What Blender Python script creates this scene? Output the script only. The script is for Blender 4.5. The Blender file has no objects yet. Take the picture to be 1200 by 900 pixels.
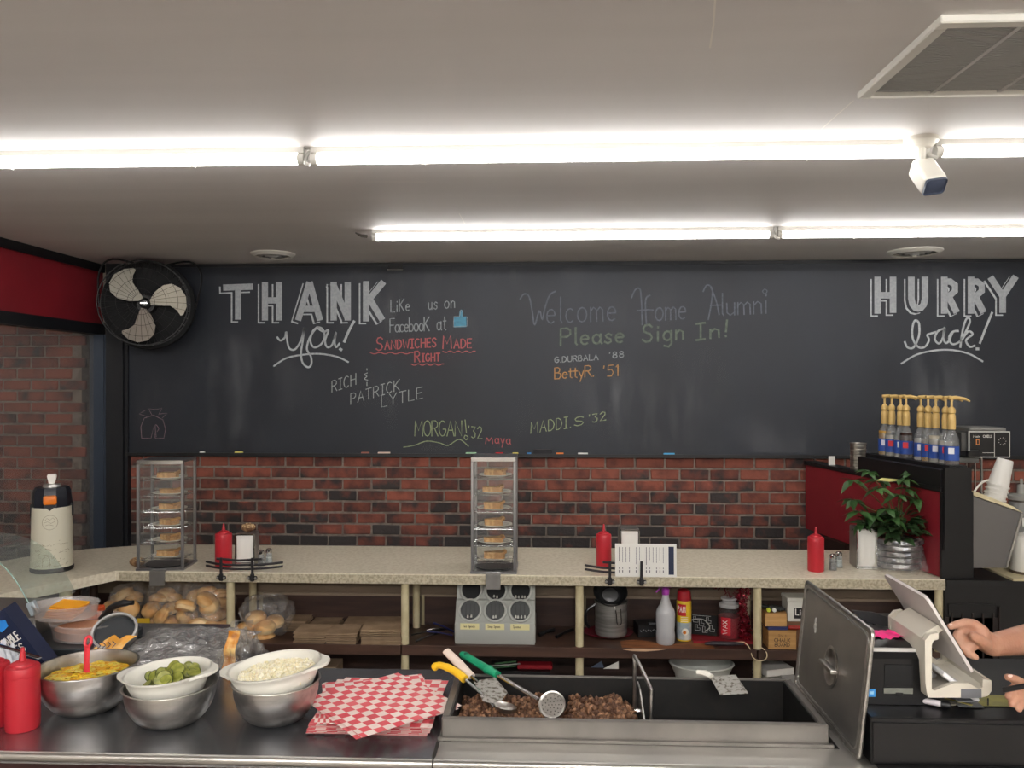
import bpy, bmesh, math, random
from math import pi, sin, cos, radians, sqrt, atan2
from mathutils import Matrix, Vector, Euler
random.seed(7)
S = bpy.context.scene
COL = S.collection
# ---------------------------------------------------------------- camera
F = 940.0            # focal length in pixels of the 1200x900 frame
YAW = 0.0419
EYE = 1.74
cam = bpy.data.cameras.new('camera')
cam.sensor_width = 36.0
cam.lens = 36.0 * F / 1200.0
cam.clip_start = 0.05
cam_o = bpy.data.objects.new('camera', cam)
cam_o.location = (0, 0, EYE)
cam_o.rotation_euler = (pi / 2, 0, YAW)
COL.objects.link(cam_o)
S.camera = cam_o
# ---------------------------------------------------------------- world, exposure
w = bpy.data.worlds.new('world')
S.world = w
w.use_nodes = True
w.node_tree.nodes['Background'].inputs[0].default_value = (0.5, 0.55, 0.65, 1)
w.node_tree.nodes['Background'].inputs[1].default_value = 0.15
S.view_settings.view_transform = 'Standard'
S.view_settings.look = 'None'
S.view_settings.exposure = 0.18
S.view_settings.gamma = 1.0
S.view_settings.use_curve_mapping = False
TUBE = 17.0          # emission of the strip lights in view
TUBE_B = 95.0         # emission of the rows over the customer side
# ---------------------------------------------------------------- helpers
def P(u, v, Y=None, Z=None, X=None):
    """the point of the room seen at photograph position (u, v), on the plane Y=, Z= or X="""
    a, b = (u - 600) / F, (450 - v) / F
    d = Vector((-sin(YAW) + cos(YAW) * a, cos(YAW) + sin(YAW) * a, b))
    if Y is not None: t = Y / d.y
    elif Z is not None: t = (Z - EYE) / d.z
    else: t = X / d.x
    return Vector((d.x * t, d.y * t, EYE + d.z * t))
def PX(u, Y): return P(u, 450, Y=Y).x
def lin(c):
    return tuple((x / 255 / 12.92 if x <= 10.3 else ((x / 255 + .055) / 1.055) ** 2.4) for x in c) + (1,)
MATS = {}
def mat(name, c, rough=.5, metal=0., c2=None, scale=8., detail=4., bump=0., bscale=None, stretch=None,
        objrand=0., spec=.5, trans=0., lo=.4, hi=.6, sss=0., coat=0., alpha=None, emit=None, estr=0., ior=1.45):
    if name in MATS: return MATS[name]
    m = bpy.data.materials.new(name); m.use_nodes = True
    nt = m.node_tree; N = nt.nodes; L = nt.links
    b = N['Principled BSDF']
    b.inputs['Base Color'].default_value = lin(c)
    b.inputs['Roughness'].default_value = rough
    b.inputs['Metallic'].default_value = metal
    b.inputs['Specular IOR Level'].default_value = spec
    b.inputs['Transmission Weight'].default_value = trans
    b.inputs['IOR'].default_value = ior
    b.inputs['Coat Weight'].default_value = coat
    if sss:
        b.inputs['Subsurface Weight'].default_value = sss
        b.inputs['Subsurface Radius'].default_value = (.02, .008, .004)
        b.inputs['Subsurface Scale'].default_value = .5
    if emit:
        b.inputs['Emission Color'].default_value = lin(emit); b.inputs['Emission Strength'].default_value = estr
    src = None
    if c2 is not None or bump:
        tc = N.new('ShaderNodeTexCoord'); mp = N.new('ShaderNodeMapping')
        L.new(tc.outputs['Object'], mp.inputs['Vector'])
        if stretch: mp.inputs['Scale'].default_value = stretch
        src = mp.outputs['Vector']
    if c2 is not None:
        n = N.new('ShaderNodeTexNoise'); n.inputs['Scale'].default_value = scale; n.inputs['Detail'].default_value = detail
        L.new(src, n.inputs['Vector'])
        r = N.new('ShaderNodeValToRGB')
        r.color_ramp.elements[0].position = lo; r.color_ramp.elements[0].color = lin(c)
        r.color_ramp.elements[1].position = hi; r.color_ramp.elements[1].color = lin(c2)
        L.new(n.outputs['Fac'], r.inputs['Fac'])
        out = r.outputs['Color']
        L.new(out, b.inputs['Base Color'])
    else: out = None
    if objrand:
        oi = N.new('ShaderNodeObjectInfo'); hs = N.new('ShaderNodeHueSaturation')
        mr = N.new('ShaderNodeMapRange'); mr.inputs['To Min'].default_value = 1 - objrand; mr.inputs['To Max'].default_value = 1 + objrand
        L.new(oi.outputs['Random'], mr.inputs['Value']); L.new(mr.outputs['Result'], hs.inputs['Value'])
        if out: L.new(out, hs.inputs['Color'])
        else: hs.inputs['Color'].default_value = lin(c)
        L.new(hs.outputs['Color'], b.inputs['Base Color'])
    if bump:
        n2 = N.new('ShaderNodeTexNoise'); n2.inputs['Scale'].default_value = bscale or scale; n2.inputs['Detail'].default_value = 3
        L.new(src, n2.inputs['Vector'])
        bp = N.new('ShaderNodeBump'); bp.inputs['Strength'].default_value = bump; bp.inputs['Distance'].default_value = .01
        L.new(n2.outputs['Fac'], bp.inputs['Height']); L.new(bp.outputs['Normal'], b.inputs['Normal'])
    MATS[name] = m
    return m
def film(name, tint, clear=.85, rough=.08, bump=0., bscale=30., gloss=.12):
    """thin clear sheet: mostly see-through, with a fresnel sheen (real transparency, same for every ray)"""
    if name in MATS: return MATS[name]
    m = bpy.data.materials.new(name); m.use_nodes = True
    nt = m.node_tree; N = nt.nodes; L = nt.links
    N.remove(N['Principled BSDF'])
    o = N['Material Output']
    t = N.new('ShaderNodeBsdfTransparent'); t.inputs[0].default_value = lin(tint)
    d = N.new('ShaderNodeBsdfDiffuse'); d.inputs[0].default_value = lin((225, 225, 225))
    g = N.new('ShaderNodeBsdfGlossy'); g.inputs['Roughness'].default_value = rough; g.inputs[0].default_value = (.9, .9, .9, 1)
    mx = N.new('ShaderNodeMixShader'); mx.inputs[0].default_value = 1 - clear
    L.new(t.outputs[0], mx.inputs[1]); L.new(d.outputs[0], mx.inputs[2])
    fr = N.new('ShaderNodeLayerWeight'); fr.inputs[0].default_value = .25
    pw = N.new('ShaderNodeMath'); pw.operation = 'POWER'; pw.inputs[1].default_value = 3.0; L.new(fr.outputs['Facing'], pw.inputs[0])
    mr = N.new('ShaderNodeMapRange'); mr.inputs['To Min'].default_value = gloss * .22; mr.inputs['To Max'].default_value = .6
    L.new(pw.outputs[0], mr.inputs['Value'])
    m2 = N.new('ShaderNodeMixShader'); L.new(mr.outputs[0], m2.inputs[0]); L.new(mx.outputs[0], m2.inputs[1]); L.new(g.outputs[0], m2.inputs[2])
    if bump:
        tc = N.new('ShaderNodeTexCoord'); n = N.new('ShaderNodeTexNoise'); n.inputs['Scale'].default_value = bscale
        L.new(tc.outputs['Object'], n.inputs['Vector'])
        bp = N.new('ShaderNodeBump'); bp.inputs['Strength'].default_value = bump; bp.inputs['Distance'].default_value = .02
        L.new(n.outputs['Fac'], bp.inputs['Height'])
        L.new(bp.outputs[0], g.inputs['Normal']); L.new(bp.outputs[0], fr.inputs['Normal']); L.new(bp.outputs[0], d.inputs['Normal'])
    L.new(m2.outputs[0], o.inputs[0])
    MATS[name] = m
    return m
def solid(m, th):
    m.bm.normal_update(); bmesh.ops.solidify(m.bm, geom=m.bm.faces[:], thickness=th)
class M:
    def __init__(s): s.bm = bmesh.new()
    def _t(s, vs, T):
        if T is not None: bmesh.ops.transform(s.bm, matrix=T, verts=vs)
        return s
    def box(s, x0, x1, y0, y1, z0, z1, bev=0., seg=1, T=None):
        r = bmesh.ops.create_cube(s.bm, size=1.0)
        vs = r['verts']
        m = Matrix.Translation(((x0+x1)/2, (y0+y1)/2, (z0+z1)/2)) @ Matrix.Diagonal((abs(x1-x0), abs(y1-y0), abs(z1-z0), 1))
        bmesh.ops.transform(s.bm, matrix=m, verts=vs)
        if bev:
            es = list({e for v in vs for e in v.link_edges})
            rr = bmesh.ops.bevel(s.bm, geom=es, offset=bev, segments=seg, profile=.5, affect='EDGES')
            vs = list({v for f in rr['faces'] for v in f.verts} | {v for v in vs if v.is_valid})
        return s._t(vs, T)
    def lathe(s, prof, n=24, T=None, sx=1., sy=1.):
        rings = []; allv = []
        for r, z in prof:
            if r < 1e-6: ring = [s.bm.verts.new((0, 0, z))]
            else: ring = [s.bm.verts.new((r*sx*cos(2*pi*i/n), r*sy*sin(2*pi*i/n), z)) for i in range(n)]
            rings.append(ring); allv += ring
        for a, b in zip(rings, rings[1:]):
            for i in range(n):
                j = (i+1) % n
                if len(a) == 1 and len(b) == 1: continue
                if len(a) == 1: s.bm.faces.new((a[0], b[j], b[i]))
                elif len(b) == 1: s.bm.faces.new((a[i], a[j], b[0]))
                else: s.bm.faces.new((a[i], a[j], b[j], b[i]))
        return s._t(allv, T)
    def tube(s, pts, r, n=8, closed=False, cap=True, T=None, flat=1.):
        pts = [Vector(p) for p in pts]; k = len(pts); rs = r if isinstance(r, (list, tuple)) else [r]*k
        rings = []; allv = []; up = None
        for i, p in enumerate(pts):
            if closed: d = pts[(i+1) % k] - pts[i-1]
            else: d = pts[min(i+1, k-1)] - pts[max(i-1, 0)]
            if d.length < 1e-9: d = Vector((0, 0, 1))
            d.normalize()
            if up is None:
                up = Vector((0, 0, 1)) if abs(d.z) < .9 else Vector((0, 1, 0))
            sd = d.cross(up)
            if sd.length < 1e-4: sd = d.cross(Vector((1, 0, 0)))
            sd.normalize(); up = sd.cross(d).normalized()
            ring = [s.bm.verts.new(p + (sd*cos(2*pi*q/n) + up*sin(2*pi*q/n)*flat)*rs[i]) for q in range(n)]
            rings.append(ring); allv += ring
        m = k if closed else k-1
        for i in range(m):
            a, b = rings[i], rings[(i+1) % k]
            for q in range(n):
                s.bm.faces.new((a[q], a[(q+1) % n], b[(q+1) % n], b[q]))
        if cap and not closed:
            s.bm.faces.new(rings[0][::-1]); s.bm.faces.new(rings[-1])
        return s._t(allv, T)
    def prism(s, poly, h0, h1, axis='y', T=None):
        def mk(p, h):
            return {'y': (p[0], h, p[1]), 'z': (p[0], p[1], h), 'x': (h, p[0], p[1])}[axis]
        a = [s.bm.verts.new(mk(p, h0)) for p in poly]; b = [s.bm.verts.new(mk(p, h1)) for p in poly]
        n = len(poly)
        s.bm.faces.new(a[::-1]); s.bm.faces.new(b)
        for i in range(n): s.bm.faces.new((a[i], a[(i+1) % n], b[(i+1) % n], b[i]))
        return s._t(a+b, T)
    def sph(s, c, r, sub=2, T=None, jit=0.):
        rr = bmesh.ops.create_icosphere(s.bm, subdivisions=sub, radius=1.0)
        vs = rr['verts']
        if isinstance(r, (int, float)): r = (r, r, r)
        if jit:
            for v in vs: v.co *= 1 + random.uniform(-jit, jit)
        bmesh.ops.transform(s.bm, matrix=Matrix.Translation(c) @ (T if T is not None else Matrix()) @ Matrix.Diagonal((*r, 1)), verts=vs)
        return s
    def grid(s, fn, nu, nv, T=None):
        vs = [[s.bm.verts.new(fn(i/nu, j/nv)) for j in range(nv+1)] for i in range(nu+1)]
        for i in range(nu):
            for j in range(nv): s.bm.faces.new((vs[i][j], vs[i+1][j], vs[i+1][j+1], vs[i][j+1]))
        return s._t([v for r in vs for v in r], T)
    def ribbon(s, pts, wd, nrm, T=None):
        pts = [Vector(p) for p in pts]; nrm = Vector(nrm); k = len(pts); L_ = []
        if k < 2: return s
        for i, p in enumerate(pts):
            d = pts[min(i+1, k-1)] - pts[max(i-1, 0)]
            if d.length < 1e-9: d = Vector((1, 0, 0))
            sd = d.cross(nrm).normalized() * wd / 2
            ex = Vector()
            if i == 0: ex = -(pts[1]-p).normalized()*wd*.35
            if i == k-1: ex = (p-pts[-2]).normalized()*wd*.35
            L_.append((s.bm.verts.new(p+sd+ex), s.bm.verts.new(p-sd+ex)))
        for a, b in zip(L_, L_[1:]): s.bm.faces.new((a[0], a[1], b[1], b[0]))
        return s._t([v for q in L_ for v in q], T)
def ob(name, m, material, parent=None, smooth=35, keep=False):
    me = bpy.data.meshes.new(name)
    if not keep: bmesh.ops.recalc_face_normals(m.bm, faces=m.bm.faces)
    m.bm.to_mesh(me); m.bm.free()
    if isinstance(material, (list, tuple)):
        for q in material: me.materials.append(q)
    else: me.materials.append(material)
    if smooth:
        me.shade_smooth(); me.set_sharp_from_angle(angle=radians(smooth))
    o = bpy.data.objects.new(name, me); COL.objects.link(o)
    if parent is not None: o.parent = parent
    return o
def tag(o, label, cat, group=None):
    o['label'] = label; o['category'] = cat
    if group: o['group'] = group
    return o
def thing(name, label, cat, loc=(0, 0, 0), rz=0., group=None, rot=None):
    o = bpy.data.objects.new(name, None); COL.objects.link(o); o.empty_display_size = .05
    o.location = loc; o.rotation_euler = rot if rot else (0, 0, rz)
    return tag(o, label, cat, group)
def single(name, m, material, label, cat, loc=(0, 0, 0), rz=0., group=None, smooth=35, rot=None):
    o = ob(name, m, material, None, smooth); o.location = loc; o.rotation_euler = rot if rot else (0, 0, rz)
    return tag(o, label, cat, group)
def struct(name, m, material, smooth=0):
    o = ob(name, m, material, None, smooth); o['kind'] = 'structure'; return o
def place(o, loc, rz=0., rot=None):
    o.location = loc; o.rotation_euler = rot if rot else (0, 0, rz); return o
def dup(root, loc, rz=0., label=None, group=None, rot=None, scale=None):
    r = root.copy(); COL.objects.link(r); place(r, loc, rz, rot)
    if scale: r.scale = (scale,)*3
    if label: r['label'] = label
    if group: r['group'] = group
    for ch in list(root.children):
        c = ch.copy(); COL.objects.link(c); c.parent = r
        for g in ch.children:
            d = g.copy(); COL.objects.link(d); d.parent = c
    return r
def smoothpts(pts, k=5):
    pts = [Vector(p) for p in pts]; out = []
    n = len(pts)
    for i in range(n-1):
        p0, p1, p2, p3 = pts[max(i-1, 0)], pts[i], pts[i+1], pts[min(i+2, n-1)]
        for j in range(k):
            t = j/k
            out.append(.5*((2*p1)+(p2-p0)*t+(2*p0-5*p1+4*p2-p3)*t*t+(3*p1-p0-3*p2+p3)*t**3))
    out.append(pts[-1]); return out
def arc(cx, cy, rx, ry, a0, a1, n=8):
    return ' '.join('%.3f,%.3f' % (cx+rx*cos(radians(a0+(a1-a0)*i/n)), cy+ry*sin(radians(a0+(a1-a0)*i/n))) for i in range(n+1))
O_ = arc(.33, .5, .33, .5, 90, 450, 14); o_ = arc(.24, .28, .24, .28, 90, 450, 12)
GL = {
 'A': (.66, '0,0 .33,1 .66,0|.13,.38 .53,.38'), 'B': (.55, '0,0 0,1 .3,1 .45,.88 .42,.62 .25,.53 0,.53|.25,.53 .5,.45 .55,.22 .4,0 0,0'),
 'C': (.6, arc(.33, .5, .33, .5, 50, 310, 10)), 'D': (.6, '0,0 0,1 .25,1 .5,.82 .6,.5 .5,.18 .25,0 0,0'), 'E': (.5, '.5,1 0,1 0,0 .5,0|0,.52 .42,.52'),
 'F': (.5, '.5,1 0,1 0,0|0,.52 .4,.52'), 'G': (.65, arc(.33, .5, .33, .5, 50, 345, 11)+' .65,.45 .38,.45'), 'H': (.6, '0,0 0,1|.6,0 .6,1|0,.52 .6,.52'),
 'I': (.4, '.2,0 .2,1|0,1 .4,1|0,0 .4,0'), 'J': (.5, '.5,1 .5,.2 .3,0 .1,.05 0,.25'), 'K': (.58, '0,0 0,1|.58,1 0,.45|.12,.55 .58,0'), 'L': (.48, '0,1 0,0 .48,0'),
 'M': (.75, '0,0 .06,1 .37,.35 .68,1 .75,0'), 'N': (.62, '0,0 0,1 .62,0 .62,1'), 'O': (.66, O_), 'P': (.55, '0,0 0,1 .35,1 .53,.86 .53,.64 .35,.5 0,.5'),
 'R': (.58, '0,0 0,1 .35,1 .53,.86 .53,.64 .35,.52 0,.52|.25,.52 .58,0'), 'S': (.55, '.53,.85 .38,1 .15,.97 .04,.8 .1,.6 .42,.45 .53,.25 .42,.04 .18,0 .0,.15'),
 'T': (.6, '0,1 .6,1|.3,1 .3,0'), 'U': (.6, '0,1 0,.25 .12,.04 .3,0 .48,.04 .6,.25 .6,1'), 'V': (.6, '0,1 .3,0 .6,1'), 'W': (.85, '0,1 .2,0 .42,.75 .63,0 .85,1'),
 'Y': (.6, '0,1 .3,.5 .6,1|.3,.5 .3,0'), 'Z': (.55, '0,1 .55,1 0,0 .55,0'), 'X': (.55, '0,1 .55,0|0,0 .55,1'), 'Q': (.66, O_+'|.4,.25 .7,-.05'),
 'a': (.46, arc(.22, .27, .22, .27, 60, 400, 10)+'|.44,.55 .44,.1 .5,0'), 'b': (.46, '0,1 0,0|'+arc(.23, .27, .22, .27, 150, -150, 9)), 'c': (.4, arc(.22, .27, .22, .27, 50, 310, 8)),
 'd': (.46, arc(.22, .27, .22, .27, 60, 400, 10)+'|.45,1 .45,0'), 'e': (.46, '.03,.3 .44,.3 '+arc(.23, .27, .22, .27, 10, 310, 9)), 'f': (.3, '.35,.9 .2,1 .12,.85 .12,0|0,.55 .28,.55'),
 'g': (.46, arc(.22, .27, .22, .27, 60, 400, 10)+'|.45,.55 .45,-.2 .3,-.38 .05,-.3'), 'h': (.44, '0,1 0,0|0,.35 .2,.55 .4,.45 .42,0'), 'i': (.12, '.06,.55 .06,0|.06,.78 .07,.83'),
 'k': (.4, '0,1 0,0|.38,.55 0,.25|.1,.3 .4,0'), 'l': (.14, '.07,1 .07,.1 .14,0'), 'm': (.66, '0,.55 0,0|0,.4 .15,.55 .3,.45 .32,0|.32,.4 .48,.55 .62,.45 .64,0'),
 'n': (.42, '0,.55 0,0|0,.38 .2,.55 .38,.45 .4,0'), 'o': (.48, o_), 'q': (.46, arc(.22, .27, .22, .27, 60, 400, 10)+'|.44,.55 .44,-.4'), 'j': (.2, '.15,.55 .15,-.3 0,-.38'), 'v': (.4, '0,.55 .2,0 .4,.55'), 'w': (.6, '0,.55 .15,0 .3,.5 .45,0 .6,.55'), 'x': (.4, '0,.55 .4,0|0,0 .4,.55'), 'z': (.4, '0,.55 .4,.55 0,0 .4,0'),
 'p': (.46, '0,.55 0,-.4|'+arc(.23, .27, .22, .27, 150, -150, 9)), 'r': (.32, '0,.55 0,0|0,.35 .15,.52 .32,.5'),
 's': (.38, '.36,.46 .2,.56 .04,.44 .12,.32 .32,.22 .34,.08 .18,-.02 .0,.08'), 't': (.32, '.14,.85 .14,.08 .28,0|0,.58 .3,.58'), 'u': (.42, '0,.55 .02,.12 .18,0 .36,.1|.4,.55 .4,0'),
 'y': (.42, '0,.55 .2,.08|.42,.55 .12,-.38'), "'": (.12, '.06,1 .03,.82'), '!': (.14, '.1,1 .05,.3|.04,.06 .05,.0'), '.': (.1, '.04,.0 .06,.05'), ' ': (.35, ''), '-': (.35, '0,.4 .35,.4'),
 '1': (.2, '0,.8 .14,1 .14,0'), '2': (.5, '0,.8 .2,1 .42,.9 .42,.65 0,0 .5,0'), '3': (.45, '0,.95 .42,.95 .2,.58 .42,.4 .38,.1 .15,0 0,.1'), '5': (.45, '.42,1 .05,1 .02,.58 .3,.62 .45,.35 .3,.02 0,.05'),
 '8': (.45, arc(.22, .76, .18, .23, 90, 450, 8)+'|'+arc(.22, .27, .22, .27, 90, 450, 8)), '0': (.5, arc(.25, .5, .25, .5, 90, 450, 10)), '4': (.5, '.35,0 .35,1 0,.35 .5,.35'), '9': (.45, arc(.22, .72, .2, .26, 0, 360, 8)+' .4,0'),
}
def text_strokes(s, track=.22):
    out = []; x = 0
    for ch in s:
        wd, g = GL[ch]
        for st in (g.split('|') if g else []):
            out.append([(x+float(q.split(',')[0]), float(q.split(',')[1])) for q in st.split()])
        x += wd + track
    return out, x - track
def write_on(m, s, org, ux, uz, h, wd, width=None, track=.22):
    """strokes of text on any plane; org = baseline start, ux / uz unit vectors"""
    st, W = text_strokes(s, track); ux = Vector(ux); uz = Vector(uz); org = Vector(org)
    kx = (width / W) if width else h
    nr = ux.cross(uz)
    for l in st: m.ribbon([org + ux*(x*kx) + uz*(z*h) for x, z in l], wd, nr)
    return m
# ---------------------------------------------------------------- materials
steel = mat('brushed_steel', (196, 193, 188), .33, 1., c2=(172, 170, 166), scale=3, stretch=(1, 14, 14), bump=.04, bscale=6)
steel_dk = mat('reflection_mottled_steel', (178, 180, 184), .27, .92, c2=(128, 130, 136), scale=2.2, detail=6, lo=.35, hi=.65, bump=.03, bscale=5)  # broad grey mottling paints reflections into the steel colour
steel_mt = mat('dull_steel', (172, 169, 164), .42, .9, c2=(150, 148, 145), scale=5, lo=.35, hi=.7)
chrome = mat('chrome', (200, 200, 200), .12, 1.)
black = mat('black_paint', (17, 17, 19), .45)
black_gl = mat('black_plastic', (16, 16, 18), .3)
black_m = mat('matt_black', (12, 12, 13), .75)
white_pl = mat('white_plastic', (225, 222, 212), .4)
cream = mat('cream_paint', (205, 194, 158), .5, c2=(190, 178, 142), scale=14)
red_pl = mat('red_plastic', (178, 34, 46), .42, sss=.05)
lam = mat('stone_laminate', (226, 218, 198), .38, c2=(210, 200, 178), scale=60, detail=8, lo=.42, hi=.62)
glass = film('clear_pane', (252, 253, 252), clear=.975)
wrap = film('clear_wrap', (252, 250, 246), clear=.9, rough=.12, bump=1., bscale=28, gloss=.3)
paper = mat('white_paper', (222, 220, 214), .7)
ink = mat('dark_ink', (35, 35, 40), .7)
meat_m = mat('ground_beef', (122, 88, 62), .75, c2=(80, 54, 38), scale=60, detail=5, bump=.5, bscale=90)
bun_m = mat('bun_crust', (206, 150, 88), .55, c2=(236, 204, 148), scale=9, lo=.35, hi=.7, objrand=.12)
bread_m = mat('bun_crumb', (236, 214, 165), .8)
pie_m = mat('pie_crust', (214, 172, 116), .7, c2=(180, 132, 82), scale=45, bump=.4, bscale=60, objrand=.1)
wood_dk = mat('dark_wood', (62, 42, 34), .5, c2=(46, 30, 25), scale=3, stretch=(1, 12, 12), detail=6)
kraft = mat('kraft_paper', (158, 134, 108), .8, c2=(140, 117, 92), scale=12, objrand=.14)
# ---------------------------------------------------------------- room shell
ceil_m = mat('painted_ceiling', (212, 208, 205), .62, c2=(204, 200, 197), scale=1.4, stretch=(.35, 3, 1), detail=6, lo=.3, hi=.7, bump=.12, bscale=3)
CZ = 2.49; WY = 4.95; LX = -2.79
struct('ceiling', M().box(-4.6, 4.6, -3.2, 5.1, CZ, CZ+.06), ceil_m)
struct('floor', M().box(-4.6, 4.6, -3.2, 5.1, -.06, 0), mat('vinyl_floor', (180, 174, 166), .45, c2=(164, 158, 150), scale=20))
struct('wall_right', M().box(4.5, 4.6, -3.1, 5.1, 0, CZ), mat('wall_paint', (205, 200, 192), .7))
struct('wall_front', M().box(-4.6, 4.6, -3.2, -3.1, 0, CZ), MATS['wall_paint'])
# hairline cracks and patch seams in the ceiling paint
m = M()
for a in ([(1000, 118), (975, 140), (945, 168)], [(838, 0), (836, 30), (832, 56)], [(470, 156), (540, 158), (640, 156)], [(0, 165), (20, 178)], [(430, 213), (500, 213)], [(225, 278), (298, 279)], [(538, 250), (548, 268)]):
    m.ribbon([P(u, v, Z=CZ-.0006) for u, v in a], .004, (0, 0, -1))
c = ob('trim_1', m, mat('chipped_paint', (225, 220, 212), .7), None, 0); c['kind'] = 'structure'
# back wall: mortar slab with brick pieces proud of it
mortar = mat('mortar', (132, 122, 112), .9, c2=(112, 103, 95), scale=30)
wall_back = struct('wall_back', M().box(-2.86, 4.5, WY, WY+.15, 0, CZ), mortar)
def brick_material(name, dark, seedoff):
    m = bpy.data.materials.new(name); m.use_nodes = True; nt = m.node_tree; N = nt.nodes; L = nt.links; b = N['Principled BSDF']
    b.inputs['Roughness'].default_value = .8
    oi = N.new('ShaderNodeObjectInfo'); tc = N.new('ShaderNodeTexCoord'); ad = N.new('ShaderNodeVectorMath'); ad.operation = 'ADD'
    mu = N.new('ShaderNodeMath'); mu.operation = 'MULTIPLY'; mu.inputs[1].default_value = 40
    L.new(oi.outputs['Random'], mu.inputs[0]); L.new(tc.outputs['Object'], ad.inputs[0]); L.new(mu.outputs[0], ad.inputs[1])
    n = N.new('ShaderNodeTexNoise'); n.inputs['Scale'].default_value = 9; n.inputs['Detail'].default_value = 5; L.new(ad.outputs[0], n.inputs['Vector'])
    # black clinker patches: more of them low on the wall
    sx = N.new('ShaderNodeSeparateXYZ'); L.new(oi.outputs['Location'], sx.inputs[0])
    mr = N.new('ShaderNodeMapRange'); mr.inputs['From Min'].default_value = .7; mr.inputs['From Max'].default_value = 1.25
    mr.inputs['To Min'].default_value = dark[0]; mr.inputs['To Max'].default_value = dark[1]; L.new(sx.outputs['Z'], mr.inputs['Value'])
    r2 = N.new('ShaderNodeMath'); r2.operation = 'MULTIPLY_ADD'; r2.inputs[1].default_value = .26; r2.inputs[2].default_value = -.13
    fr = N.new('ShaderNodeMath'); fr.operation = 'FRACT'; m7 = N.new('ShaderNodeMath'); m7.operation = 'MULTIPLY'; m7.inputs[1].default_value = 7.3
    L.new(oi.outputs['Random'], m7.inputs[0]); L.new(m7.outputs[0], fr.inputs[0]); L.new(fr.outputs[0], r2.inputs[0])
    s1 = N.new('ShaderNodeMath'); L.new(n.outputs['Fac'], s1.inputs[0]); L.new(mr.outputs[0], s1.inputs[1])
    s2 = N.new('ShaderNodeMath'); L.new(s1.outputs[0], s2.inputs[0]); L.new(r2.outputs[0], s2.inputs[1])
    rp = N.new('ShaderNodeValToRGB'); L.new(s2.outputs[0], rp.inputs[0])
    e = rp.color_ramp.elements; e[0].position = .36; e[0].color = lin((134, 74, 58)); e[1].position = .68; e[1].color = lin((50, 45, 44))
    k = rp.color_ramp.elements.new(.52); k.color = lin((106, 58, 48))
    hs = N.new('ShaderNodeHueSaturation'); L.new(rp.outputs[0], hs.inputs['Color'])
    m2 = N.new('ShaderNodeMapRange'); m2.inputs['To Min'].default_value = .75; m2.inputs['To Max'].default_value = 1.2; L.new(oi.outputs['Random'], m2.inputs['Value']); L.new(m2.outputs[0], hs.inputs['Value'])
    L.new(hs.outputs[0], b.inputs['Base Color'])
    nb = N.new('ShaderNodeTexNoise'); nb.inputs['Scale'].default_value = 55; L.new(ad.outputs[0], nb.inputs['Vector'])
    bp = N.new('ShaderNodeBump'); bp.inputs['Strength'].default_value = .5; bp.inputs['Distance'].default_value = .006; L.new(nb.outputs[0], bp.inputs['Height']); L.new(bp.outputs[0], b.inputs['Normal'])
    return m
brick_m = brick_material('clinker_brick', (.17, -.06), 0)
def brick_mesh(wd, h, dp):
    m = M(); j = lambda a: random.uniform(-a, a)
    m.box(-wd/2, wd/2, 0, dp, -h/2, h/2, bev=.004)
    for v in m.bm.verts:
        v.co += Vector((j(.002), 0, j(.0018)))
        if v.co.y < .003: v.co.y += j(.002)
    me = bpy.data.meshes.new('brick'); bmesh.ops.recalc_face_normals(m.bm, faces=m.bm.faces); m.bm.to_mesh(me); m.bm.free(); me.materials.append(brick_m)
    return me
CH = .0703; BW = .181
BR = [brick_mesh(BW-.011, CH-.012, .02) for _ in range(7)]
BH = [brick_mesh(BW/2-.011, CH-.012, .02) for _ in range(2)]
def brick(me, parent, x, y, z):
    o = bpy.data.objects.new('brick', me); COL.objects.link(o); o.parent = parent; o.location = (x, y-.007, z); return o
TZ = 1.297   # underside of the chalkboard
nb = 0
for r in range(9):
    z = TZ - .005 - CH*(r+.5)
    x = -2.62 + (BW/2 if r % 2 else 0)
    while x < 3.1:
        # behind the red panel the bricks cannot be seen
        brick(random.choice(BR), wall_back, x, WY, z); x += BW; nb += 1
rest = M()
for r in range(9, 18):
    z = TZ - .005 - CH*(r+.5); x = -2.62 + (BW/2 if r % 2 else 0)
    while x < 4.3:
        rest.box(x-BW/2+.005, x+BW/2-.005, WY-.01, WY+.01, z-CH/2+.006, z+CH/2-.006); x += BW
for r in range(9):
    z = TZ - .005 - CH*(r+.5); x = 3.12 + BW/2 + (BW/2 if r % 2 else 0)
    while x < 4.4:
        rest.box(x-BW/2+.005, x+BW/2-.005, WY-.007, WY+.01, z-CH/2+.006, z+CH/2-.006); x += BW
o = ob('lower_bricks', rest, brick_m, wall_back, 0); o['kind'] = 'stuff'
# outer brick wall seen through the glass at the left
wall_out = struct('wall_left_outer', M().box(-4.6, -2.93, WY, WY+.15, 0, CZ), mortar)
for r in range(25):
    z = 2.12 - CH*(r+.5); x = -3.98 + (BW/2 if r % 2 else 0)
    while x < -2.93:
        brick(random.choice(BR), wall_out, x, WY, z); x += BW
struct('wall_left', M().box(-4.6, -4.5, -3.1, 5.1, 0, CZ), MATS['wall_paint'])
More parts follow.
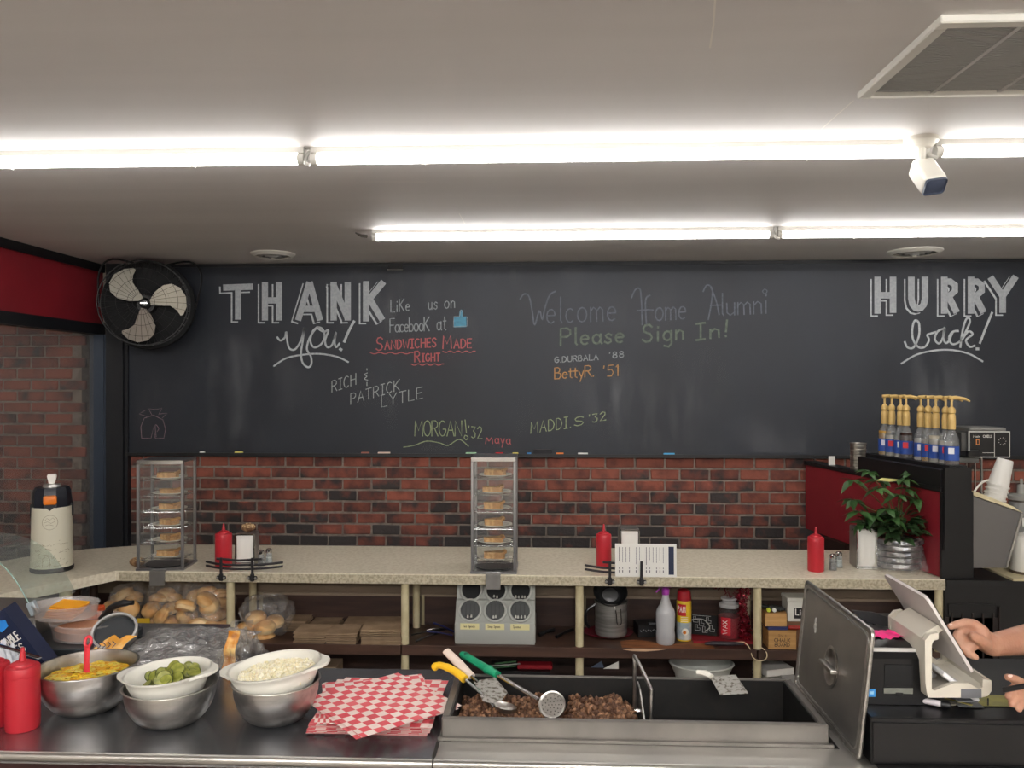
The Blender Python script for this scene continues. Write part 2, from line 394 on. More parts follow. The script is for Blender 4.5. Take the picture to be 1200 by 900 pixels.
# left partition: black beams, red panel, glass, steel-blue post
red_wall = mat('red_panel_paint', (138, 34, 44), .45, c2=(128, 31, 41), scale=3)
blk_trim = mat('black_trim', (20, 22, 27), .5)
blue_trim = mat('blue_grey_post', (48, 58, 72), .4)
PT = .07
def zb(v, u=60): return P(u, v, X=LX).z
struct('trim_2', M().box(LX-PT, LX+.012, 0.2, WY, 2.44, CZ), blk_trim)
struct('trim_3', M().box(LX-PT+.01, LX, 0.2, WY-.001, 2.115, 2.44), red_wall)
struct('trim_4', M().box(LX-PT, LX+.015, 0.2, WY, 2.05, 2.115), blk_trim)
struct('window_1', M().box(LX-.04, LX-.034, 0.2, WY-.05, 0, 2.05), film('partition_glass', (248, 246, 244), clear=.93, rough=.15))
xa, xb, xc = PX(113, WY-.03), PX(127, WY-.03), PX(149, WY-.03)
struct('trim_5', M().box(LX-.06, xa+.07, WY-.05, WY-.02, 0, 2.05).box(xa+.045, xa+.06, WY-.057, WY-.05, 0, 2.05), blue_trim)
struct('trim_6', M().box(xb, xc-.012, WY-.06, WY, 0, CZ).box(xc-.01, xc+.012, WY-.045, WY, 0, CZ), blk_trim)
# ---------------------------------------------------------------- chalkboard
board_m = mat('slate_paint', (34, 39, 48), .55, c2=(29, 32, 39), scale=1.6, detail=6, stretch=(1.4, 1, .5), lo=.3, hi=.75)
BY = WY-.03
root = thing('chalkboard', 'long dark chalkboard covered in chalk greetings above the brick wall', 'chalkboard', (0, 0, 0))
X0 = xc+.012
ob('board', M().box(X0, 4.45, BY, WY-.001, TZ+.012, CZ-.002), board_m, root, 0)
ob('chalk_ledge', M().box(X0, 4.45, BY-.035, BY, TZ-.004, TZ+.012, bev=.003).box(X0, 4.45, BY-.04, BY-.035, TZ-.004, TZ+.017), black, root, 0)
ob('top_strip', M().box(X0, 4.45, BY-.008, BY, CZ-.022, CZ-.003), blk_trim, root, 0)
smear = M()
CB = BY-.0008
def bp(u, v, k=0): q = P(u, v, Y=CB-k); return q
def chalkmat(name, c, dark=.35):
    c = tuple(x*.9 for x in c)
    return mat(name, c, .9, c2=tuple(int(x*(1-dark)+45*dark) for x in c), scale=70, detail=2, lo=.35, hi=.7)
cw, cw2 = chalkmat('white_chalk', (200, 205, 208), .2), chalkmat('thin_white_chalk', (160, 165, 168), .25)
cfaint = chalkmat('faint_blue_chalk', (108, 112, 124)); cgreen = chalkmat('green_chalk', (112, 124, 108)); cred = chalkmat('red_chalk', (200, 100, 102), .2)
cor = chalkmat('orange_chalk', (205, 150, 90), .2); cyel = chalkmat('yellow_green_chalk', (165, 178, 132), .25); cblue = chalkmat('blue_chalk', (92, 160, 190), .2); cdim = chalkmat('dim_chalk', (150, 122, 132))
NB = (0, -1, 0); LN = [0]
def line(m, pts, px=1.3, sm=True, k=0):
    q = [bp(u, v, k) for u, v in pts]
    if sm and len(q) > 2: q = smoothpts(q)
    LN[0] += 1; q = [p_ + Vector((0, -.00003*(LN[0] % 12), 0)) for p_ in q]
    m.ribbon(q, px/190, NB)
def word(m, s, u0, v0, u1, v1, h, px=1.2, track=.22):
    st, W = text_strokes(s, track)
    for l in st:
        pts = [(u0+(u1-u0)*x/W, v0+(v1-v0)*x/W - z*h) for x, z in l]
        line(m, pts, px, False)
def chalk(name, mt, build, label=None):
    m = M(); build(m); o = ob(name, m, mt, root, 0, True)
    if label: o['label'] = label
    return o
def z4(x, y): return (250+x/3.871, 310+y/3.871)
def z5(x, y): return (560+x/3.333, 310+y/3.333)
def z6(x, y): return (900+x/3.913, 290+y/3.913)
Z = lambda f, *p: [f(*q) for q in p]
def block(m, strokes, px, dx=0, dy=0, k=0):
    for s in strokes: line(m, [(u+dx, v+dy) for u, v in s], px, False, k)
thank = [[(264, 337), (294, 336)], [(279, 337), (279, 372)],
  [(310.5, 333), (310.5, 373)], [(327, 333), (327, 373)], [(310, 352), (327, 352)],
  [(350, 373), (362, 333)], [(374.5, 373), (363.5, 333)], [(354, 362), (372, 362)],
  [(391, 373), (391, 333)], [(391, 334), (407, 372)], [(407.5, 373), (407.5, 333)],
  [(429, 374), (429, 332)], [(448, 332), (430, 354)], [(433, 350), (447, 373)]]
uarc = [(1068, 327), (1068, 350), (1069.5, 357), (1073, 361), (1076, 361.5), (1079, 361), (1082.5, 357), (1084, 350), (1084, 327)]
def rr(x): return [[(x+4, 327), (x+4, 365)], [(x+4, 330), (x+11, 330), (x+16.5, 334), (x+16.5, 341), (x+11, 346), (x+4, 346)], [(x+9, 347), (x+17.5, 364)]]
hurry = [[(1028.5, 327), (1028.5, 365)], [(1046.5, 327), (1046.5, 364)], [(1028, 346), (1046, 346)], uarc] + rr(1102.6) + rr(1134) + [
  [(1162, 327), (1174.5, 346)], [(1189, 326), (1175.5, 346)], [(1175, 344), (1175, 364)]]
for nm, st in (('thank', thank), ('hurry', hurry)):
    chalk('chalk_shadow_outline', cw, lambda m: block(m, st, 8.6, -4.2, 3.0))
    mb = M(); block(mb, st, 8.2, -2.6, 1.6, .0006); ob('chalk_gap', mb, board_m, root, 0, True)
    chalk('chalk_block_lettering', chalkmat('block_chalk', (178, 182, 186), .12), lambda m: block(m, st, 7.4, 0, 0, .0012))
def f(m):
    line(m, Z(z4, (290, 330), (305, 345), (325, 330), (330, 305), (335, 345), (345, 380), (370, 385), (395, 350), (408, 310), (413, 288), (405, 350), (398, 400), (405, 445), (430, 466), (445, 450), (442, 415), (425, 385), (432, 345), (450, 310), (470, 285)), 2.3)
    line(m, Z(z4, (470, 285), (450, 305), (440, 345), (455, 375), (485, 365), (505, 330), (495, 292), (470, 285), (500, 305), (522, 298), (507, 345), (517, 375), (540, 362), (557, 305), (550, 350), (557, 375), (572, 358)), 2.3)
    line(m, Z(z4, (638, 258), (615, 300), (594, 350)), 3); line(m, Z(z4, (575, 383), (581, 387)), 3.2)
    line(m, Z(z4, (275, 460), (330, 425), (400, 410), (480, 405), (560, 418), (612, 442)), 2)
chalk('chalk_script_you', cw, f)
def f(m):
    line(m, Z(z6, (627, 433), (640, 458), (668, 458), (692, 405), (692, 348), (674, 335), (662, 370), (665, 420), (690, 457), (720, 455), (738, 425), (730, 402), (745, 395), (768, 388)), 2.3)
    line(m, Z(z6, (808, 372), (778, 385), (765, 420), (785, 440), (805, 405), (810, 365), (803, 410), (815, 438), (832, 425), (848, 388), (870, 382)), 2.3)
    line(m, Z(z6, (872, 383), (845, 388), (830, 415), (845, 443), (878, 432), (905, 390), (926, 340), (915, 322), (900, 350), (888, 405), (882, 457)), 2.3)
    line(m, Z(z6, (890, 422), (918, 385), (938, 398), (908, 425), (925, 455), (948, 450)), 2.3)
    line(m, Z(z6, (1027, 300), (1000, 365), (972, 438)), 2.6); line(m, Z(z6, (957, 465), (964, 465)), 3.2)
    line(m, Z(z6, (612, 532), (680, 492), (760, 473), (840, 470), (920, 487), (984, 522)), 2)
chalk('chalk_script_back', cw, f)
for a in (('LiKe', 458, 366, 480, 364, 14.5), ('us', 502, 363, 512.5, 362, 15), ('on', 521, 361.5, 533, 360.5, 15), ('FacebooK', 457, 389.5, 503, 387.5, 16, 1.3, .1), ('at', 512, 387, 523, 386.5, 18)):
    chalk('chalk_handwriting', cw2, lambda m: word(m, *a))
def f(m):
    word(m, 'S', 441, 411, 448.5, 410, 15, 1.5); word(m, 'ANDWICHES', 451, 409.5, 511, 406.5, 10.5, 1.5)
    word(m, 'M', 519, 408.5, 529, 408, 15, 1.5); word(m, 'ADE', 532, 408, 552.5, 407.5, 10.5, 1.5)
    word(m, 'R', 486, 424, 492, 424, 12.5, 1.5); word(m, 'IGHT', 494.5, 423.5, 515.5, 423, 9, 1.4)
    for a, b, v in ((434, 484, 413.7), (519, 557, 412), (482, 520, 427)):
        line(m, [(a+(b-a)*i/16, v+(1 if i % 4 in (1, 2) else -.6)*.8) for i in range(17)], 1.1)
chalk('chalk_handwriting', cred, f, 'red chalk lettering with wavy underlines')
def f(m):
    for k in range(9): line(m, [(532.5, 372+k*1.35), (546, 371.6+k*1.35)], 1.5, False)
    line(m, [(538.5, 372), (539.5, 364.5), (541.5, 364.5), (542, 372)], 1.4); line(m, [(540.3, 366), (540.3, 372)], 1.6, False)
chalk('chalk_thumb_drawing', cblue, f, 'small blue chalk thumbs-up drawing')
def f(m):
    line(m, [(532, 371), (531.3, 383), (547.5, 382), (547.8, 371.5), (542.5, 371.5), (542, 364), (540, 363), (538.5, 371), (532, 371)], .8, False)
    line(m, [(536, 377.5), (539, 375), (538, 379), (543, 375.5), (543, 379)], .8, False)
chalk('chalk_outline', cw2, f)
def f(m):
    word(m, 'RICH', 389, 459.5, 417, 450.5, 13, 1); line(m, [(430.5, 437), (427, 439), (430, 441), (427, 444), (431, 445.5)], 1); line(m, [(430, 432), (430, 434)], 1, False); line(m, [(430, 448), (430, 452)], 1, False)
    word(m, 'PATRICK', 411, 474, 468, 457, 12.5, 1); word(m, 'LYTLE', 447, 477, 495, 466.5, 13, 1)
chalk('chalk_signature', chalkmat('grey_chalk', (178, 182, 180), .2), f)
def f(m):
    word(m, 'MORGAN', 486, 511, 541, 511, 18, 1.1, .1); line(m, [(545, 492), (546.5, 507)], 1, False); line(m, [(545, 510), (548.5, 512), (546.5, 515.5), (544, 513), (545, 510)], .9)
    word(m, "'32", 549, 513, 565, 514, 14, 1)
    line(m, [(473, 524), (485, 522), (500, 517), (515, 519), (525, 522), (538, 515), (549, 523)], 1.1)
chalk('chalk_signature', cyel, f, 'pale yellow-green chalk signature')
chalk('chalk_signature', cred, lambda m: (line(m, [(569, 520), (570.5, 513), (573, 517), (576, 513), (577.5, 520)], 1), word(m, 'aya', 580, 519.5, 598, 520.5, 11, 1)), 'small red chalk signature')
def f(m):
    line(m, Z(z5, (165, 135), (180, 115), (200, 125), (212, 180), (222, 236), (240, 180), (252, 215), (262, 170), (280, 120), (302, 105)), 1.8)
    word(m, 'elcome', 640.5, 379, 722, 375.5, 30, 1.6, .2)
    line(m, Z(z5, (600, 130), (615, 98), (632, 95), (638, 130), (642, 235)), 1.7); line(m, Z(z5, (672, 120), (655, 140), (658, 232)), 1.7); line(m, Z(z5, (622, 180), (665, 176), (685, 178)), 1.5, False)
    word(m, 'ome', 768, 376, 804, 373.5, 27, 1.6, .15)
    line(m, Z(z5, (880, 105), (895, 80), (915, 95), (912, 150), (900, 215)), 1.7); line(m, Z(z5, (910, 90), (930, 140), (942, 195)), 1.7); line(m, Z(z5, (908, 160), (950, 158)), 1.5, False)
    word(m, 'lumni', 845, 370, 899, 367, 26, 1.6, .15); line(m, Z(z5, (1120, 95), (1112, 105), (1122, 115), (1130, 103), (1120, 95)), 1)
chalk('chalk_script_welcome', cfaint, f)
for a in (('Please', 657, 405, 731, 401, 20, 2.4, .2), ('Sign', 753, 401, 801, 397.5, 20, 2.4, .25), ('In!', 816, 398.5, 853, 394, 19, 2.4, .25)):
    chalk('chalk_printing', cgreen, lambda m: word(m, *a), 'thick grey-green chalk printing')
chalk('chalk_signature', cw2, lambda m: word(m, 'G.DURBALA', 650, 425, 701, 421.5, 6.5, 1.2)); chalk('chalk_year', cw2, lambda m: word(m, "'88", 714, 420, 731, 418.5, 7, 1.3))
chalk('chalk_signature', cor, lambda m: (word(m, 'BettyR.', 650, 444, 696, 441, 13, 1.3, .12), word(m, "'51", 707, 442, 725, 440, 13, 1.3)), 'orange chalk signature')
chalk('chalk_signature', cyel, lambda m: (word(m, 'MADDI.', 622, 508, 669, 501, 13, 1), word(m, 'S', 673, 499.5, 684, 497.5, 10, 1), word(m, "'32", 690, 496, 710, 492, 10, 1.1)))
def f(m):
    line(m, [(166, 513.5), (165, 500), (169, 490), (180, 486.5), (191, 492), (194, 503), (192, 513.5), (182, 513.5), (180, 500), (177, 513.5), (166, 513.5)], .8, False)
    line(m, [(183, 512), (182, 498), (186, 502), (184, 506)], .7)
    for a in ([(172, 488), (163, 485), (170, 481)], [(178, 486), (174, 479), (183, 480), (190, 478), (186, 486)], [(190, 490), (196, 484), (188, 485)]): line(m, a, .7, False)
chalk('chalk_arch_drawing', cdim, f, 'faint pink chalk drawing of an arch')
# rubbed-out chalk haze: broad faint patches that really are on the board
def haze_mat():
    m = bpy.data.materials.new('chalk_dust'); m.use_nodes = True; N = m.node_tree.nodes; L = m.node_tree.links; b = N['Principled BSDF']
    b.inputs['Base Color'].default_value = lin((130, 132, 138)); b.inputs['Roughness'].default_value = .95
    uv = N.new('ShaderNodeTexCoord'); n = N.new('ShaderNodeTexNoise'); n.inputs['Scale'].default_value = 7; n.inputs['Detail'].default_value = 5
    mp = N.new('ShaderNodeMapping'); mp.inputs['Scale'].default_value = (1.6, 1, .35); L.new(uv.outputs['Object'], mp.inputs[0]); L.new(mp.outputs[0], n.inputs['Vector'])
    n2 = N.new('ShaderNodeTexNoise'); n2.inputs['Scale'].default_value = 1.7; n2.inputs['Detail'].default_value = 2; L.new(uv.outputs['Object'], n2.inputs['Vector'])
    a = N.new('ShaderNodeMapRange'); a.inputs['From Min'].default_value = .45; a.inputs['From Max'].default_value = .75; a.inputs['To Max'].default_value = 1; L.new(n.outputs[0], a.inputs[0])
    a2 = N.new('ShaderNodeMapRange'); a2.inputs['From Min'].default_value = .48; a2.inputs['From Max'].default_value = .7; a2.inputs['To Max'].default_value = .5; L.new(n2.outputs[0], a2.inputs[0])
    mu = N.new('ShaderNodeMath'); mu.operation = 'MULTIPLY'; L.new(a.outputs[0], mu.inputs[0]); L.new(a2.outputs[0], mu.inputs[1]); L.new(mu.outputs[0], b.inputs['Alpha'])
    return m
m = M(); m.grid(lambda i, j: (X0+.02+i*(4.4-X0-.02), BY-.0003, TZ+.03+j*(CZ-TZ-.07)), 1, 1); ob('chalk_dust', m, haze_mat(), root, 0, True)
# chalk sticks and eraser on the ledge
LY = BY-.018; LZ = TZ+.012
def stick_mesh():
    return M().lathe([(0, -.028), (.0045, -.028), (.0055, -.022), (.0055, .026), (.005, .028), (0, .028)], 10, Matrix.Rotation(pi/2, 4, 'Y'))
for u, c, nm, ln in ((237, (225, 225, 220), 'white', .6), (280, (226, 214, 120), 'yellow', 1), (428, (168, 110, 96), 'brownish pink', 1), (450, (226, 200, 186), 'pale pink', 1.5), (552, (168, 206, 170), 'pale green', 1.3), (585, (214, 60, 62), 'red', .9), (604, (222, 206, 110), 'short yellow', .7), (620, (70, 130, 190), 'tiny blue', .5), (656, (216, 120, 60), 'orange', .9), (683, (216, 216, 212), 'long white', 1.2), (784, (90, 168, 214), 'sky blue', 1.3)):
    o = single('chalk_stick', stick_mesh(), mat('chalk_'+nm.replace(' ', '_'), c, .9), nm + ' piece of chalk lying on the chalkboard ledge', 'chalk', (PX(u, LY), LY, LZ+.0056), group='chalk on the ledge')
    o.scale = (ln*.9, 1.3, 1.3)
t = thing('chalk_eraser', 'dark felt eraser standing on the chalkboard ledge above the red bottle', 'eraser', (PX(636, LY), LY, LZ))
ob('felt_pad', M().box(-.055, .055, -.012, .004, 0, .03, bev=.003), mat('grey_felt', (40, 40, 44), .95), t); ob('back_block', M().box(-.055, .055, .004, .014, 0, .032, bev=.002), mat('eraser_back', (70, 66, 66), .7), t)
t = thing('board_clip', 'small silver clip at the top edge of the chalkboard', 'clip', (PX(463, BY-.02), BY-.008, CZ-.03))
ob('clip_plate', M().box(-.05, .05, -.012, -.001, -.02, -.012, bev=.002), chrome, t); ob('clip_bracket', M().box(-.045, .045, -.01, -.001, -.012, .025), black, t)
struct('wall_left_front', M().box(LX-PT, LX, -3.1, .2, 0, CZ), MATS['wall_paint'])
# ---------------------------------------------------------------- strip lights
def tube_mat(name, k):
    m = bpy.data.materials.new(name); m.use_nodes = True; N = m.node_tree.nodes; b = N['Principled BSDF']
    b.inputs['Base Color'].default_value = (.9, .9, .9, 1); b.inputs['Emission Color'].default_value = (1, .975, .95, 1); b.inputs['Emission Strength'].default_value = k
    return m
tm, tmb = tube_mat('lit_tube', TUBE), tube_mat('lit_tube_rear', TUBE_B)
fix_m = mat('lamp_housing', (200, 198, 192), .5)
def strip(x0, x1, y, mt, label, g='ceiling strip lights'):
    t = thing('strip_light', label, 'ceiling light', ((x0+x1)/2, y, CZ), 0, g); h = (x1-x0)/2-.006
    ob('base_channel', M().box(-h, h, -.012, .012, -.018, 0), fix_m, t, 0)
    ob('light_tube', M().lathe([(0, -h+.02), (.017, -h+.02), (.017, h-.02), (0, h-.02)], 14, Matrix.Translation((0, 0, -.036)) @ Matrix.Rotation(pi/2, 4, 'Y')), mt, t)
    for s in (-1, 1): ob('end_cap', M().lathe([(0, 0), (.019, 0), (.019, .02), (0, .02)], 14, Matrix.Translation((s*h if s < 0 else h-.02, 0, -.036)) @ Matrix.Rotation(pi/2, 4, 'Y')), fix_m, t)
    for q in (-.6, 0, .6): ob('clip', M().box(q-.005, q+.005, -.006, .006, -.058, -.053), fix_m, t, 0)
    return t
R1, R2 = 2.52, 3.88
for i, (a, b) in enumerate(((-2.69, -.76), (-.75, 1.18), (1.19, 3.12))):
    strip(a, b, R1, tm, ('lit strip light at the left end of the nearer ceiling row', 'lit strip light in the middle of the nearer ceiling row', 'lit strip light at the right end of the nearer row behind the security camera')[i])
for i, (a, b) in enumerate(((-.85, 1.09), (1.10, 3.04))):
    strip(a, b, R2, tm, ('left lit strip light of the farther ceiling row', 'right lit strip light of the farther ceiling row')[i])
for y in (-.5, -2.0):
    for a, b in ((-2.2, -.27), (-.26, 1.67), (1.68, 3.6)): strip(a, b, y, tmb, '%s lit strip light of the %s row out of view over the customer side' % ('left' if a < -1 else 'middle' if a < 1 else 'right', 'nearer' if y > -1 else 'farther'), 'strip lights out of view')
strip(-4.3, -3.1, 3.7, tm, 'unseen strip light added beyond the glass partition to light the bricks', 'strip lights out of view')  # added lamp, brightens the brick wall behind the glass
def conduit(x, y):
    o = single('cable_conduit', M().tube(smoothpts([(0, .03, -.004), (0, .0, -.03), (.004, -.024, -.055), (.02, -.03, -.062)]), .006, 8), fix_m, '', 'conduit', (x, y, CZ)); return o
for x, y, l in ((-.76, R1, 'pale curved conduit joining the two left lights of the nearer row'), (1.17, R1, 'pale curved conduit beside the security camera on the nearer light row'), (1.09, R2, 'pale curved conduit between the two lights of the farther row')):
    conduit(x, y)['label'] = l
t = thing('cable_plug', 'small dark lead at the left tip of the farther strip light', 'cable', (-.87, R2, CZ-.03))
ob('lead', M().tube([(0, 0, 0), (-.03, 0, .004), (-.06, .01, .02)], [.008, .007, .003], 8), mat('plug_grey', (90, 86, 80), .6), t)
# ---------------------------------------------------------------- ceiling return grille, diffusers, security camera
gx0, gx1, gy0, gy1 = .80, 1.62, 1.66, 2.10
t = thing('return_air_grille', 'large white framed return air grille in the ceiling at top right', 'vent', ((gx0+gx1)/2, (gy0+gy1)/2, CZ))
W2, D2 = (gx1-gx0)/2, (gy1-gy0)/2; fw = .03
vent_w = mat('vent_white', (214, 212, 204), .5); vent_g = mat('vent_grey_mesh', (176, 176, 174), .7, c2=(150, 150, 150), scale=160, detail=1)
for a in ((-W2, W2, -D2, -D2+fw), (-W2, W2, D2-fw*.4, D2), (-W2, -W2+fw, -D2+fw, D2-fw*.4), (W2-fw, W2, -D2+fw, D2-fw*.4)): ob('frame_rail', M().box(*a, -.018, 0, bev=.003), vent_w, t)
ob('filter_mesh', M().box(-W2+.02, W2-.02, -D2+.02, D2-.01, -.004, 0), vent_g, t, 0)
for k in range(1, 5): x = -W2+k*.165+.02; ob('divider', M().box(x-.005, x+.005, -D2+fw, D2-fw*.4, -.009, -.004), mat('divider_grey', (185, 185, 182), .6), t, 0)
sl = M()
for k in range(40): y = -D2+.035+k*(2*D2-.06)/40; sl.box(-W2+fw, W2-fw, y, y+.003, -.008, -.004)
o = ob('louvre_slats', sl, mat('slat_grey', (165, 165, 162), .6), t, 0); o['kind'] = 'stuff'
for u, v, r, l in ((320, 297, .125, 'round white ceiling diffuser above the left of the chalkboard'), (1072, 294, .145, 'round white ceiling diffuser above the right end of the chalkboard')):
    p = P(u, v, Z=CZ); t = thing('ceiling_diffuser', l, 'vent', (p.x, p.y, CZ), 0, 'round ceiling diffusers')
    ob('outer_ring', M().lathe([(r, 0), (r, -.006), (r*.82, -.02), (r*.74, -.014), (r*.78, 0)], 32), vent_w, t)
    ob('dark_throat', M().lathe([(0, -.003), (r*.74, -.003)], 24), black_m, t, 0)
    for k, q in enumerate((.6, .42, .24)): ob('cone_ring', M().lathe([(r*q, -.006), (r*(q-.09), -.02-.004*k), (r*(q-.1), -.016), (r*(q-.03), -.005)], 28), mat('diffuser_grey', (150, 150, 148), .5), t)
    ob('damper_knob', M().lathe([(0, -.035), (.012, -.033), (.012, -.026), (.004, -.026), (.004, -.003)], 12), vent_w, t)
p = P(1070, 168, Z=CZ)
t = thing('security_camera', 'white bullet security camera hanging from the ceiling at the right light', 'camera', (p.x+.0, p.y-.05, CZ))
ob('mount_base', M().lathe([(0, 0), (.05, 0), (.05, -.012), (.03, -.03), (0, -.032)], 24), white_pl, t)
ob('mount_arm', M().tube([(0, 0, -.025), (0, 0, -.06), (.0, -.004, -.085)], [.016, .014, .012], 10), white_pl, t)
T = Matrix.Translation((.008, -.02, -.115)) @ Euler((radians(140), radians(-8), radians(0))).to_matrix().to_4x4()
ob('camera_body', M().box(-.034, .034, -.03, .03, -.045, .06, bev=.012, seg=3, T=T), white_pl, t)
ob('camera_face', M().box(-.031, .031, -.027, .027, .058, .064, bev=.008, seg=2, T=T), mat('camera_face', (58, 66, 84), .3), t)
# ---------------------------------------------------------------- wall fan in the corner
fc = P(171, 356, Y=4.6)
t = thing('wall_fan', 'black caged wall fan with three silver blades beside the chalkboard', 'fan', fc, 0, rot=(0, 0, .25))
FR = .245; Ry = Matrix.Rotation(pi/2, 4, 'X')
wire = M()
for (r, y) in ((FR, 0), (FR, -.07), (FR*.8, -.1), (FR*.55, -.115), (FR*.3, -.12), (.045, -.12)):
    wire.tube([(r*cos(2*pi*i/48), y, r*sin(2*pi*i/48)) for i in range(48)], .0035 if r == FR else .0011, 6, closed=True)
o = ob('guard_rings', wire, black, t)
wire = M()
for k in range(36):
    a = 2*pi*k/36; c_, s_ = cos(a), sin(a)
    wire.tube([(c_*r, y, s_*r) for r, y in ((.045, -.12), (FR*.55, -.115), (FR*.8, -.1), (FR, -.07), (FR, 0), (FR*.8, .08), (.1, .12))], .0009, 4, cap=False)
o = ob('guard_wires', wire, black, t); o['kind'] = 'stuff'
ob('back_drum', M().lathe([(0, 0), (FR*1.06, 0), (FR*1.08, .02), (.12, .09), (0, .09)], 40, Matrix.Translation((0, .06, 0)) @ Matrix.Rotation(-pi/2, 4, 'X')), mat('fan_back', (7, 8, 11), .8), t)
ob('motor', M().lathe([(0, 0), (.05, 0), (.055, .02), (.055, .1), (.03, .12), (0, .12)], 24, Matrix.Rotation(-pi/2, 4, 'X')), black, t)
hub_ = ob('hub', M().lathe([(0, -.05), (.02, -.048), (.032, -.03), (.032, .0), (0, .0)], 20, Matrix.Rotation(-pi/2, 4, 'X')), black_gl, t)
ob('hub_badge', M().box(-.02, .02, -.052, -.049, -.006, .006, bev=.002), chrome, hub_)
blade_m = mat('fan_blade', (176, 172, 160), .35, .75)
bl = [(x_*1.04, z_*1.22) for x_, z_ in [(.02, .012), (.05, .045), (.10, .075), (.15, .078), (.19, .055), (.212, .01), (.205, -.04), (.18, -.075), (.165, -.078), (.15, -.05), (.12, -.025), (.07, -.02), (.02, -.012)]]
for k, a in enumerate((132, 258, 8)):
    Rk = Matrix.Rotation(-radians(a), 4, 'Y')
    m = M(); m.prism(bl, -.001, .001, 'y', T=Rk @ Matrix.Translation((.01, -.03, 0)) @ Matrix.Rotation(radians(14), 4, 'X'))
    ob('blade', m, blade_m, t, 20)
    m = M(); inner = [(x*.72+.045, z*.66) for x, z in bl[2:-2]]
    m.tube([(x, -.003, z) for x, z in inner], .002, 6, closed=True, T=Rk @ Matrix.Translation((.01, -.031, 0)) @ Matrix.Rotation(radians(14), 4, 'X'))
    ob('blade_rib', m, blade_m, t)
ob('wall_bracket', M().box(-.03, .03, .14, .33, -.05, .05, bev=.004).box(-.02, .02, .1, .16, .0, .03), black, t)
ob('yoke', M().tube(smoothpts([(-FR-.02, .05, -.02), (-FR-.03, .08, .18), (-FR+.04, .1, .27), (0, .16, .24), (FR-.03, .12, .27), (FR+.05, .08, .18), (FR+.02, .05, -.02)]), .006, 6), black, t)
# ---------------------------------------------------------------- service counter (pale laminate) with open shelving
CT = .87
t = thing('service_counter', 'long pale laminate counter with a bent left wing and open shelves below', 'counter', (0, 3.65, 0))
T0 = Matrix.Translation((0, -3.65, 0))
RX = PX(1107, 3.65)
top = [(RX, 3.645), (-2.0, 3.655), (-2.27, 3.2), (-2.52, 2.72), (-2.76, 2.72), (-2.76, 3.5), (-2.70, 3.78), (-2.58, 3.98), (-2.42, 4.13), (-2.2, 4.23), (-1.95, 4.27), (RX, 4.27)]
ob('worktop', M().prism(top[::-1], CT-.046, CT, 'z', T=T0), lam, t, 0)
ob('edge_trim', M().box(-1.98, RX, 3.643, 3.6455, CT-.044, CT-.004, T=T0), mat('laminate_edge', (190, 180, 156), .5, c2=(154, 145, 124), scale=95, detail=8, lo=.4, hi=.65), t, 0)
SH = .54
shelf_m = mat('shelf_laminate', (78, 55, 44), .45, c2=(62, 43, 35), scale=3, stretch=(1, 8, 8), detail=6)
seam = [-2.0, PX(470, 3.66), PX(888, 3.66)-.0, RX+.0]
for a, b in zip(seam, seam[1:]): ob('shelf', M().box(a+.002, b-.002, 3.66, 3.985, SH-.047, SH, bev=.002, T=T0), shelf_m, t)
ob('worn_patch', M().grid(lambda i, j: (PX(728, 3.7)+i*.42, 3.665+j*(.09+.03*sin(i*9)), SH+.0006), 12, 2, T=T0), mat('bare_wood', (150, 96, 58), .6, c2=(120, 74, 46), scale=12, stretch=(1, 6, 1)), t, 0)
ob('chipped_edge', M().prism([(PX(730, 3.66)+q, z) for q, z in ((0, SH-.004), (.05, SH+.001), (.2, SH+.001), (.16, SH-.006), (.1, SH-.012), (.04, SH-.011))], 3.656, 3.66, 'y', T=T0), mat('raw_chip', (196, 160, 128), .8), t, 0)
LS = .28
ob('lower_shelf', M().box(-2.0, RX, 3.66, 3.985, LS-.04, LS, T=T0), shelf_m, t, 0)
ob('apron', M().box(-2.3, RX, 3.985, 4.0, .69, CT-.046, T=T0).box(-2.3, RX, 3.978, 3.99, .68, .692, T=T0), mat('apron_paint', (130, 114, 96), .6), t, 0)
ob('back_panel', M().box(-2.3, RX, 3.99, 4.01, 0, .69, T=T0), wood_dk, t, 0)
ob('plinth', M().box(-2.0, RX, 3.75, 3.985, 0, LS-.04, T=T0), black_m, t, 0)
for i, u in enumerate((271, 475, 679, 887, 1099)):
    x = PX(u, 3.69)
    ob('leg', M().lathe([(0, SH), (.0185, SH), (.0185, CT-.046), (0, CT-.046)], 14, T0 @ Matrix.Translation((x, 3.683, 0))), cream, t)
    ob('leg', M().lathe([(0, LS), (.0185, LS), (.0185, SH-.047), (0, SH-.047)], 14, T0 @ Matrix.Translation((x, 3.683, 0))), cream, t)
    ob('rear_leg', M().lathe([(0, SH), (.018, SH), (.018, CT-.046), (0, CT-.046)], 14, T0 @ Matrix.Translation((x+.012, 3.935, 0))), cream, t)
    ob('back_stile', M().box(x+.03, x+.045, 3.975, 3.985, SH, .69, T=T0), mat('stile_paint', (150, 138, 108), .6), t, 0)
p = P(69, 700, Y=3.45)
ob('leg', M().lathe([(0, 0), (.026, 0), (.026, CT-.046), (0, CT-.046)], 14, T0 @ Matrix.Translation((p.x, 3.5, 0))), cream, t)
ob('leg', M().lathe([(0, 0), (.02, 0), (.02, CT-.046), (0, CT-.046)], 14, T0 @ Matrix.Translation((PX(107, 3.9), 3.92, 0))), wood_dk, t)
ob('wing_panel', M().box(-2.72, -2.3, 3.86, 3.88, 0, CT-.046, T=T0), wood_dk, t, 0)
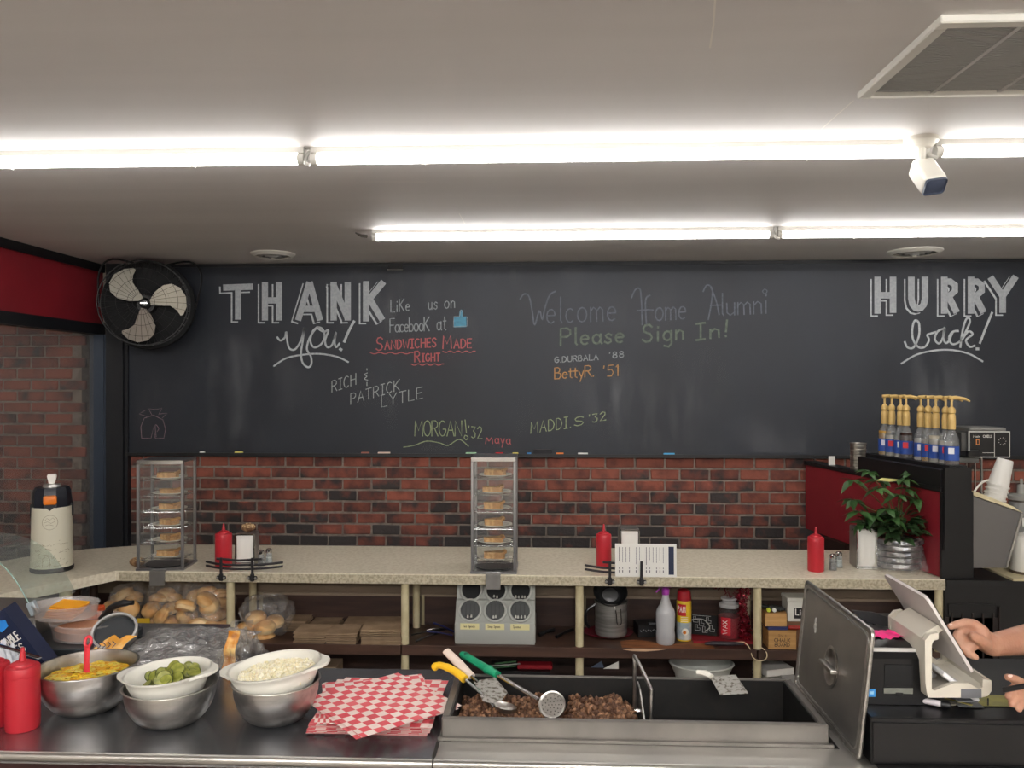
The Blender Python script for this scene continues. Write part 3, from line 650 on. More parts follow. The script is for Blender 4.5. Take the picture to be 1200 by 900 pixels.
# ---------------------------------------------------------------- stainless prep counter (foreground)
YF, YR = 1.84, 2.43
SX = PX(511, 1.9)
t = thing('prep_counter', 'long stainless steel prep counter across the foreground, left of the seam', 'counter', (0, 1.84, 0))
T0 = Matrix.Translation((0, -1.84, 0))
LXC = -1.14
ob('steel_top', M().prism([(SX-.002, YF+.012), (SX-.002, YR), (LXC, YR), (LXC, 2.86), (-2.3, 2.86), (-2.3, YF+.012)], CT-.03, CT, 'z', T=T0), steel_dk, t, 0)
ob('rolled_edge', M().tube([(-2.3, YF+.012, CT-.012), (SX-.002, YF+.012, CT-.012)], .0122, 14, T=T0), steel, t)
ob('front_panel', M().box(-2.3, SX-.002, YF+.06, YF+.08, .05, CT-.03, T=T0), mat('dark_red_front', (52, 24, 24), .5), t, 0)
ob('side_panel', M().box(LXC-.02, LXC, YF+.5, 2.86, .05, CT-.03, T=T0).box(-2.3, LXC-.02, 2.84, 2.86, .05, CT-.03, T=T0).box(LXC, SX-.002, YR-.02, YR, .05, CT-.03, T=T0), steel_dk, t, 0)
# steam-table unit
wx0, wx1, wy0, wy1 = -.255, .68, 1.955, 2.26
WZ = .922
t = thing('steam_table', 'stainless steam table unit with a long sunken black well', 'steam table', (0, 1.84, 0))
st2 = mat('bright_steel_top', (184, 182, 176), .38, .9, c2=(156, 154, 150), scale=2.5, detail=5, lo=.35, hi=.7, bump=.03, bscale=5)
ob('steel_deck', M().box(SX+.002, 1.42, YF+.012, wy0-.012, CT-.03, CT, T=T0).box(wx1+.02, 1.42, wy0-.012, YR, CT-.03, CT, T=T0).box(SX+.002, wx1+.02, wy1+.001, wy1+.012, CT-.03, CT-.0005, T=T0).box(SX+.002, wx0-.012, wy0-.012, wy1+.012, CT-.03, CT-.001, T=T0), st2, t, 0)
ob('front_edge', M().tube([(SX+.002, YF+.012, CT-.012), (1.42, YF+.012, CT-.012)], .0122, 14, T=T0), steel, t)
ob('front_panel', M().box(SX+.002, 1.42, YF+.06, YF+.08, .05, CT-.03, T=T0), MATS['dark_red_front'], t, 0)
ob('rear_panel', M().box(SX+.002, 1.42, wy1-.01, wy1+.01, .05, CT-.03, T=T0), steel_dk, t, 0)
# raised collar
c = M()
def rail(x0, x1, y0, y1): c.box(x0, x1, y0, y1, CT, WZ, bev=.003, T=T0)
rail(wx0, wx1, wy0, wy0+.016)
rail(wx0, wx1, wy1-.01, wy1)
rail(wx0, wx0+.02, wy0+.016, wy1-.01)
rail(wx1-.02, wx1, wy0+.016, wy1-.01)
c.box(wx0-.008, wx1+.008, wy0-.01, wy0, CT, CT+.008, T=T0)
ob('raised_collar', c, mat('collar_steel', (134, 130, 126), .42, .85, c2=(116, 113, 110), scale=5), t, 30)
wb = mat('burnt_well', (12, 11, 10), .6, c2=(26, 22, 18), scale=30, detail=6, lo=.5, hi=.8)
h = M(); zb_ = .78
h.box(wx0+.02, wx1-.02, wy0+.016, wy1-.01, zb_-.01, zb_, T=T0)
h.box(wx0+.02, wx0+.024, wy0+.016, wy1-.01, zb_, WZ-.004, T=T0).box(wx1-.024, wx1-.02, wy0+.016, wy1-.01, zb_, WZ-.004, T=T0)
h.box(wx0+.02, wx1-.02, wy0+.016, wy0+.02, zb_, WZ-.004, T=T0).box(wx0+.02, wx1-.02, wy1-.014, wy1-.01, zb_, WZ-.004, T=T0)
ob('well_liner', h, wb, t, 0)
# mid seam
single('seam_strip', M().box(-.004, .004, -.07, .01, 0, .0015), mat('seam_grime', (38, 34, 30), .7), 'dark grimy seam between the prep counter and the steam table', 'seam', (SX, 1.93, CT))
# divider with wire handle
t = thing('well_divider', 'steel divider plate with a bent wire handle standing in the well', 'divider', (.255, 2.1, zb_))
ob('plate', M().prism([(-.115, 0), (.14, 0), (.14, .135), (.08, .135), (-.07, .07), (-.115, .06)], -.002, .002, 'x'), steel, t, 0)
ob('handle', M().tube(smoothpts([(-.014, .085, .06), (-.014, .085, .2), (-.013, .075, .222), (.006, -.07, .2), (.008, -.085, .18), (.006, -.085, .045)], 4), .0052, 8), steel, t)
for y, z in ((.085, .075), (-.085, .052)): ob('bolt', M().lathe([(0, -.012), (.007, -.012), (.007, .01), (0, .012)], 8, Matrix.Translation((-.008, y, z)) @ Matrix.Rotation(pi/2, 4, 'Y')), chrome, t)
# lid leaning upright beside the well
t = thing('rectangular_lid', 'rectangular steel lid standing on edge at the right end of the well', 'lid', (.722, 2.115, CT), 0, rot=(0, radians(6), 0))
LH, LW = .30, .235
def rr_poly(w, h, r, n=5):
    out = []
    for cx, cz, a0 in ((w-r, r-h, -90), (w-r, h-r, 0), (r-w, h-r, 90), (r-w, r-h, 180)):
        for i in range(n+1): a = radians(a0+90*i/n); out.append((cx+r*cos(a), cz+r*sin(a)))
    return out
Tm = Matrix.Translation((0, 0, LH/2+.003))
ob('lid_plate', M().prism(rr_poly(LW, LH/2, .012), -.002, .002, 'x', T=Tm), steel_mt, t, 0)
m = M()
pts = rr_poly(LW-.001, LH/2-.001, .013, 6)
m.tube([(0, y, z) for y, z in pts], .0055, 8, closed=True, T=Tm)
pts = rr_poly(LW-.014, LH/2-.014, .022, 6); m.tube([(-.003, y, z) for y, z in pts], .003, 6, closed=True, T=Tm)
ob('lid_rim', m, steel, t)
rec_ = ob('handle_recess', M().lathe([(.043, .0), (.047, .004), (.040, .005), (.034, .001), (0, .0005)], 28, Tm @ Matrix.Translation((-.002, -.02, -.01)) @ Matrix.Rotation(-pi/2, 4, 'Y') @ Matrix.Diagonal((1.15, 1.0, 1, 1))), steel, t)
ob('lid_handle', M().box(-.022, -.003, -.066, .026, -.016, -.004, bev=.004, seg=2, T=Tm), steel, rec_)
m = M(); 
for (y, z) in ((.12, .055), (.122, .068), (.118, .042), (.125, .05)): m.lathe([(0, .0), (.008, .0), (.007, .001), (0, .001)], 10, Tm @ Matrix.Translation((-.003, y, z)) @ Matrix.Rotation(-pi/2, 4, 'Y'))
ob('water_marks', m, mat('grease_spot', (190, 188, 182), .5), t)
# ---------------------------------------------------------------- red divider wall, black ledge
A = P(1105, 577, Y=3.66); Bx = P(944, 545, Y=WY-.06)
ang = atan2(Bx.y-A.y, Bx.x-A.x); ln = (Bx.xy-A.xy).length
t = thing('red_divider', 'red and black divider wall running from the counter back to the brick', 'divider', (A.x, A.y, CT))
t.rotation_euler = (0, 0, ang)   # local +x runs away from the camera, local -y towards the right-hand side
zt = A.z-CT
ob('red_panel', M().box(.012, ln, -.03, 0, .0, zt-.002), red_wall, t, 0).location.z = .003
ob('cap_rail', M().box(.0, ln, -.07, .012, zt, zt+.022, bev=.002), black, t)
lx = .66
ob('ledge_box', M().box(-.0, lx, -.118, -.031, zt+.023, zt+.118).box(0, lx, -.122, .012, zt+.023, zt+.10), black, t, 0)
ob('end_post', M().box(-.004, .011, -.145, .008, -.0, zt-.001).box(-.02, -.005, -.125, .005, .13, zt+.11), black, t, 0)
ob('side_panel', M().box(.015, ln, -.095, -.035, .30, zt-.001), black, t, 0)
o = ob('support_board', M().box(.78, .80, -.16, .02, -CT+.01, -.001).box(.80, 1.0, -.16, .02, -CT+.01, -.001), wood_dk, t, 0)
DIV = t; DZ = zt+CT; ZL = DZ+.118
def dv(x, y, z): return (t.matrix_basis @ Vector((x, y, z)))
MDIV = Matrix.Translation((A.x, A.y, 0)) @ Matrix.Rotation(ang, 4, 'Z')
# ---------------------------------------------------------------- black drinks counter at right
t = thing('drinks_counter', 'black counter with a pale top edge right of the laminate counter', 'counter', (RX, 3.66, 0))
ob('black_body', M().box(.005, 1.6, .0, .6, 0, .845).box(.02, .22, -.006, 0, 0, .76), mat('black_cabinet', (15, 14, 15), .5), t, 0)
ob('counter_slab', M().box(.005, 1.6, -.02, .6, .845, .868), black, t, 0)
ob('pale_top', M().box(.29, 1.6, -.024, .6, .8685, .879), cream, t, 0)
for k in range(5): ob('rib', M().box(.03+.045*k, .036+.045*k, -.012, -.006, 0, .72), mat('brown_rib', (40, 30, 27), .6), t, 0)
ob('door_panel', M().box(.006, .235, -.006, 0, 0, .70).box(.235, .24, -.016, 0, 0, .75), mat('brown_black_panel', (36, 27, 25), .55), t, 0)
# ---------------------------------------------------------------- things standing on the laminate counter
def on_ct(u, v, Z=None): return P(u, v, Z=CT if Z is None else Z)
def bottle_parts(t, R, H, mt):
    """squeeze bottle: body, shouldered cap and nozzle"""
    ob('bottle_body', M().lathe([(0, 0), (R*.94, 0), (R, .006), (R, H*.62), (R*.99, H*.66), (R*.9, H*.68), (0, H*.68)], 28), mt, t)
    ob('screw_cap', M().lathe([(0, H*.66), (R*1.0, H*.665), (R*1.0, H*.75), (R*.93, H*.775), (R*.72, H*.785), (R*.66, H*.81), (R*.4, H*.835), (0, H*.84)], 28), mt, t)
    ob('nozzle', M().lathe([(R*.24, H*.83), (R*.17, H*.9), (R*.1, H), (0, H)], 14), mt, t)
def squeeze(loc, R, H, label, mt=None):
    t = thing('squeeze_bottle', label, 'bottle', loc, 0, 'red squeeze bottles'); bottle_parts(t, R, H, mt or red_pl); return t
p = on_ct(262, 664); squeeze(p, .039, .205, 'red squeeze bottle behind the wire rack left of the dessert-stack side')['label'] = 'red squeeze bottle behind the left rack, next to a napkin dispenser'
p = on_ct(707.5, 665); squeeze(p, .036, .205, 'red squeeze bottle behind the rack that holds the white menu')
p = on_ct(956, 669); squeeze(p, .037, .205, 'red squeeze bottle standing alone beside the salt and pepper shakers')
# airpot
p = on_ct(61, 668)
t = thing('airpot', 'cream coffee airpot with black lid and orange button on the left wing', 'airpot', p, .46)
pot_m = mat('airpot_enamel', (206, 202, 184), .4)
ob('pot_body', M().lathe([(0, .01), (.088, .01), (.09, .02), (.083, .30), (.0, .30)], 36), pot_m, t)
ob('base_ring', M().lathe([(0, 0), (.085, 0), (.0915, .006), (.0915, .02), (.089, .024), (0, .024)], 36), black, t)
ob('pot_lid', M().lathe([(.083, .29), (.083, .33), (.078, .375), (.07, .39), (.0, .392)], 10), mat('navy_black', (24, 28, 38), .4), t, 25)
o = ob('orange_button', M().box(-.028, .028, -.092, -.07, .315, .358, bev=.009, seg=2), mat('orange_plastic', (224, 120, 30), .4), t)
ob('lid_latch', M().prism([(-.016, .302), (.016, .302), (0, .288)], -.088, -.08, 'y'), black, t, 0)
ob('pump_lever', M().tube([(0, 0, .39), (0, 0, .415)], .012, 10).prism([(-.012, .405), (.012, .405), (.02, .44), (.016, .45), (-.016, .45), (-.02, .44)], -.012, .006, 'y').lathe([(0, .388), (.04, .388), (.036, .402), (0, .404)], 20), mat('pump_chrome', (200, 198, 194), .3, .8), t)
for s in (-1, 1): ob('handle_lug', M().box(s*.078-.01, s*.078+.01, -.016, .016, .25, .315, bev=.004), black, t)
m = M()   # printed crest and street scene
def cyl(x, z, r): a = x/r; return (r*sin(a), -r*cos(a), z)
m2 = [[(.045*cos(a)*.72, .235+.033*sin(a)) for a in [2*pi*i/20 for i in range(21)]], [(-.02, .245), (-.012, .255), (0, .246), (.012, .256), (.02, .246)], [(-.024, .234), (-.01, .239), (.004, .231), (.02, .238)], [(-.018, .222), (-.004, .226), (.014, .22)]]
for k in range(34):
    x0 = random.uniform(-.075, .07); z0 = random.uniform(.03, .115) if random.random() < .8 else .13
    m2.append([(x0+random.uniform(0, .012)*q, z0+random.uniform(-.006, .006)) for q in range(4)])
m2.append([(-.08, .105), (-.04, .115), (0, .135), (.04, .15), (.075, .155)]); m2.append([(-.03, .03), (-.03, .07), (-.015, .085), (0, .07), (0, .03), (-.03, .03)])
for l in m2:
    q = [Vector(cyl(x-.0, z, .0905-.0035*z/.15)) for x, z in l]
    m.ribbon(q, .0016, (0, -1, 0))
ob('printed_scene', m, mat('sepia_print', (130, 118, 92), .7), t, 0, True)
# pie cases
case_m = mat('case_frame', (160, 160, 162), .3, .9)
plate_m = mat('white_china', (226, 222, 212), .25)
LV = ['top', 'second', 'third', 'fourth', 'fifth', 'bottom']
def pie_case(loc, rz, w, d, h, side):
    t = thing('pie_case', 'tall clear pie display case on the counter, '+side, 'display case', loc, rz, 'pie display cases')
    x, r = w/2, .0065
    for sx in (-1, 1):
        for sy in (0, d): ob('corner_post', M().box(sx*(x-r)-r, sx*(x-r)+r, sy-r, sy+r, .012, h-.012, bev=.002), case_m, t)
    ob('case_base', M().box(-x-.003, x+.003, -.01, d+.012, 0, .012, bev=.002), case_m, t)
    ob('base_mat', M().lathe([(0, .0125), (w*.44, .0125), (w*.44, .019), (0, .0195)], 32, Matrix.Translation((0, d/2, 0))), black_gl, t)
    ob('case_top', M().box(-x, x, -r, d+r, h-.012, h, bev=.003), case_m, t)
    ob('top_rail', M().box(-x+.002, x-.002, -.011, -.0066, h-.02, h-.001, bev=.001), chrome, t)
    for a in ((-x+.012, x-.012, -.001, .001), (-x+.012, x-.012, d-.001, d+.001)): ob('glass_pane', M().box(*a, .02, h-.02), glass, t, 0)
    for sx in (-1, 1): ob('glass_pane', M().box(sx*(x-.004)-.001, sx*(x-.004)+.001, .008, d-.008, .02, h-.02), glass, t, 0)
    step = (h-.07)/6; zs = []
    for k in range(6):
        z = .045+step*k; zs.append(z); m = M()
        for yy in (.02, d*.36, d*.68, d-.02): m.tube([(-x+.006, yy, z), (x-.006, yy, z)], .0016, 6)
        for sx in (-1, 1): m.tube([(sx*(x-.02), .01, z), (sx*(x-.02), d-.01, z)], .0016, 6)
        ob('wire_shelf', m, chrome, t)
    ob('mounting_bracket', M().box(-.034, .034, -.041, -.0315, -.062, .0, bev=.001).box(-.034, .034, -.041, -.0105, .0, .006), steel_mt, t, 0)
    return t, zs, d
c1 = on_ct(194, 665.5); c2 = on_ct(579.5, 668)
c1.y = max(c1.y, 3.665); c2.y = max(c2.y, 3.665)
plate = None
for (loc, rz, w, d, h, side, sd) in ((c1, radians(5), .216, .165, .515, 'left of the two', 'left'), (c2, 0, .208, .185, .535, 'middle of the room, right of the two', 'middle')):
    loc = (loc.x, 3.672, CT)
    t, zs, d = pie_case(loc, rz, w, d, h, side)
    Mx = Matrix.Translation(loc) @ Matrix.Rotation(rz, 4, 'Z')
    for k, z in enumerate(zs):
        lv = LV[5-k]
        dx = (.022 if sd == 'left' else random.uniform(-.006, .006))
        pc = Mx @ Vector((dx*.6, d*.5, z+.0018))
        if plate is None:
            plate = thing('plate', '', 'plate', pc, 0, 'dessert plates in the cases')
            ob('plate_dish', M().lathe([(0, 0), (.045, 0), (.05, .003), (.082, .011), (.083, .0135), (.05, .006), (0, .005)], 32), plate_m, plate)
            ob('rim_line', M().tube([(.066*cos(a), .066*sin(a), .0097) for a in [2*pi*i/32 for i in range(32)]], .0009, 5, closed=True), mat('blue_rim_line', (70, 74, 84), .4), plate)
            pl = plate
        else: pl = dup(plate, pc)
        pl.location = pc; pl['label'] = '%s white plate in the %s pie case' % (lv, sd)
        sc = .97
        pl.scale = (sc, sc*.88, 1)
        # pie slice
        a = random.uniform(-.3, .3); L_ = random.uniform(.085, .1); hh = random.choice([.019, .024, .028])
        s_ = thing('pie_slice', '%s wedge of pie in the %s pie case' % (lv, sd), 'pie', pc+Vector((random.uniform(-.012, .004), 0, .0062)), a, 'pie slices in the cases')
        poly = [(-L_*.5, .0)]+[(L_*.5*cos(q)+.0, L_*.42*sin(q)) for q in [radians(-62+124*i/6) for i in range(7)]]
        poly = [(-L_/2, .01), (-L_/2, -.01), (L_*.42, -.034), (L_*.5, -.015), (L_*.5, .015), (L_*.42, .034)]
        m = M(); m.prism(poly, 0, hh, 'z'); bmesh.ops.subdivide_edges(m.bm, edges=m.bm.edges[:], cuts=2, use_grid_fill=True)
        for v in m.bm.verts: v.co += Vector((random.uniform(-.0015, .0015), random.uniform(-.0015, .0015), random.uniform(0, .002) if v.co.z > hh*.5 else 0))
        ob('filling', m, pie_m, s_, 50)
        ob('crust', M().tube([(L_*.43, -.036, hh), (L_*.52, -.016, hh+.002), (L_*.52, .016, hh+.002), (L_*.43, .036, hh)], [.006, .008, .008, .006], 8), mat('baked_crust', (206, 160, 98), .7, c2=(176, 122, 66), scale=30), s_)
# wire racks clamped to the counter edge
def rack(u0, u1, ul, ur, v, label, top=True):
    x0, x1 = PX(u0, 3.64), PX(u1, 3.64); xl, xr = PX(ul, 3.64), PX(ur, 3.64); xm = (x0+x1)/2
    t = thing('menu_rack', label, 'rack', (xm, 3.64, CT), 0, 'black racks clamped to the counter edge')
    grey = mat('dark_rack_metal', (52, 50, 52), .45, .5)
    for x in (x0-xm, x1-xm):
        ob('upright', M().box(x-.006, x+.006, -.014, -.006, -.03, .072, bev=.002), grey, t)
        cl_ = ob('clamp', M().box(x-.009, x+.009, -.016, -.0035, -.036, -.002, bev=.003).box(x-.022, x+.022, -.011, -.0035, -.03, -.012, bev=.004), grey, t)
        for s in (-1, 1): ob('clamp_screw', M().lathe([(0, 0), (.005, 0), (.006, .004), (0, .005)], 10, Matrix.Translation((x+s*.016, -.011, -.021)) @ Matrix.Rotation(pi/2, 4, 'X')), steel_mt, cl_)
    for z, a, b in ((.018, xl-xm, xr-xm), (.036, xl-xm, xr-xm), (.058, x0-xm-.03, x1-xm+.035)):
        cur = smoothpts([(a, .045 if z < .05 else .010, z+.004), (a*.6, .018, z), (0, .010, z-.003), (b*.6, .018, z), (b, .045 if z < .05 else .010, z+.004)])
        ob('rail', M().tube(cur, .0055, 6), grey, t)
    return t
rack(260, 296.5, 237, 328, 660, 'black rack clamped to the counter in front of the left red bottle')
rack(714.5, 751.5, 686, 792, 660, 'black rack clamped to the counter holding the white menu')
# menu card
x0, x1 = PX(720.5, 3.66), PX(792, 3.66)
wz = .148
t = thing('menu_card', 'white printed menu card with a navy stripe, turned sideways in the rack', 'menu', ((x0+x1)/2, 3.6372, CT+.001), 0, rot=(radians(-2), 0, 0))
hw = (x1-x0)/2
card_ = ob('card', M().box(-hw, hw, 0, .0012, 0, wz), paper, t, 0)
ob('navy_stripe', M().box(hw-.036, hw-.012, -.0008, -.0001, .01, wz-.012), mat('navy_print', (30, 38, 66), .6), t, 0)
m = M()
for k in range(14):
    x = -hw+.018+k*.0152
    if k in (4, 7): continue
    z0 = wz-.016; n = random.randint(5, 9)
    z = z0
    while z > wz*(.42 if k % 3 else .5):
        l = random.uniform(.005, .012); m.ribbon([(x, -.0004, z), (x, -.0004, z-l)], .0022 if k % 4 else .003, (0, -1, 0)); z -= l+.0025
    if k % 4 != 2: m.ribbon([(x, -.0004, .028), (x, -.0004, .02)], .004, (0, -1, 0)); m.ribbon([(x, -.0004, .04), (x, -.0004, .036)], .0035, (0, -1, 0))
ob('menu_print', m, mat('grey_print', (92, 92, 100), .7), card_, 0, True)
# napkin dispensers
def napkins(u, v, wpx, h, label, rz=0., tall=True, d=.11):
    p = on_ct(u, v); w = wpx*p.y/F/2
    t = thing('napkin_dispenser', label, 'napkin dispenser', p, rz, 'chrome napkin dispensers')
    ob('case', M().box(-w, w, .004, d, 0, h, bev=.004), steel_mt, t)
    fr = M(); fr.box(-w, -w+.007, -.005, .006, 0, h, bev=.002).box(w-.007, w, -.005, .006, 0, h, bev=.002).box(-w, w, -.005, .006, h-.009, h, bev=.002).box(-w, w, -.01, .006, 0, .012, bev=.003)
    ob('face_frame', fr, chrome, t)
    n = M(); n.box(-w+.008, w-.008, -.002, .0035, .013, h-.01, bev=.001)
    n.grid(lambda i, j: ((i-.5)*2*(w-.012), -.006-.004*sin(j*pi)-.002*sin(i*9), .02+j*(h-.045)), 6, 6)
    ob('napkin', n, paper, t, 30)
    return p, w
pn, wn = napkins(287, 662, 23, .15, 'chrome napkin dispenser beside the left red bottle', .12, d=.09)
napkins(738, 661, 23, .168, 'chrome napkin dispenser standing behind the white menu')
napkins(1016, 667, 23, .19, 'tall chrome napkin dispenser beside the potted plant', -.06)
# snack pieces
snack = mat('nutty_snack', (150, 118, 84), .8, c2=(96, 62, 40), scale=40, bump=.6, bscale=70)
def nutty(loc, label, s=1.):
    t = thing('nut_roll', label, 'snack', loc, 0)
    m = M().sph((0, 0, .022*s), (.034*s, .026*s, .021*s), 3, jit=.05); ob('roll', m, snack, t)
    m = M()
    for k in range(34):
        a = random.uniform(0, 2*pi); e = random.uniform(.15, 1.4)
        m.sph((.033*s*cos(a)*cos(e), .025*s*sin(a)*cos(e), .022*s+.02*s*sin(e)), (.005*s, .004*s, .003*s), 1)
    o = ob('chopped_nuts', m, mat('nut', (196, 168, 128), .7), t); o['kind'] = 'stuff'
nutty((pn.x, pn.y+.045, CT+.15), 'nut covered roll sitting on top of the left napkin dispenser')
nutty(on_ct(161, 664), 'nut covered roll on the counter left of the pie case', 1.05)
# shakers
def shaker(u, v, label, fill, h=.075, r=.018):
    t = thing('shaker', label, 'shaker', on_ct(u, v), 0, 'salt and pepper shakers')
    ob('glass_jar', M().lathe([(0, 0), (r, 0), (r*1.02, .004), (r*.8, h*.7), (r*.74, h*.76), (r*.7, h*.76), (r*.7, h*.7), (r*.92, .006), (0, .006)], 8), film('shaker_glass', (225, 230, 230), clear=.8), t, 20)
    ob('contents', M().lathe([(0, .007), (r*.88, .007), (r*.78, h*.5), (0, h*.5)], 8), fill, t)
    ob('metal_cap', M().lathe([(0, h*.74), (r*.82, h*.74), (r*.86, h*.8), (r*.82, h*.93), (r*.5, h), (0, h)], 16), chrome, t)
pep = mat('ground_pepper', (84, 74, 64), .9, c2=(50, 44, 38), scale=200); salt = mat('table_salt', (232, 232, 228), .9)
shaker(976, 668, 'glass pepper shaker right of the lone red bottle', pep); shaker(983, 665, 'glass salt shaker behind the pepper shaker by the lone red bottle', salt)
shaker(306, 663, 'glass pepper shaker behind the left rack', pep); shaker(315, 661, 'glass salt shaker at the right end of the left rack', salt)
# ---------------------------------------------------------------- potted plant
p = on_ct(1058, 669); p.y += .06
t = thing('potted_plant', 'leafy green plant in a foil wrapped pot by the red divider', 'plant', p)
foil = mat('silver_foil', (170, 172, 176), .28, .85, c2=(120, 122, 128), scale=20, bump=.8, bscale=22)
m = M()
for k in range(5):
    z = .008+k*.028; m.lathe([(0, z), (.096+.003*k, z), (.107+.003*k, z+.012), (.102+.003*k, z+.026), (0, z+.026)], 36)
for v in m.bm.verts: v.co.xy *= 1+.02*sin(v.co.x*90)*cos(v.co.y*70)
ob('foil_pot', m, foil, t, 60)
def wf(i, j):
    a = 2*pi*i; r = .117+.010*sin(a*7+j*5)+.008*sin(a*13)+(.02 if j < .15 else 0); return (r*cos(a), r*sin(a), .002+j*.15+.006*sin(a*5))
ob('clear_wrapping', M().grid(wf, 60, 8), wrap, t, 60)
ob('soil', M().lathe([(0, .135), (.10, .135), (.10, .145), (0, .15)], 24), mat('potting_soil', (40, 30, 24), .95), t)
leaf_m = mat('green_leaf', (62, 98, 50), .38, c2=(38, 66, 34), scale=9, objrand=.28)
leaf_d = mat('dark_glossy_leaf', (52, 76, 44), .32, c2=(36, 56, 34), scale=9, objrand=.3)
def leaf_mesh(L_, W_, mt, bend=.3):
    m = M(); n = 6
    prof = [0.02, .55, .95, 1, .75, .4, .03]
    rows = []
    for i in range(n+1):
        s = i/n; x = L_*s; z = -bend*L_*s*s
        rows.append([m.bm.verts.new((x, -W_/2*prof[i], z+.12*W_*prof[i])), m.bm.verts.new((x, 0, z)), m.bm.verts.new((x, W_/2*prof[i], z+.12*W_*prof[i]))])
    for a, b in zip(rows, rows[1:]):
        m.bm.faces.new((a[0], a[1], b[1], b[0])); m.bm.faces.new((a[1], a[2], b[2], b[1]))
    me = bpy.data.meshes.new('leaf'); m.bm.to_mesh(me); m.bm.free(); me.materials.append(mt); me.shade_smooth(); return me
LF = [leaf_mesh(.062, .026, leaf_m), leaf_mesh(.075, .03, leaf_m, .45), leaf_mesh(.05, .022, leaf_m, .15)]
LD = [leaf_mesh(.06, .03, leaf_d), leaf_mesh(.07, .034, leaf_d, .5), leaf_mesh(.05, .026, leaf_d, .1)]
stem_m = mat('green_stem', (80, 92, 50), .6)
def leaf(me, pos, rot, s=1.):
    o = bpy.data.objects.new('leaf', me); COL.objects.link(o); o.parent = t; o.location = pos; o.rotation_euler = rot; o.scale = (s, s, s)
# upright stems with palmate leaf clusters; targets given as photo positions around the pot's depth
Y0 = p.y
for (u, v, dy, nl) in ((1018, 553, .0, 6), (1000, 563, -.02, 5), (1058, 562, -.03, 6), (1072, 551, .04, 6), (1053, 580, -.08, 6), (1028, 573, -.06, 6), (1072, 585, -.05, 6), (1001, 586, .02, 5), (1006, 600, -.04, 6), (1022, 604, -.07, 5), (1010, 613, -.02, 5), (1040, 596, -.09, 5), (1085, 572, .0, 5), (1062, 573, -.04, 5), (1047, 608, -.1, 5), (1034, 563, .02, 4)):
    q = P(u, v, Y=Y0+dy) - p
    ob('stem', M().tube(smoothpts([(random.uniform(-.03, .03), random.uniform(-.03, .03), .14), (q.x*.3, q.y*.3, .14+(q.z-.14)*.55), q], 3), [.0022]*7, 5, T=None), stem_m, t)
    for k in range(nl+2):
        az = 2*pi*k/(nl+2)+random.uniform(-.3, .3)
        leaf(random.choice(LF), q, (random.uniform(-.3, .3), random.uniform(-.25, .35), az), random.uniform(.95, 1.35))
leafless = P(1042, 563, Y=Y0-.06)-p
o = ob('pale_leaf', M().prism([(0, 0), (.03, .012), (.09, .006), (.115, 0), (.06, -.006)], -.0005, .0005, 'y', T=Matrix.Translation((leafless.x-.06, leafless.y, leafless.z))), mat('yellowing_leaf', (196, 192, 120), .6), t, 0); o['label'] = 'single pale yellow leaf'
for k in range(190):
    a = random.uniform(0, 2*pi); e = random.uniform(0, 1); r = .02+.1*sqrt(random.random())
    pos = Vector((r*1.15*cos(a)-.0, r*sin(a), .155+.11*e*(1-(r/.2)**2)))
    leaf(random.choice(LD), pos, (random.uniform(-.5, .5), random.uniform(-1.0, .1), a+random.uniform(-.6, .6)), random.uniform(.95, 1.35))
# ---------------------------------------------------------------- syrup bottles on the black ledge
syr_gl = film('syrup_glass', (228, 232, 234), clear=.88, gloss=.3)
gold = mat('gold_plastic', (200, 168, 104), .4, .1)
lblb = mat('blue_label', (40, 74, 150), .5); lblr = mat('red_label', (200, 40, 50), .5)
def syrup(i, s):
    loc = MDIV @ Vector((s, -.075, 0)); loc.z = ZL+.0005
    names = ['nearest', 'second nearest', 'third nearest', 'fourth nearest', 'fifth nearest', 'sixth nearest', 'seventh nearest', 'second farthest', 'farthest']
    t = thing('syrup_bottle', '%s clear syrup bottle with gold pump on the black ledge' % names[i], 'bottle', loc, 0, 'syrup bottles with pumps'); t.location.z = ZL+.0005
    R = .031
    ob('glass_body', M().lathe([(0, 0), (R, 0), (R, .10), (R*.85, .125), (R*.5, .15), (.013, .155), (.013, .165)], 20), syr_gl, t)
    cols = ((60, 30, 24), (216, 205, 190), (210, 200, 180), (198, 150, 70), (205, 198, 190))
    ob('syrup', M().lathe([(0, .003), (R*.93, .003), (R*.93, .085+.02*(i % 3)), (0, .085+.02*(i % 3))], 16), mat('syrup_%d' % (i % 5), cols[i % 5], .25, trans=.3), t)
    ob('label', M().lathe([(R*1.015, .02), (R*1.015, .085)], 24), lblb, t, 60)
    ob('label_badge', M().box(-.012, .012, -R*1.05, -R*.98, .05, .078, T=Matrix.Rotation(-.5, 4, 'Z')), lblr if i % 2 else mat('label_white', (215, 215, 220), .5), t)
    ob('pump_collar', M().lathe([(0, .16), (.0165, .16), (.0175, .2), (.016, .225), (.012, .23), (.0165, .235), (.0165, .25), (.008, .262), (0, .262)], 16), gold, t)
    ob('pump_spout', M().tube([(0, 0, .26), (0, 0, .30)], .0055, 8).tube([(-.012, 0, .302), (.02, 0, .304), (.06, -.004, .297), (.075, -.006, .287)], [.008, .0085, .006, .004], 8, T=Matrix.Rotation((-.1, .1, 0, .05)[i % 4], 4, 'Z')), gold, t)
for i, s in enumerate((.045, .085, .155, .21, .265, .38, .425, .50, .56)): syrup(i, s)
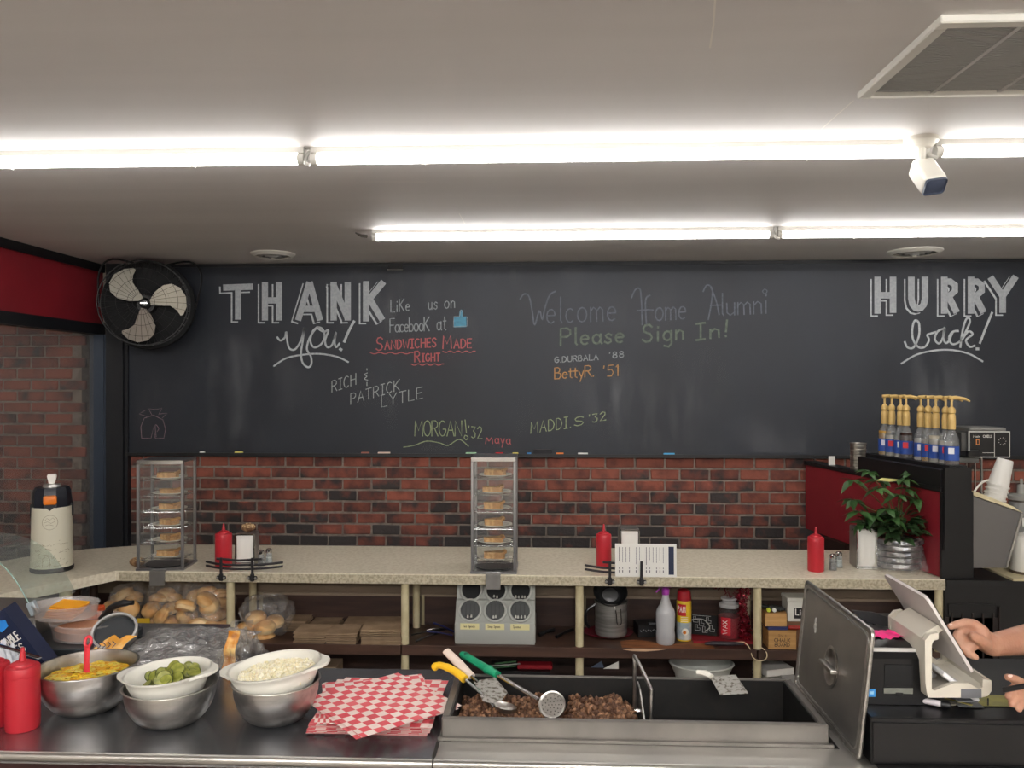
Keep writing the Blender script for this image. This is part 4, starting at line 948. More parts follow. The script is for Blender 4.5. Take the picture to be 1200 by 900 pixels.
# metal cup stack beyond ledge
q = MDIV @ Vector((.74, -.035, 0)); t = thing('steel_cup', 'ribbed steel tumbler standing on the red divider rail', 'cup', (q.x, q.y, DZ+.022))
m = M()
pr = [(0, 0), (.038, 0)]
for k in range(8): pr += [(.04, .004+k*.0165), (.041, .014+k*.0165), (.038, .0165+k*.0165)]
pr += [(.043, .14), (.043, .145), (.038, .145), (.035, .01), (0, .01)]
ob('cup_wall', M().lathe(pr, 24), steel, t, 50)
t = single('paper_label', M().box(-.018, .018, 0, .004, 0, .05), paper, 'small white card standing on the rail of the red divider', 'card', MDIV @ Vector((1.0, -.03, 0)) + Vector((0, 0, DZ+.022)))
# ---------------------------------------------------------------- right side: cup bin, foam cups, mixer, containers
DT = .868
Yb = 3.70
def px2(u, v, Y): q = P(u, v, Y=Y); return q
o0 = P(1124, 666, Y=Yb)
def loc_poly(pts, Y, o): return [((P(u, v, Y=Y).x-o.x), (P(u, v, Y=Y).z-o.z)) for u, v in pts]
t = thing('cup_bin', 'grey steel cup dispenser bin with a slanted cream top', 'bin', (o0.x, Yb, DT))
o0.z = DT
pl = [(1124, 665.5), (1178, 665.5), (1197, 601), (1138, 581), (1138, 637), (1124, 637)]
ob('bin_body', M().prism([(x, max(z, 0.001)) for x, z in loc_poly(pl, Yb, o0)], 0, .2, 'y'), mat('grey_sheet_metal', (104, 102, 100), .45, .4), t, 0)
ob('slanted_top', M().prism(loc_poly([(1137, 579.5), (1197.5, 600.5), (1192, 597), (1186, 593), (1140, 575)], Yb, o0), -.008, .206, 'y'), cream, t, 0)
ob('bin_edge', M().prism(loc_poly([(1178, 665), (1180, 665), (1198.5, 603), (1196, 601)], Yb, o0), -.006, 0, 'y'), steel_mt, t, 0)
c0 = P(1163, 592, Y=Yb+.1); c1_ = P(1179, 536, Y=Yb+.1); ax = (c1_-c0); Lc = ax.length
foam = mat('white_foam', (216, 214, 208), .7)
rotc = (0, atan2(ax.x, ax.z), 0)
cup_prof = lambda: M().lathe([(.034, .0), (.026, .098), (0, .1), (0, .098), (.024, .095), (.0315, .004), (.0345, 0)][::-1]+[(.0365, .0), (.0365, .006), (.034, .007)], 28)
base = None
nc = 6
names = ['lowest', 'second lowest', 'third lowest', 'middle', 'second highest', 'topmost']
for k in range(nc):
    pos = c0 + ax.normalized()*(-.012+k*.0205)
    cm = M().lathe([(.049, 0), (.0495, .004), (.049, .008), (.0445, .009), (.034, .125), (.031, .129), (0, .129)], 28)
    cm.lathe([(.0445, .001), (.0325, .122), (0, .123)], 28)
    o = single('foam_cup', cm, foam, names[k]+' foam cup of the upside-down tilted stack', 'cup', pos, 0, 'foam cups in the tilted stack', rot=rotc)
single('curved_hose', M().tube(smoothpts([P(1141, 577, Y=Yb+.03), P(1148, 568, Y=Yb+.06), P(1156, 563, Y=Yb+.1), P(1170, 562, Y=Yb+.16)]), .0045, 8), white_pl, 'thin white hose curving behind the tilted foam cups', 'hose')
# mixer / chill unit
Ym = 4.12
o1 = P(1159, 540, Y=Ym)
t = thing('drink_mixer', 'drink machine with a black control panel on thin steel posts', 'drink machine', (o1.x, Ym, 0))
def mp(u, v): q = P(u, v, Y=Ym); return (q.x-o1.x, q.z)
(xa_, za_), (xb_, zb2) = mp(1135, 536), mp(1183.5, 505.5)
ob('head_box', M().box(xa_, xb_, .006, .22, za_, zb2, bev=.003), mat('mixer_grey', (96, 96, 94), .4, .5), t)
ob('head_lid', M().box(xa_+.01, xb_-.012, .01, .2, zb2, zb2+.018, bev=.004), mat('mixer_grey2', (120, 120, 116), .4, .4), t)
ob('panel_frame', M().box(xa_, xb_, -.002, .006, za_, zb2), mat('panel_silver', (196, 196, 192), .35, .3), t, 0)
xm_ = mp(1165, 500)[0]
ob('control_panel', M().box(xa_+.005, xm_-.002, -.004, -.002, za_+.005, zb2-.005).box(xm_+.002, xb_-.005, -.004, -.002, za_+.005, zb2-.005), black_gl, t, 0)
m = M(); q = mp(1140, 512.5); write_on(m, 'Main', (q[0], -.0045, q[1]), (1, 0, 0), (0, 0, 1), .011, .0016, .034); q = mp(1151.5, 512.5); write_on(m, 'CHILL', (q[0], -.0045, q[1]), (1, 0, 0), (0, 0, 1), .011, .0022, .044)
for k in range(9): a = 2*pi*k/9; q = mp(1174, 517); m.ribbon([(q[0]+.016*cos(a), -.0045, q[1]+.016*sin(a)), (q[0]+.019*cos(a), -.0045, q[1]+.019*sin(a))], .002, (0, -1, 0))
q = mp(1151, 530.5); m.ribbon([(q[0], -.0045, q[1]), (q[0]+.055, -.0045, q[1])], .0018, (0, -1, 0))
ob('panel_lettering', m, paper, t, 0, True)
q = mp(1145, 518); ob('rocker_switch', M().box(q[0]-.008, q[0]+.008, -.007, -.004, q[1]-.015, q[1]+.015, bev=.001), mat('amber_switch', (206, 128, 70), .4), t); ob('switch_slot', M().box(q[0]-.004, q[0]+.004, -.008, -.007, q[1]-.01, q[1]+.01), black, t, 0)
for u in (1152.5, 1160): x = mp(u, 500)[0]; ob('post', M().tube([(x, .08, DT+.03), (x, .08, za_)], .0045 if u < 1155 else .006, 8), chrome, t)
ob('machine_base', M().box(xa_-.02, xb_, .02, .2, DT+.012, DT+.04, bev=.006), steel_mt, t)
(xs, zs1), (xs2, zs2) = mp(1118, 541), mp(1147.5, 537)
ob('side_arm', M().box(xs-.01, xs2, .0, .1, zs1-.006, zs1+.02, bev=.003).box(xa_-.025, xa_, .02, .2, za_+.03, zb2-.008), mat('mixer_grey3', (82, 82, 80), .4, .4), t)
(xk, zk) = mp(1138, 531.5)
ob('front_badge', M().box(xk-.03, xk+.03, -.03, -.004, zk-.014, zk+.016, bev=.003), black_gl, t)
# containers at the far right
def jar_pos(u, Y): return (PX(u, Y), Y, .879)
t = thing('white_canister', 'plain white canister at the right edge beside the cup bin', 'canister', jar_pos(1203, 3.76))
ob('can_body', M().lathe([(0, 0), (.066, 0), (.067, .01), (.067, .16), (.06, .172), (0, .172)], 28), white_pl, t)
ob('can_base', M().lathe([(0, 0), (.0685, 0), (.0685, .012), (0, .012)], 28), mat('brown_ring', (90, 76, 62), .5), t)
t = thing('blender_jar', 'clear blender container with a grey lid at the right edge behind the canister', 'blender', jar_pos(1197, 4.0))
ob('blender_base', M().lathe([(0, 0), (.07, 0), (.065, .12), (0, .13)], 4, Matrix.Rotation(pi/4, 4, 'Z')), black, t, 20)
ob('jar', M().lathe([(.045, .13), (.056, .29), (.053, .29), (.042, .135), (0, .134)], 12), film('blender_clear', (205, 208, 205), clear=.7), t)
ob('jar_lid', M().lathe([(0, .30), (.06, .30), (.06, .32), (.02, .328), (.018, .37), (.006, .375), (.006, .4), (0, .4)], 16), mat('lid_grey', (150, 150, 145), .4), t)
ob('jar_sticker', M().box(-.03, .02, -.062, -.058, .18, .22), paper, t, 0)
# ---------------------------------------------------------------- on the open shelf
def on_sh(u, v): q = P(u, v, Z=SH); q.z = SH; q.y = max(q.y, 3.665); return q
def atY(u, v, Y): return P(u, v, Y=Y)
# buns
def bun_obj():
    t = thing('bread_bun', '', 'bun', (0, 0, 0), 0, 'buns in bags on the shelf')
    ob('bun_top', M().lathe([(0, .034), (.02, .033), (.038, .027), (.048, .015), (.05, .008), (.0495, .003), (0, .003)], 20), bun_m, t)
    ob('bun_bottom', M().lathe([(0, .002), (.0485, .002), (.0475, -.009), (.044, -.0155), (0, -.016)], 20), mat('bun_bottom', (206, 160, 104), .65, c2=(232, 205, 158), scale=10, objrand=.1), t)
    return t
b0 = bun_obj(); used = [0]
SEEN = {}
def bun(u, v, Y, rot, lab, s=1.):
    SEEN[lab] = SEEN.get(lab, 0)+1
    if SEEN[lab] > 1: lab = ('second ', 'third ', 'fourth ', 'fifth ')[SEEN[lab]-2]+lab
    q = P(u, v, Y=Y)
    if not used[0]: o = place(b0, q, rot=rot); used[0] = 1
    else: o = dup(b0, q, rot=rot)
    o.scale = (s, s, s); o['label'] = lab; return o
R_ = random.uniform
def bag_of(name_lab, short, box, buns, knot=None):
    (u0, v0, u1, v1, Y, D) = box
    a, b = P(u0, v1, Y=Y), P(u1, v0, Y=Y); cx, cz = (a.x+b.x)/2, (a.z+b.z)/2; rx, rz_ = (b.x-a.x)/2, (b.z-a.z)/2
    t = thing('bread_bag', name_lab, 'bread bag', (cx, Y+D/2, max(cz-rz_, SH)), 0, 'clear bags of buns')
    z0 = max(cz-rz_, SH+.001)
    def fn(i, j):
        th = 2*pi*i; ph = pi*(j-.5)
        w = 1+.07*sin(5*th+3*ph)+.05*sin(9*th-4*ph+cx*9)+.04*sin(14*ph+6*th)
        f = lambda q, e: math.copysign(abs(q)**e, q)
        x = rx*f(cos(ph), .6)*f(cos(th), .7)*w; y = D/2*f(cos(ph), .6)*f(sin(th), .7)*w; z = rz_*f(sin(ph), .7)*(w if z0 else 1)
        return (x, y, max(z+rz_, .002))
    ob('plastic_film', M().grid(fn, 44, 24), wrap, t, 70)
    if knot:
        k = P(*knot, Y=Y-.005) - Vector(t.location)
        m = M()
        for q in range(7):
            an = R_(0, 6.28); m.tube([k, k+Vector((.02*cos(an), -.01, .02*sin(an))), k+Vector((.045*cos(an), .0, .045*sin(an)))], [.003, .004, .007], 6)
        ob('twisted_end', m, wrap, t, 60)
    for (u, v, dy, rx_, ry_, s) in buns:
        us = sorted(q[0] for q in buns); vs = sorted(q[1] for q in buns)
        hz_ = ('leftmost' if u == us[0] else 'rightmost' if u == us[-1] else 'left' if u < us[len(us)//2] else 'right')
        vt_ = ('topmost' if v == vs[0] else 'lowest' if v == vs[-1] else 'upper' if v < vs[len(vs)//2] else 'lower')
        bun(u, v, Y+dy, (rx_, ry_, R_(0, 6)), '%s %s golden bun in the %s' % (vt_, hz_, short), s)
bag_of('clear plastic bag of buns at the left end of the shelf behind the steel canister', 'bag behind the steel canister', (122, 693, 163, 748, 3.73, .16),
  [(146, 697, .1, .3, -.5, .95), (128, 716, .1, -.2, .6, .95), (133, 712, .06, .2, .3, .95), (140, 704, .12, -.4, .2, .9), (151, 714, -.0, 1.2, .1, .95), (131, 728, .05, .1, 0, .95), (157, 700, .13, .3, -.3, .9), (150, 738, .1, .1, .1, 1)])
bag_of('clear plastic bag of buns under the left pie case', 'bag below the left pie case', (167, 690, 210, 756, 3.72, .17),
  [(190, 722, .0, .9, .2, .9), (195, 697, .15, .2, .1, .9), (176, 747, .05, 0, .05, 1), (200, 748, .06, .05, -.05, 1), (177, 731, .05, .1, .15, 1), (200, 730, .06, 0, -.15, 1), (178, 715, .04, .25, .45, .95), (200, 714, .07, -.1, -.3, .95), (186, 703, .12, .4, 0, .9), (204, 702, .14, .3, .3, .9)], (190, 717))
bag_of('clear plastic bag of buns stacked tall beside the first counter leg', 'tall bag beside the first leg', (208, 685, 264, 732, 3.74, .16),
  [(257, 722, .08, .2, -.3, 1), (243, 695, .1, .1, -.3, .95), (259, 708, .1, .2, -.3, .95), (217, 712, .0, .3, .5, 1), (219, 722, .03, .1, .5, 1), (242, 704, .03, .35, -.45, 1), (246, 711, .03, .35, -.45, 1), (249, 719, .05, .3, -.4, 1), (256, 698, .12, .3, -.2, .95), (230, 700, .12, .3, .2, .95)], (227, 713))
bag_of('clear plastic bag of buns lying lowest in front of the first counter leg', 'lowest bag by the first leg', (205, 724, 262, 757, 3.70, .18),
  [(216, 744, .03, .1, .3, 1), (232, 735, .02, -.9, .2, 1), (247, 739, .03, 1.0, -.5, 1), (257, 748, .08, .1, -.4, 1), (237, 750, .06, .05, 0, 1), (259, 733, .12, 0, 0, 1)], (240, 750))
bag_of('clear plastic bag of buns right of the first counter leg', 'bag right of the first leg', (276, 712, 334, 757, 3.71, .18),
  [(289, 749, .05, .05, .05, 1), (310, 748, .05, 0, -.05, 1), (289, 737, .05, .1, .1, 1), (311, 736, .05, .1, -.1, 1), (300, 725, .08, .1, .05, 1), (322, 729, .11, .2, -.1, .9)], (286, 727))
# paper bags
pb = None
def ORD(k, n):
    return 'bottom ' if k == 0 else 'top ' if k == n-1 else ('second ', 'third ', 'fourth ', 'fifth ', 'sixth ', 'seventh ', 'eighth ', 'ninth ', 'tenth ')[k-1]
def pbag(x0, x1, y0, y1, n, lab, z0=SH, th=.0085, skew=.008):
    for k in range(n):
        w, d = (x1-x0)/2, (y1-y0)/2
        t = thing('paper_bag', ORD(k, n)+lab, 'paper bag', ((x0+x1)/2+R_(-skew, skew)*.5, (y0+y1)/2+R_(-skew, skew)*.4, z0+.0006+k*th), R_(-.05, .05), 'flat brown paper bags on the shelf')
        m = M(); g = R_(.002, .009)
        m.box(-w+R_(0, .006), w-R_(0, .006), -d, d, 0, th*.3).box(-w+R_(0, .005), w*.98, -d+g, d, th*.45, th*.72)
        ob('folded_paper', m, kraft, t, 0)
y_ = 3.668
for (u0, u1, ya, yb, n, lab) in ((343.5, 383, y_, 3.80, 6, 'brown paper bag in the left of the three front stacks'), (380.5, 418, y_-.006, 3.80, 6, 'brown paper bag in the middle of the three front stacks'), (421, 470, y_-.014, 3.81, 8, 'brown paper bag in the tallest front stack beside the second counter leg'),
   (330, 358, 3.84, 3.96, 6, 'brown paper bag in the rear stack beside the bagged buns'), (362, 396, 3.85, 3.97, 4, 'brown paper bag in the middle rear stack'), (400, 466, 3.84, 3.97, 5, 'brown paper bag in the right rear stack behind the tallest stack')):
    a, b = PX(u0, ya), PX(u1, ya); pbag(a, b, max(ya, 3.664), yb, n, lab)
# cutlery dispenser
x0, x1 = PX(532.5, 3.69), PX(627.5, 3.69); cx = (x0+x1)/2; hw = (x1-x0)/2
t = thing('cutlery_dispenser', 'grey plastic cutlery dispenser with six round wells and three cream labels', 'cutlery holder', (cx, 3.69, SH))
grey_pl = mat('grey_plastic', (166, 168, 162), .5)
prof = [(0, 0), (.0, .098), (.012, .105), (.055, .186), (.075, .19), (.105, .262), (.2, .275), (.22, .0)]
ob('dispenser_body', M().prism([(y, z+.001) for y, z in prof], -hw+.003, hw-.003, 'x').box(-hw, hw, -.003, .21, .001, .10, bev=.01, seg=2), grey_pl, t, 35)
for r, (yc, zc, tilt) in enumerate(((.032, .147, 62), (.088, .227, 66))):
    for k in (-1, 0, 1):
        T = Matrix.Translation((k*.116, yc-.003, zc)) @ Matrix.Rotation(radians(tilt), 4, 'X')
        ob('well_ring', M().lathe([(.042, -.002), (.0535, -.002), (.0545, .004), (.053, .010), (.046, .012), (.0435, .008), (.042, -.002)], 30, T), mat('ring_plastic', (176, 178, 172), .45), t)
        wc_ = ob('well_cup', M().lathe([(.0435, .009), (.0425, .002), (0, .001)], 28, T), mat('dark_perforated', ((62, 64, 64) if r == 0 else (20, 20, 22)), .45, .5) if r == 0 else black_m, t)
        if r == 0:
            m = M()
            for a in (-.02, 0, .02):
                for q in range(7): m.box(a-.0022, a+.0022, -.026+q*.0085, -.0225+q*.0085, .0025, .0032, T=T)
            ob('well_holes', m, black_m, wc_, 0)['kind'] = 'stuff'
    # handles of cutlery poking out
for (k, r, n, dx) in ((1, 0, 4, 0), (-1, 0, 2, .0), (0, 0, 2, 0), (1, 1, 4, 0), (0, 1, 2, 0)):
    for q in range(n):
        yc, zc = ((.0, .12), (.055, .198))[r]
        single('plastic_spoon', M().tube([(0, 0, 0), (0, .004, .007), (0, .009, .010)], [.0045, .004, .003], 6, flat=.4), mat('pale_cutlery', (190, 190, 182), .3, .2),
               '%s pale cutlery tip in the %s %s well of the grey dispenser' % (('leftmost', 'second', 'third', 'rightmost')[q if n > 2 else q*3], ('left', 'middle', 'right')[k+1], ('lower', 'upper')[r]), 'cutlery', (cx+k*.116+(q-(n-1)/2)*.014+R_(-.003, .003), 3.69+yc+R_(-.001, .002)-.007, SH+zc+.002+R_(0, .003)), group='cutlery in the dispenser')
for k, s in ((-1, 'Tea Spoon'), (0, 'Soup Spoon'), (1, 'Spoons')):
    lb_ = ob('cream_label', M().box(k*.116-.044, k*.116+.044, -.0045, -.003, .068, .096, T=Matrix.Translation((0, 0, 0)) @ Matrix.Rotation(0, 4, 'Y')), mat('label_cream', (222, 214, 160), .7), t, 0)
    m = M(); write_on(m, s, (k*.116-.032, -.0052, .078), (1, 0, 0), (0, 0, 1), .011, .0016, .056 if k < 1 else .034); ob('label_writing', m, ink, lb_, 0, True)
# dark utensils in the shadows either side
def utensil(u0, v0, u1, v1, Y0_, Y1_, r, mt, lab, nm='tongs', cat='utensil'):
    a, b = P(u0, v0, Y=Y0_), P(u1, v1, Y=Y1_); a.z = max(a.z, SH+r+.001); b.z = max(b.z, SH+r+.001)
    mid = (a+b)/2
    return single(nm, M().tube([a-mid, (a+b)/2-mid+Vector((0, 0, .004)), b-mid], [r, r*.7, r], 6), mt, lab, cat, mid, group='loose dark utensils on the shelf')
utensil(482, 744, 524, 737, 3.72, 3.86, .004, black_gl, 'thin black skewer lying farthest left of the cutlery dispenser')
utensil(487, 752, 512, 742, 3.7, 3.78, .005, black_gl, 'black handled tool beside the second counter leg')
utensil(500, 740, 530, 748, 3.74, 3.8, .004, mat('navy_plastic', (32, 36, 84), .4), 'navy plastic stick leaning toward the cutlery dispenser')
utensil(508, 730, 532, 742, 3.8, 3.85, .005, MATS['navy_plastic'], 'navy plastic handle lying at the back left of the dispenser')
utensil(500, 738.5, 521, 736.5, 3.8, 3.84, .003, chrome, 'thin steel pick shining in the shelf shadow')
utensil(632, 744, 649, 738, 3.8, 3.86, .011, black_gl, 'black scoop handle right of the cutlery dispenser')
utensil(652, 752, 671, 743, 3.78, 3.9, .009, black_gl, 'small black tool beside the third counter leg')
# coffee press can on red plate
q = on_sh(717, 749); q.y += .045
t = thing('aluminium_pot', 'brushed aluminium pot with a sieve on top standing on the red plate', 'pot', (q.x, q.y, SH+.014))
r = .076
alu = mat('aluminium', (160, 158, 154), .45, .7, c2=(132, 130, 127), scale=6, stretch=(1, 1, 12))
ob('pot_wall', M().lathe([(0, 0), (r*.96, 0), (r, .01), (r, .15), (r*1.05, .155), (r*.98, .157), (r*.95, .02), (0, .015)], 36), alu, t)
ob('side_handle', M().tube(smoothpts([(-r, -.01, .14), (-r-.04, -.02, .11), (-r-.045, -.02, .06), (-r-.03, -.01, .03)]), .008, 8, flat=1), black_gl, t)
ob('wire_hook', M().tube(smoothpts([(.01, -r-.006, .15), (.016, -r-.012, .12), (.02, -r-.012, .075), (.03, -r-.012, .066), (.04, -r-.012, .078), (.036, -r-.012, .14)]), .0028, 6), chrome, t)
ob('handle_tip', M().tube(smoothpts([(-r-.045, -.02, .06), (-r-.05, -.02, .045), (-r-.075, -.02, .048)]), .003, 6), chrome, t)
t = thing('mesh_sieve', 'dark wire mesh sieve tilted on top of the aluminium pot', 'sieve', (q.x-.005, q.y-.015, SH+.014+.19), 0, rot=(radians(42), 0, 0))
ob('mesh_bowl', M().lathe([(.078, .02), (.07, .0), (.05, -.018), (0, -.02), (.0, -.018), (.048, -.016), (.068, .002), (.076, .02)], 30), mat('dark_mesh', (42, 42, 44), .5, .6), t)
ob('sieve_rim', M().tube([(.078*cos(a), .078*sin(a), .021) for a in [2*pi*i/32 for i in range(32)]], .003, 6, closed=True), mat('dark_rim', (60, 60, 62), .35, .8), t)
ob('sieve_centre', M().lathe([(0, -.012), (.035, -.011), (.038, -.006), (.03, .0), (0, .002)], 20), mat('sieve_grey', (96, 96, 98), .5, .5), t)
q2 = on_sh(714, 753); 
t = thing('red_plate', 'flat dark red plate under the aluminium pot on the shelf', 'plate', (q.x-.012, q.y+.03-.0, SH+.0005))
ob('plate_dish', M().lathe([(0, 0), (.085, 0), (.118, .010), (.12, .013), (.08, .005), (0, .004)], 36, sy=.8), mat('dark_red_plastic', (104, 18, 34), .35), t)
# black box with writing
q = atY(765, 742, 3.84)
t = thing('black_box', 'small black box with worn white lettering behind the spray bottle', 'box', (q.x, 3.84, SH), .12)
ob('box_body', M().box(-.075, .06, -.02, .08, .001, .06, bev=.002), black, t); ob('box_tab', M().box(-.025, .02, -.021, -.0, .06, .074), MATS['grey_felt'], t, 0)
m = M()
for k in range(9): m.ribbon([(-.065+k*.012, -.0208, .034), (-.06+k*.012, -.0208, .03+.008*(k % 2))], .005, (0, -1, 0))
m.ribbon([(-.02, -.0215, .066), (.015, -.0215, .066)], .003, (0, -1, 0)); ob('worn_lettering', m, mat('dim_print', (120, 120, 124), .7), t, 0, True)
# spray bottle
q = on_sh(781, 756); q.y += .03
t = thing('spray_bottle', 'translucent spray bottle with a purple trigger head on the shelf', 'bottle', (q.x, q.y, SH+.0005))
milky = film('milky_plastic', (214, 222, 236), clear=.42, gloss=.3)
ob('bottle_body', M().lathe([(0, .0), (.038, .0), (.042, .006), (.0435, .04), (.041, .06), (.0435, .1), (.0435, .14), (.04, .155), (.026, .18), (.016, .21), (.0145, .235), (0, .235)], 28), milky, t)
ob('liquid', M().lathe([(0, .004), (.038, .004), (.0405, .045), (0, .045)], 24), film('clear_liquid', (196, 208, 222), clear=.5), t)
purp = mat('purple_plastic', (156, 60, 160), .4)
ob('trigger_head', M().lathe([(.017, .225), (.018, .25), (.012, .255), (.012, .262), (0, .262)], 16).box(-.038, .028, -.011, .011, .258, .28, bev=.005), purp, t)
ob('trigger', M().tube(smoothpts([(-.022, 0, .262), (-.032, 0, .245), (-.044, 0, .235)]), .004, 6), purp, t)
# cooking spray can
q = on_sh(803, 752); q.y += .035
t = thing('cooking_spray_can', 'yellow cooking spray can with red cap reading PAM', 'spray can', (q.x, q.y, SH+.0005))
rc = .0345
ob('can_wall', M().lathe([(0, 0), (rc, 0), (rc, .178), (rc*.9, .19), (0, .19)], 28), mat('can_yellow', (222, 186, 40), .35), t)
ob('can_lower_band', M().lathe([(rc*1.004, .006), (rc*1.01, .007), (rc*1.01, .085), (rc*1.004, .086)], 28), mat('can_silver_blue', (150, 164, 172), .4, c2=(204, 204, 196), scale=16), t)
ob('red_cap', M().lathe([(0, .188), (rc*.98, .186), (rc*.95, .205), (rc*.86, .228), (rc*.55, .236), (0, .238)], 28), mat('cap_red', (150, 22, 34), .35), t)
def wrapq(m, x0, x1, z0, z1, R, rot=0., n=8):
    m.grid(lambda i, j: (R*sin((x0+(x1-x0)*i)/R+rot), -R*cos((x0+(x1-x0)*i)/R+rot), z0+(z1-z0)*j), n, 1); return m
ob('red_label', wrapq(M(), -.042, .004, .118, .172, rc*1.012), mat('pam_red', (196, 36, 44), .4), t, 60)
m = M(); st, W = text_strokes('PAM', .3)
for l in st: m.ribbon([Vector((rc*1.03*sin((-.036+x*.036/W)/rc), -rc*1.03*cos((-.036+x*.036/W)/rc), .136+z*.026)) for x, z in l], .0034, (0, -1, 0))
for z in (.112, .104, .094): m.ribbon([(-.02, -rc*1.03, z), (.012, -rc*1.03, z)], .0022, (0, -1, 0))
ob('can_lettering', m, mat('can_white', (236, 232, 224), .5), t, 0, True)
ob('egg_picture', M().lathe([(0, .0), (.016, 0), (.015, .001), (0, .001)], 20, Matrix.Translation((.0, -rc*1.02, .045)) @ Matrix.Rotation(pi/2, 4, 'X')), mat('egg_white', (226, 222, 210), .5), t)
ob('egg_yolk', M().lathe([(0, .0), (.008, 0), (.006, .003), (0, .004)], 16, Matrix.Translation((-.003, -rc*1.05, .042)) @ Matrix.Rotation(pi/2, 4, 'X')), mat('egg_orange', (226, 130, 40), .5), t)
# red tray with black stencils and tongs handle
q = on_sh(850, 753); q.y += .055
t = thing('red_tray', 'shallow red plastic tray under the candle jar', 'tray', (q.x, q.y, SH+.0005))
ob('tray_dish', M().box(-.15, .15, -.07, .12, 0, .006, bev=.002).box(-.15, .15, -.074, -.07, 0, .012), mat('tray_red', (138, 30, 38), .4), t)
q = on_sh(827, 750)
t = thing('letter_stencil', 'black stencil card with pale outlined shapes leaning left of the candle jar', 'stencil', (q.x+.0, q.y+.05, SH+.008), 0, rot=(radians(-38), .0, radians(-14)))
ob('stencil_card', M().box(-.062, .062, 0, .003, 0, .10), black, t, 0)
m = M()
for (a, b) in ((-.05, .06), (-.022, .045), (.01, .06), (-.04, .02), (-.005, .012), (.028, .02)):
    m.ribbon([(a, -.0012, b), (a+.022, -.0012, b), (a+.022, -.0012, b+.012), (a+.01, -.0012, b+.012), (a+.01, -.0012, b+.028), (a, -.0012, b+.028), (a, -.0012, b)], .002, (0, -1, 0))
m.ribbon([(-.055, -.0012, .094), (.03, -.0012, .094)], .0018, (0, -1, 0))
ob('pale_outlines', m, mat('pale_line', (200, 200, 200), .6), t, 0, True)
single('coiled_cable', M().tube(smoothpts([(-.06, 0, 0), (-.02, .01, .022), (.03, .01, .02), (.055, 0, -.01), (.03, -.01, -.03)]), .0028, 6), mat('cable_grey', (170, 170, 165), .5), 'thin pale cable curling above the black stencil', 'cable', atY(818, 732, 3.86)+Vector((.0, 0, 0)))
q = on_sh(846, 756)
single('rounded_tool', M().tube([(-.085, 0, 0), (-.05, 0, .002), (.05, 0, .001), (.09, .004, -.001)], [.006, .0105, .01, .005], 10), mat('soft_black_handle', (46, 40, 46), .4), 'black rounded tool handle lying at the front of the red tray', 'handle', (q.x, 3.686, SH+.018))
q = on_sh(857, 752); q.y += .05
t = thing('candle_jar', 'red wax candle in a lidded glass jar with a red label', 'candle', (q.x, q.y, SH+.007))
ob('wax', M().lathe([(0, .004), (.047, .004), (.049, .01), (.049, .10), (0, .10)], 28), mat('red_wax', (130, 26, 38), .4), t)
ob('glass_jar', M().lathe([(0, 0), (.05, 0), (.0525, .006), (.0525, .115), (.045, .128), (.041, .135), (.041, .142), (.05, .1425)], 28), glass, t)
ob('glass_lid', M().lathe([(0, .143), (.045, .143), (.047, .15), (.045, .158), (.03, .165), (.03, .172), (.038, .18), (.035, .186), (0, .187)], 24), film('lid_glass', (180, 176, 172), clear=.5), t)
m = M(); wrapq(m, -.05, -.004, .022, .104, .0535); ob('jar_label', m, mat('jar_red', (190, 30, 46), .5), t, 60)
m = M(); write_on(m, 'WAX', (-.02, -.0535, .03), (0, 0, 1), (-1, 0, 0), .02, .003, .06); ob('jar_lettering', m, mat('can_white', (0, 0, 0)), t, 0, True)
# white wand + red garland
q = atY(867, 735, 3.85)
t = thing('white_bottle', 'pale slim bottle with a black lower half behind the candle jar', 'bottle', (q.x+.03, 3.87, SH+.0005))
ob('pale_top', M().lathe([(.021, .10), (.022, .17), (.014, .20), (.008, .21), (0, .21)], 16), mat('ivory', (190, 184, 160), .5), t); ob('dark_bottom', M().lathe([(0, 0), (.023, 0), (.023, .10), (0, .10)], 16), black, t)
q = atY(871, 720, 3.8)
t = thing('tinsel_garland', 'red shiny tinsel garland bunched beside the fourth counter leg', 'garland', (q.x, 3.8, SH+.0005))
red_f = mat('red_foil', (120, 14, 32), .25, .6)
m = M()
for k in range(420):
    z = R_(.004, .26); sp = .022+.008*sin(z*30); x, y = R_(-sp, sp), R_(-.03, .03); a, e = R_(0, 6.28), R_(-1, 1); l = R_(.008, .02)
    m.ribbon([(x, y, z), (x+l*cos(a)*cos(e), y+l*.4*sin(a), max(z+l*sin(e), .001))], .0035, (0, -1, .2))
o = ob('tinsel_strands', m, red_f, t, 0); o['kind'] = 'stuff'
m = M()
for k in range(70):
    x = R_(-.14, 0); z = .225+.03*sin(x*40)+R_(-.015, .02); a = R_(0, 6.28); m.ribbon([(x, .01, z), (x+.012*cos(a), .012, z+.012*sin(a))], .0026, (0, -1, 0))
o = ob('trailing_strands', m, mat('dull_red_foil', (100, 20, 34), .3, .5), t, 0); o['kind'] = 'stuff'
single('loose_string', M().tube(smoothpts([(-.10, .03, .012), (-.07, .0, .02), (-.05, -.02, .0), (-.04, -.035, -.035), (-.01, -.037, -.05), (.018, -.036, -.04), (.022, -.03, -.015), (.0, -.02, .006), (-.03, .0, .012)]), .0024, 6), mat('cord_cream', (214, 196, 160), .6), 'thin cream cord dangling over the shelf edge by the fourth leg', 'cord', (PX(893, 3.69)-.01, 3.69, SH+.004))
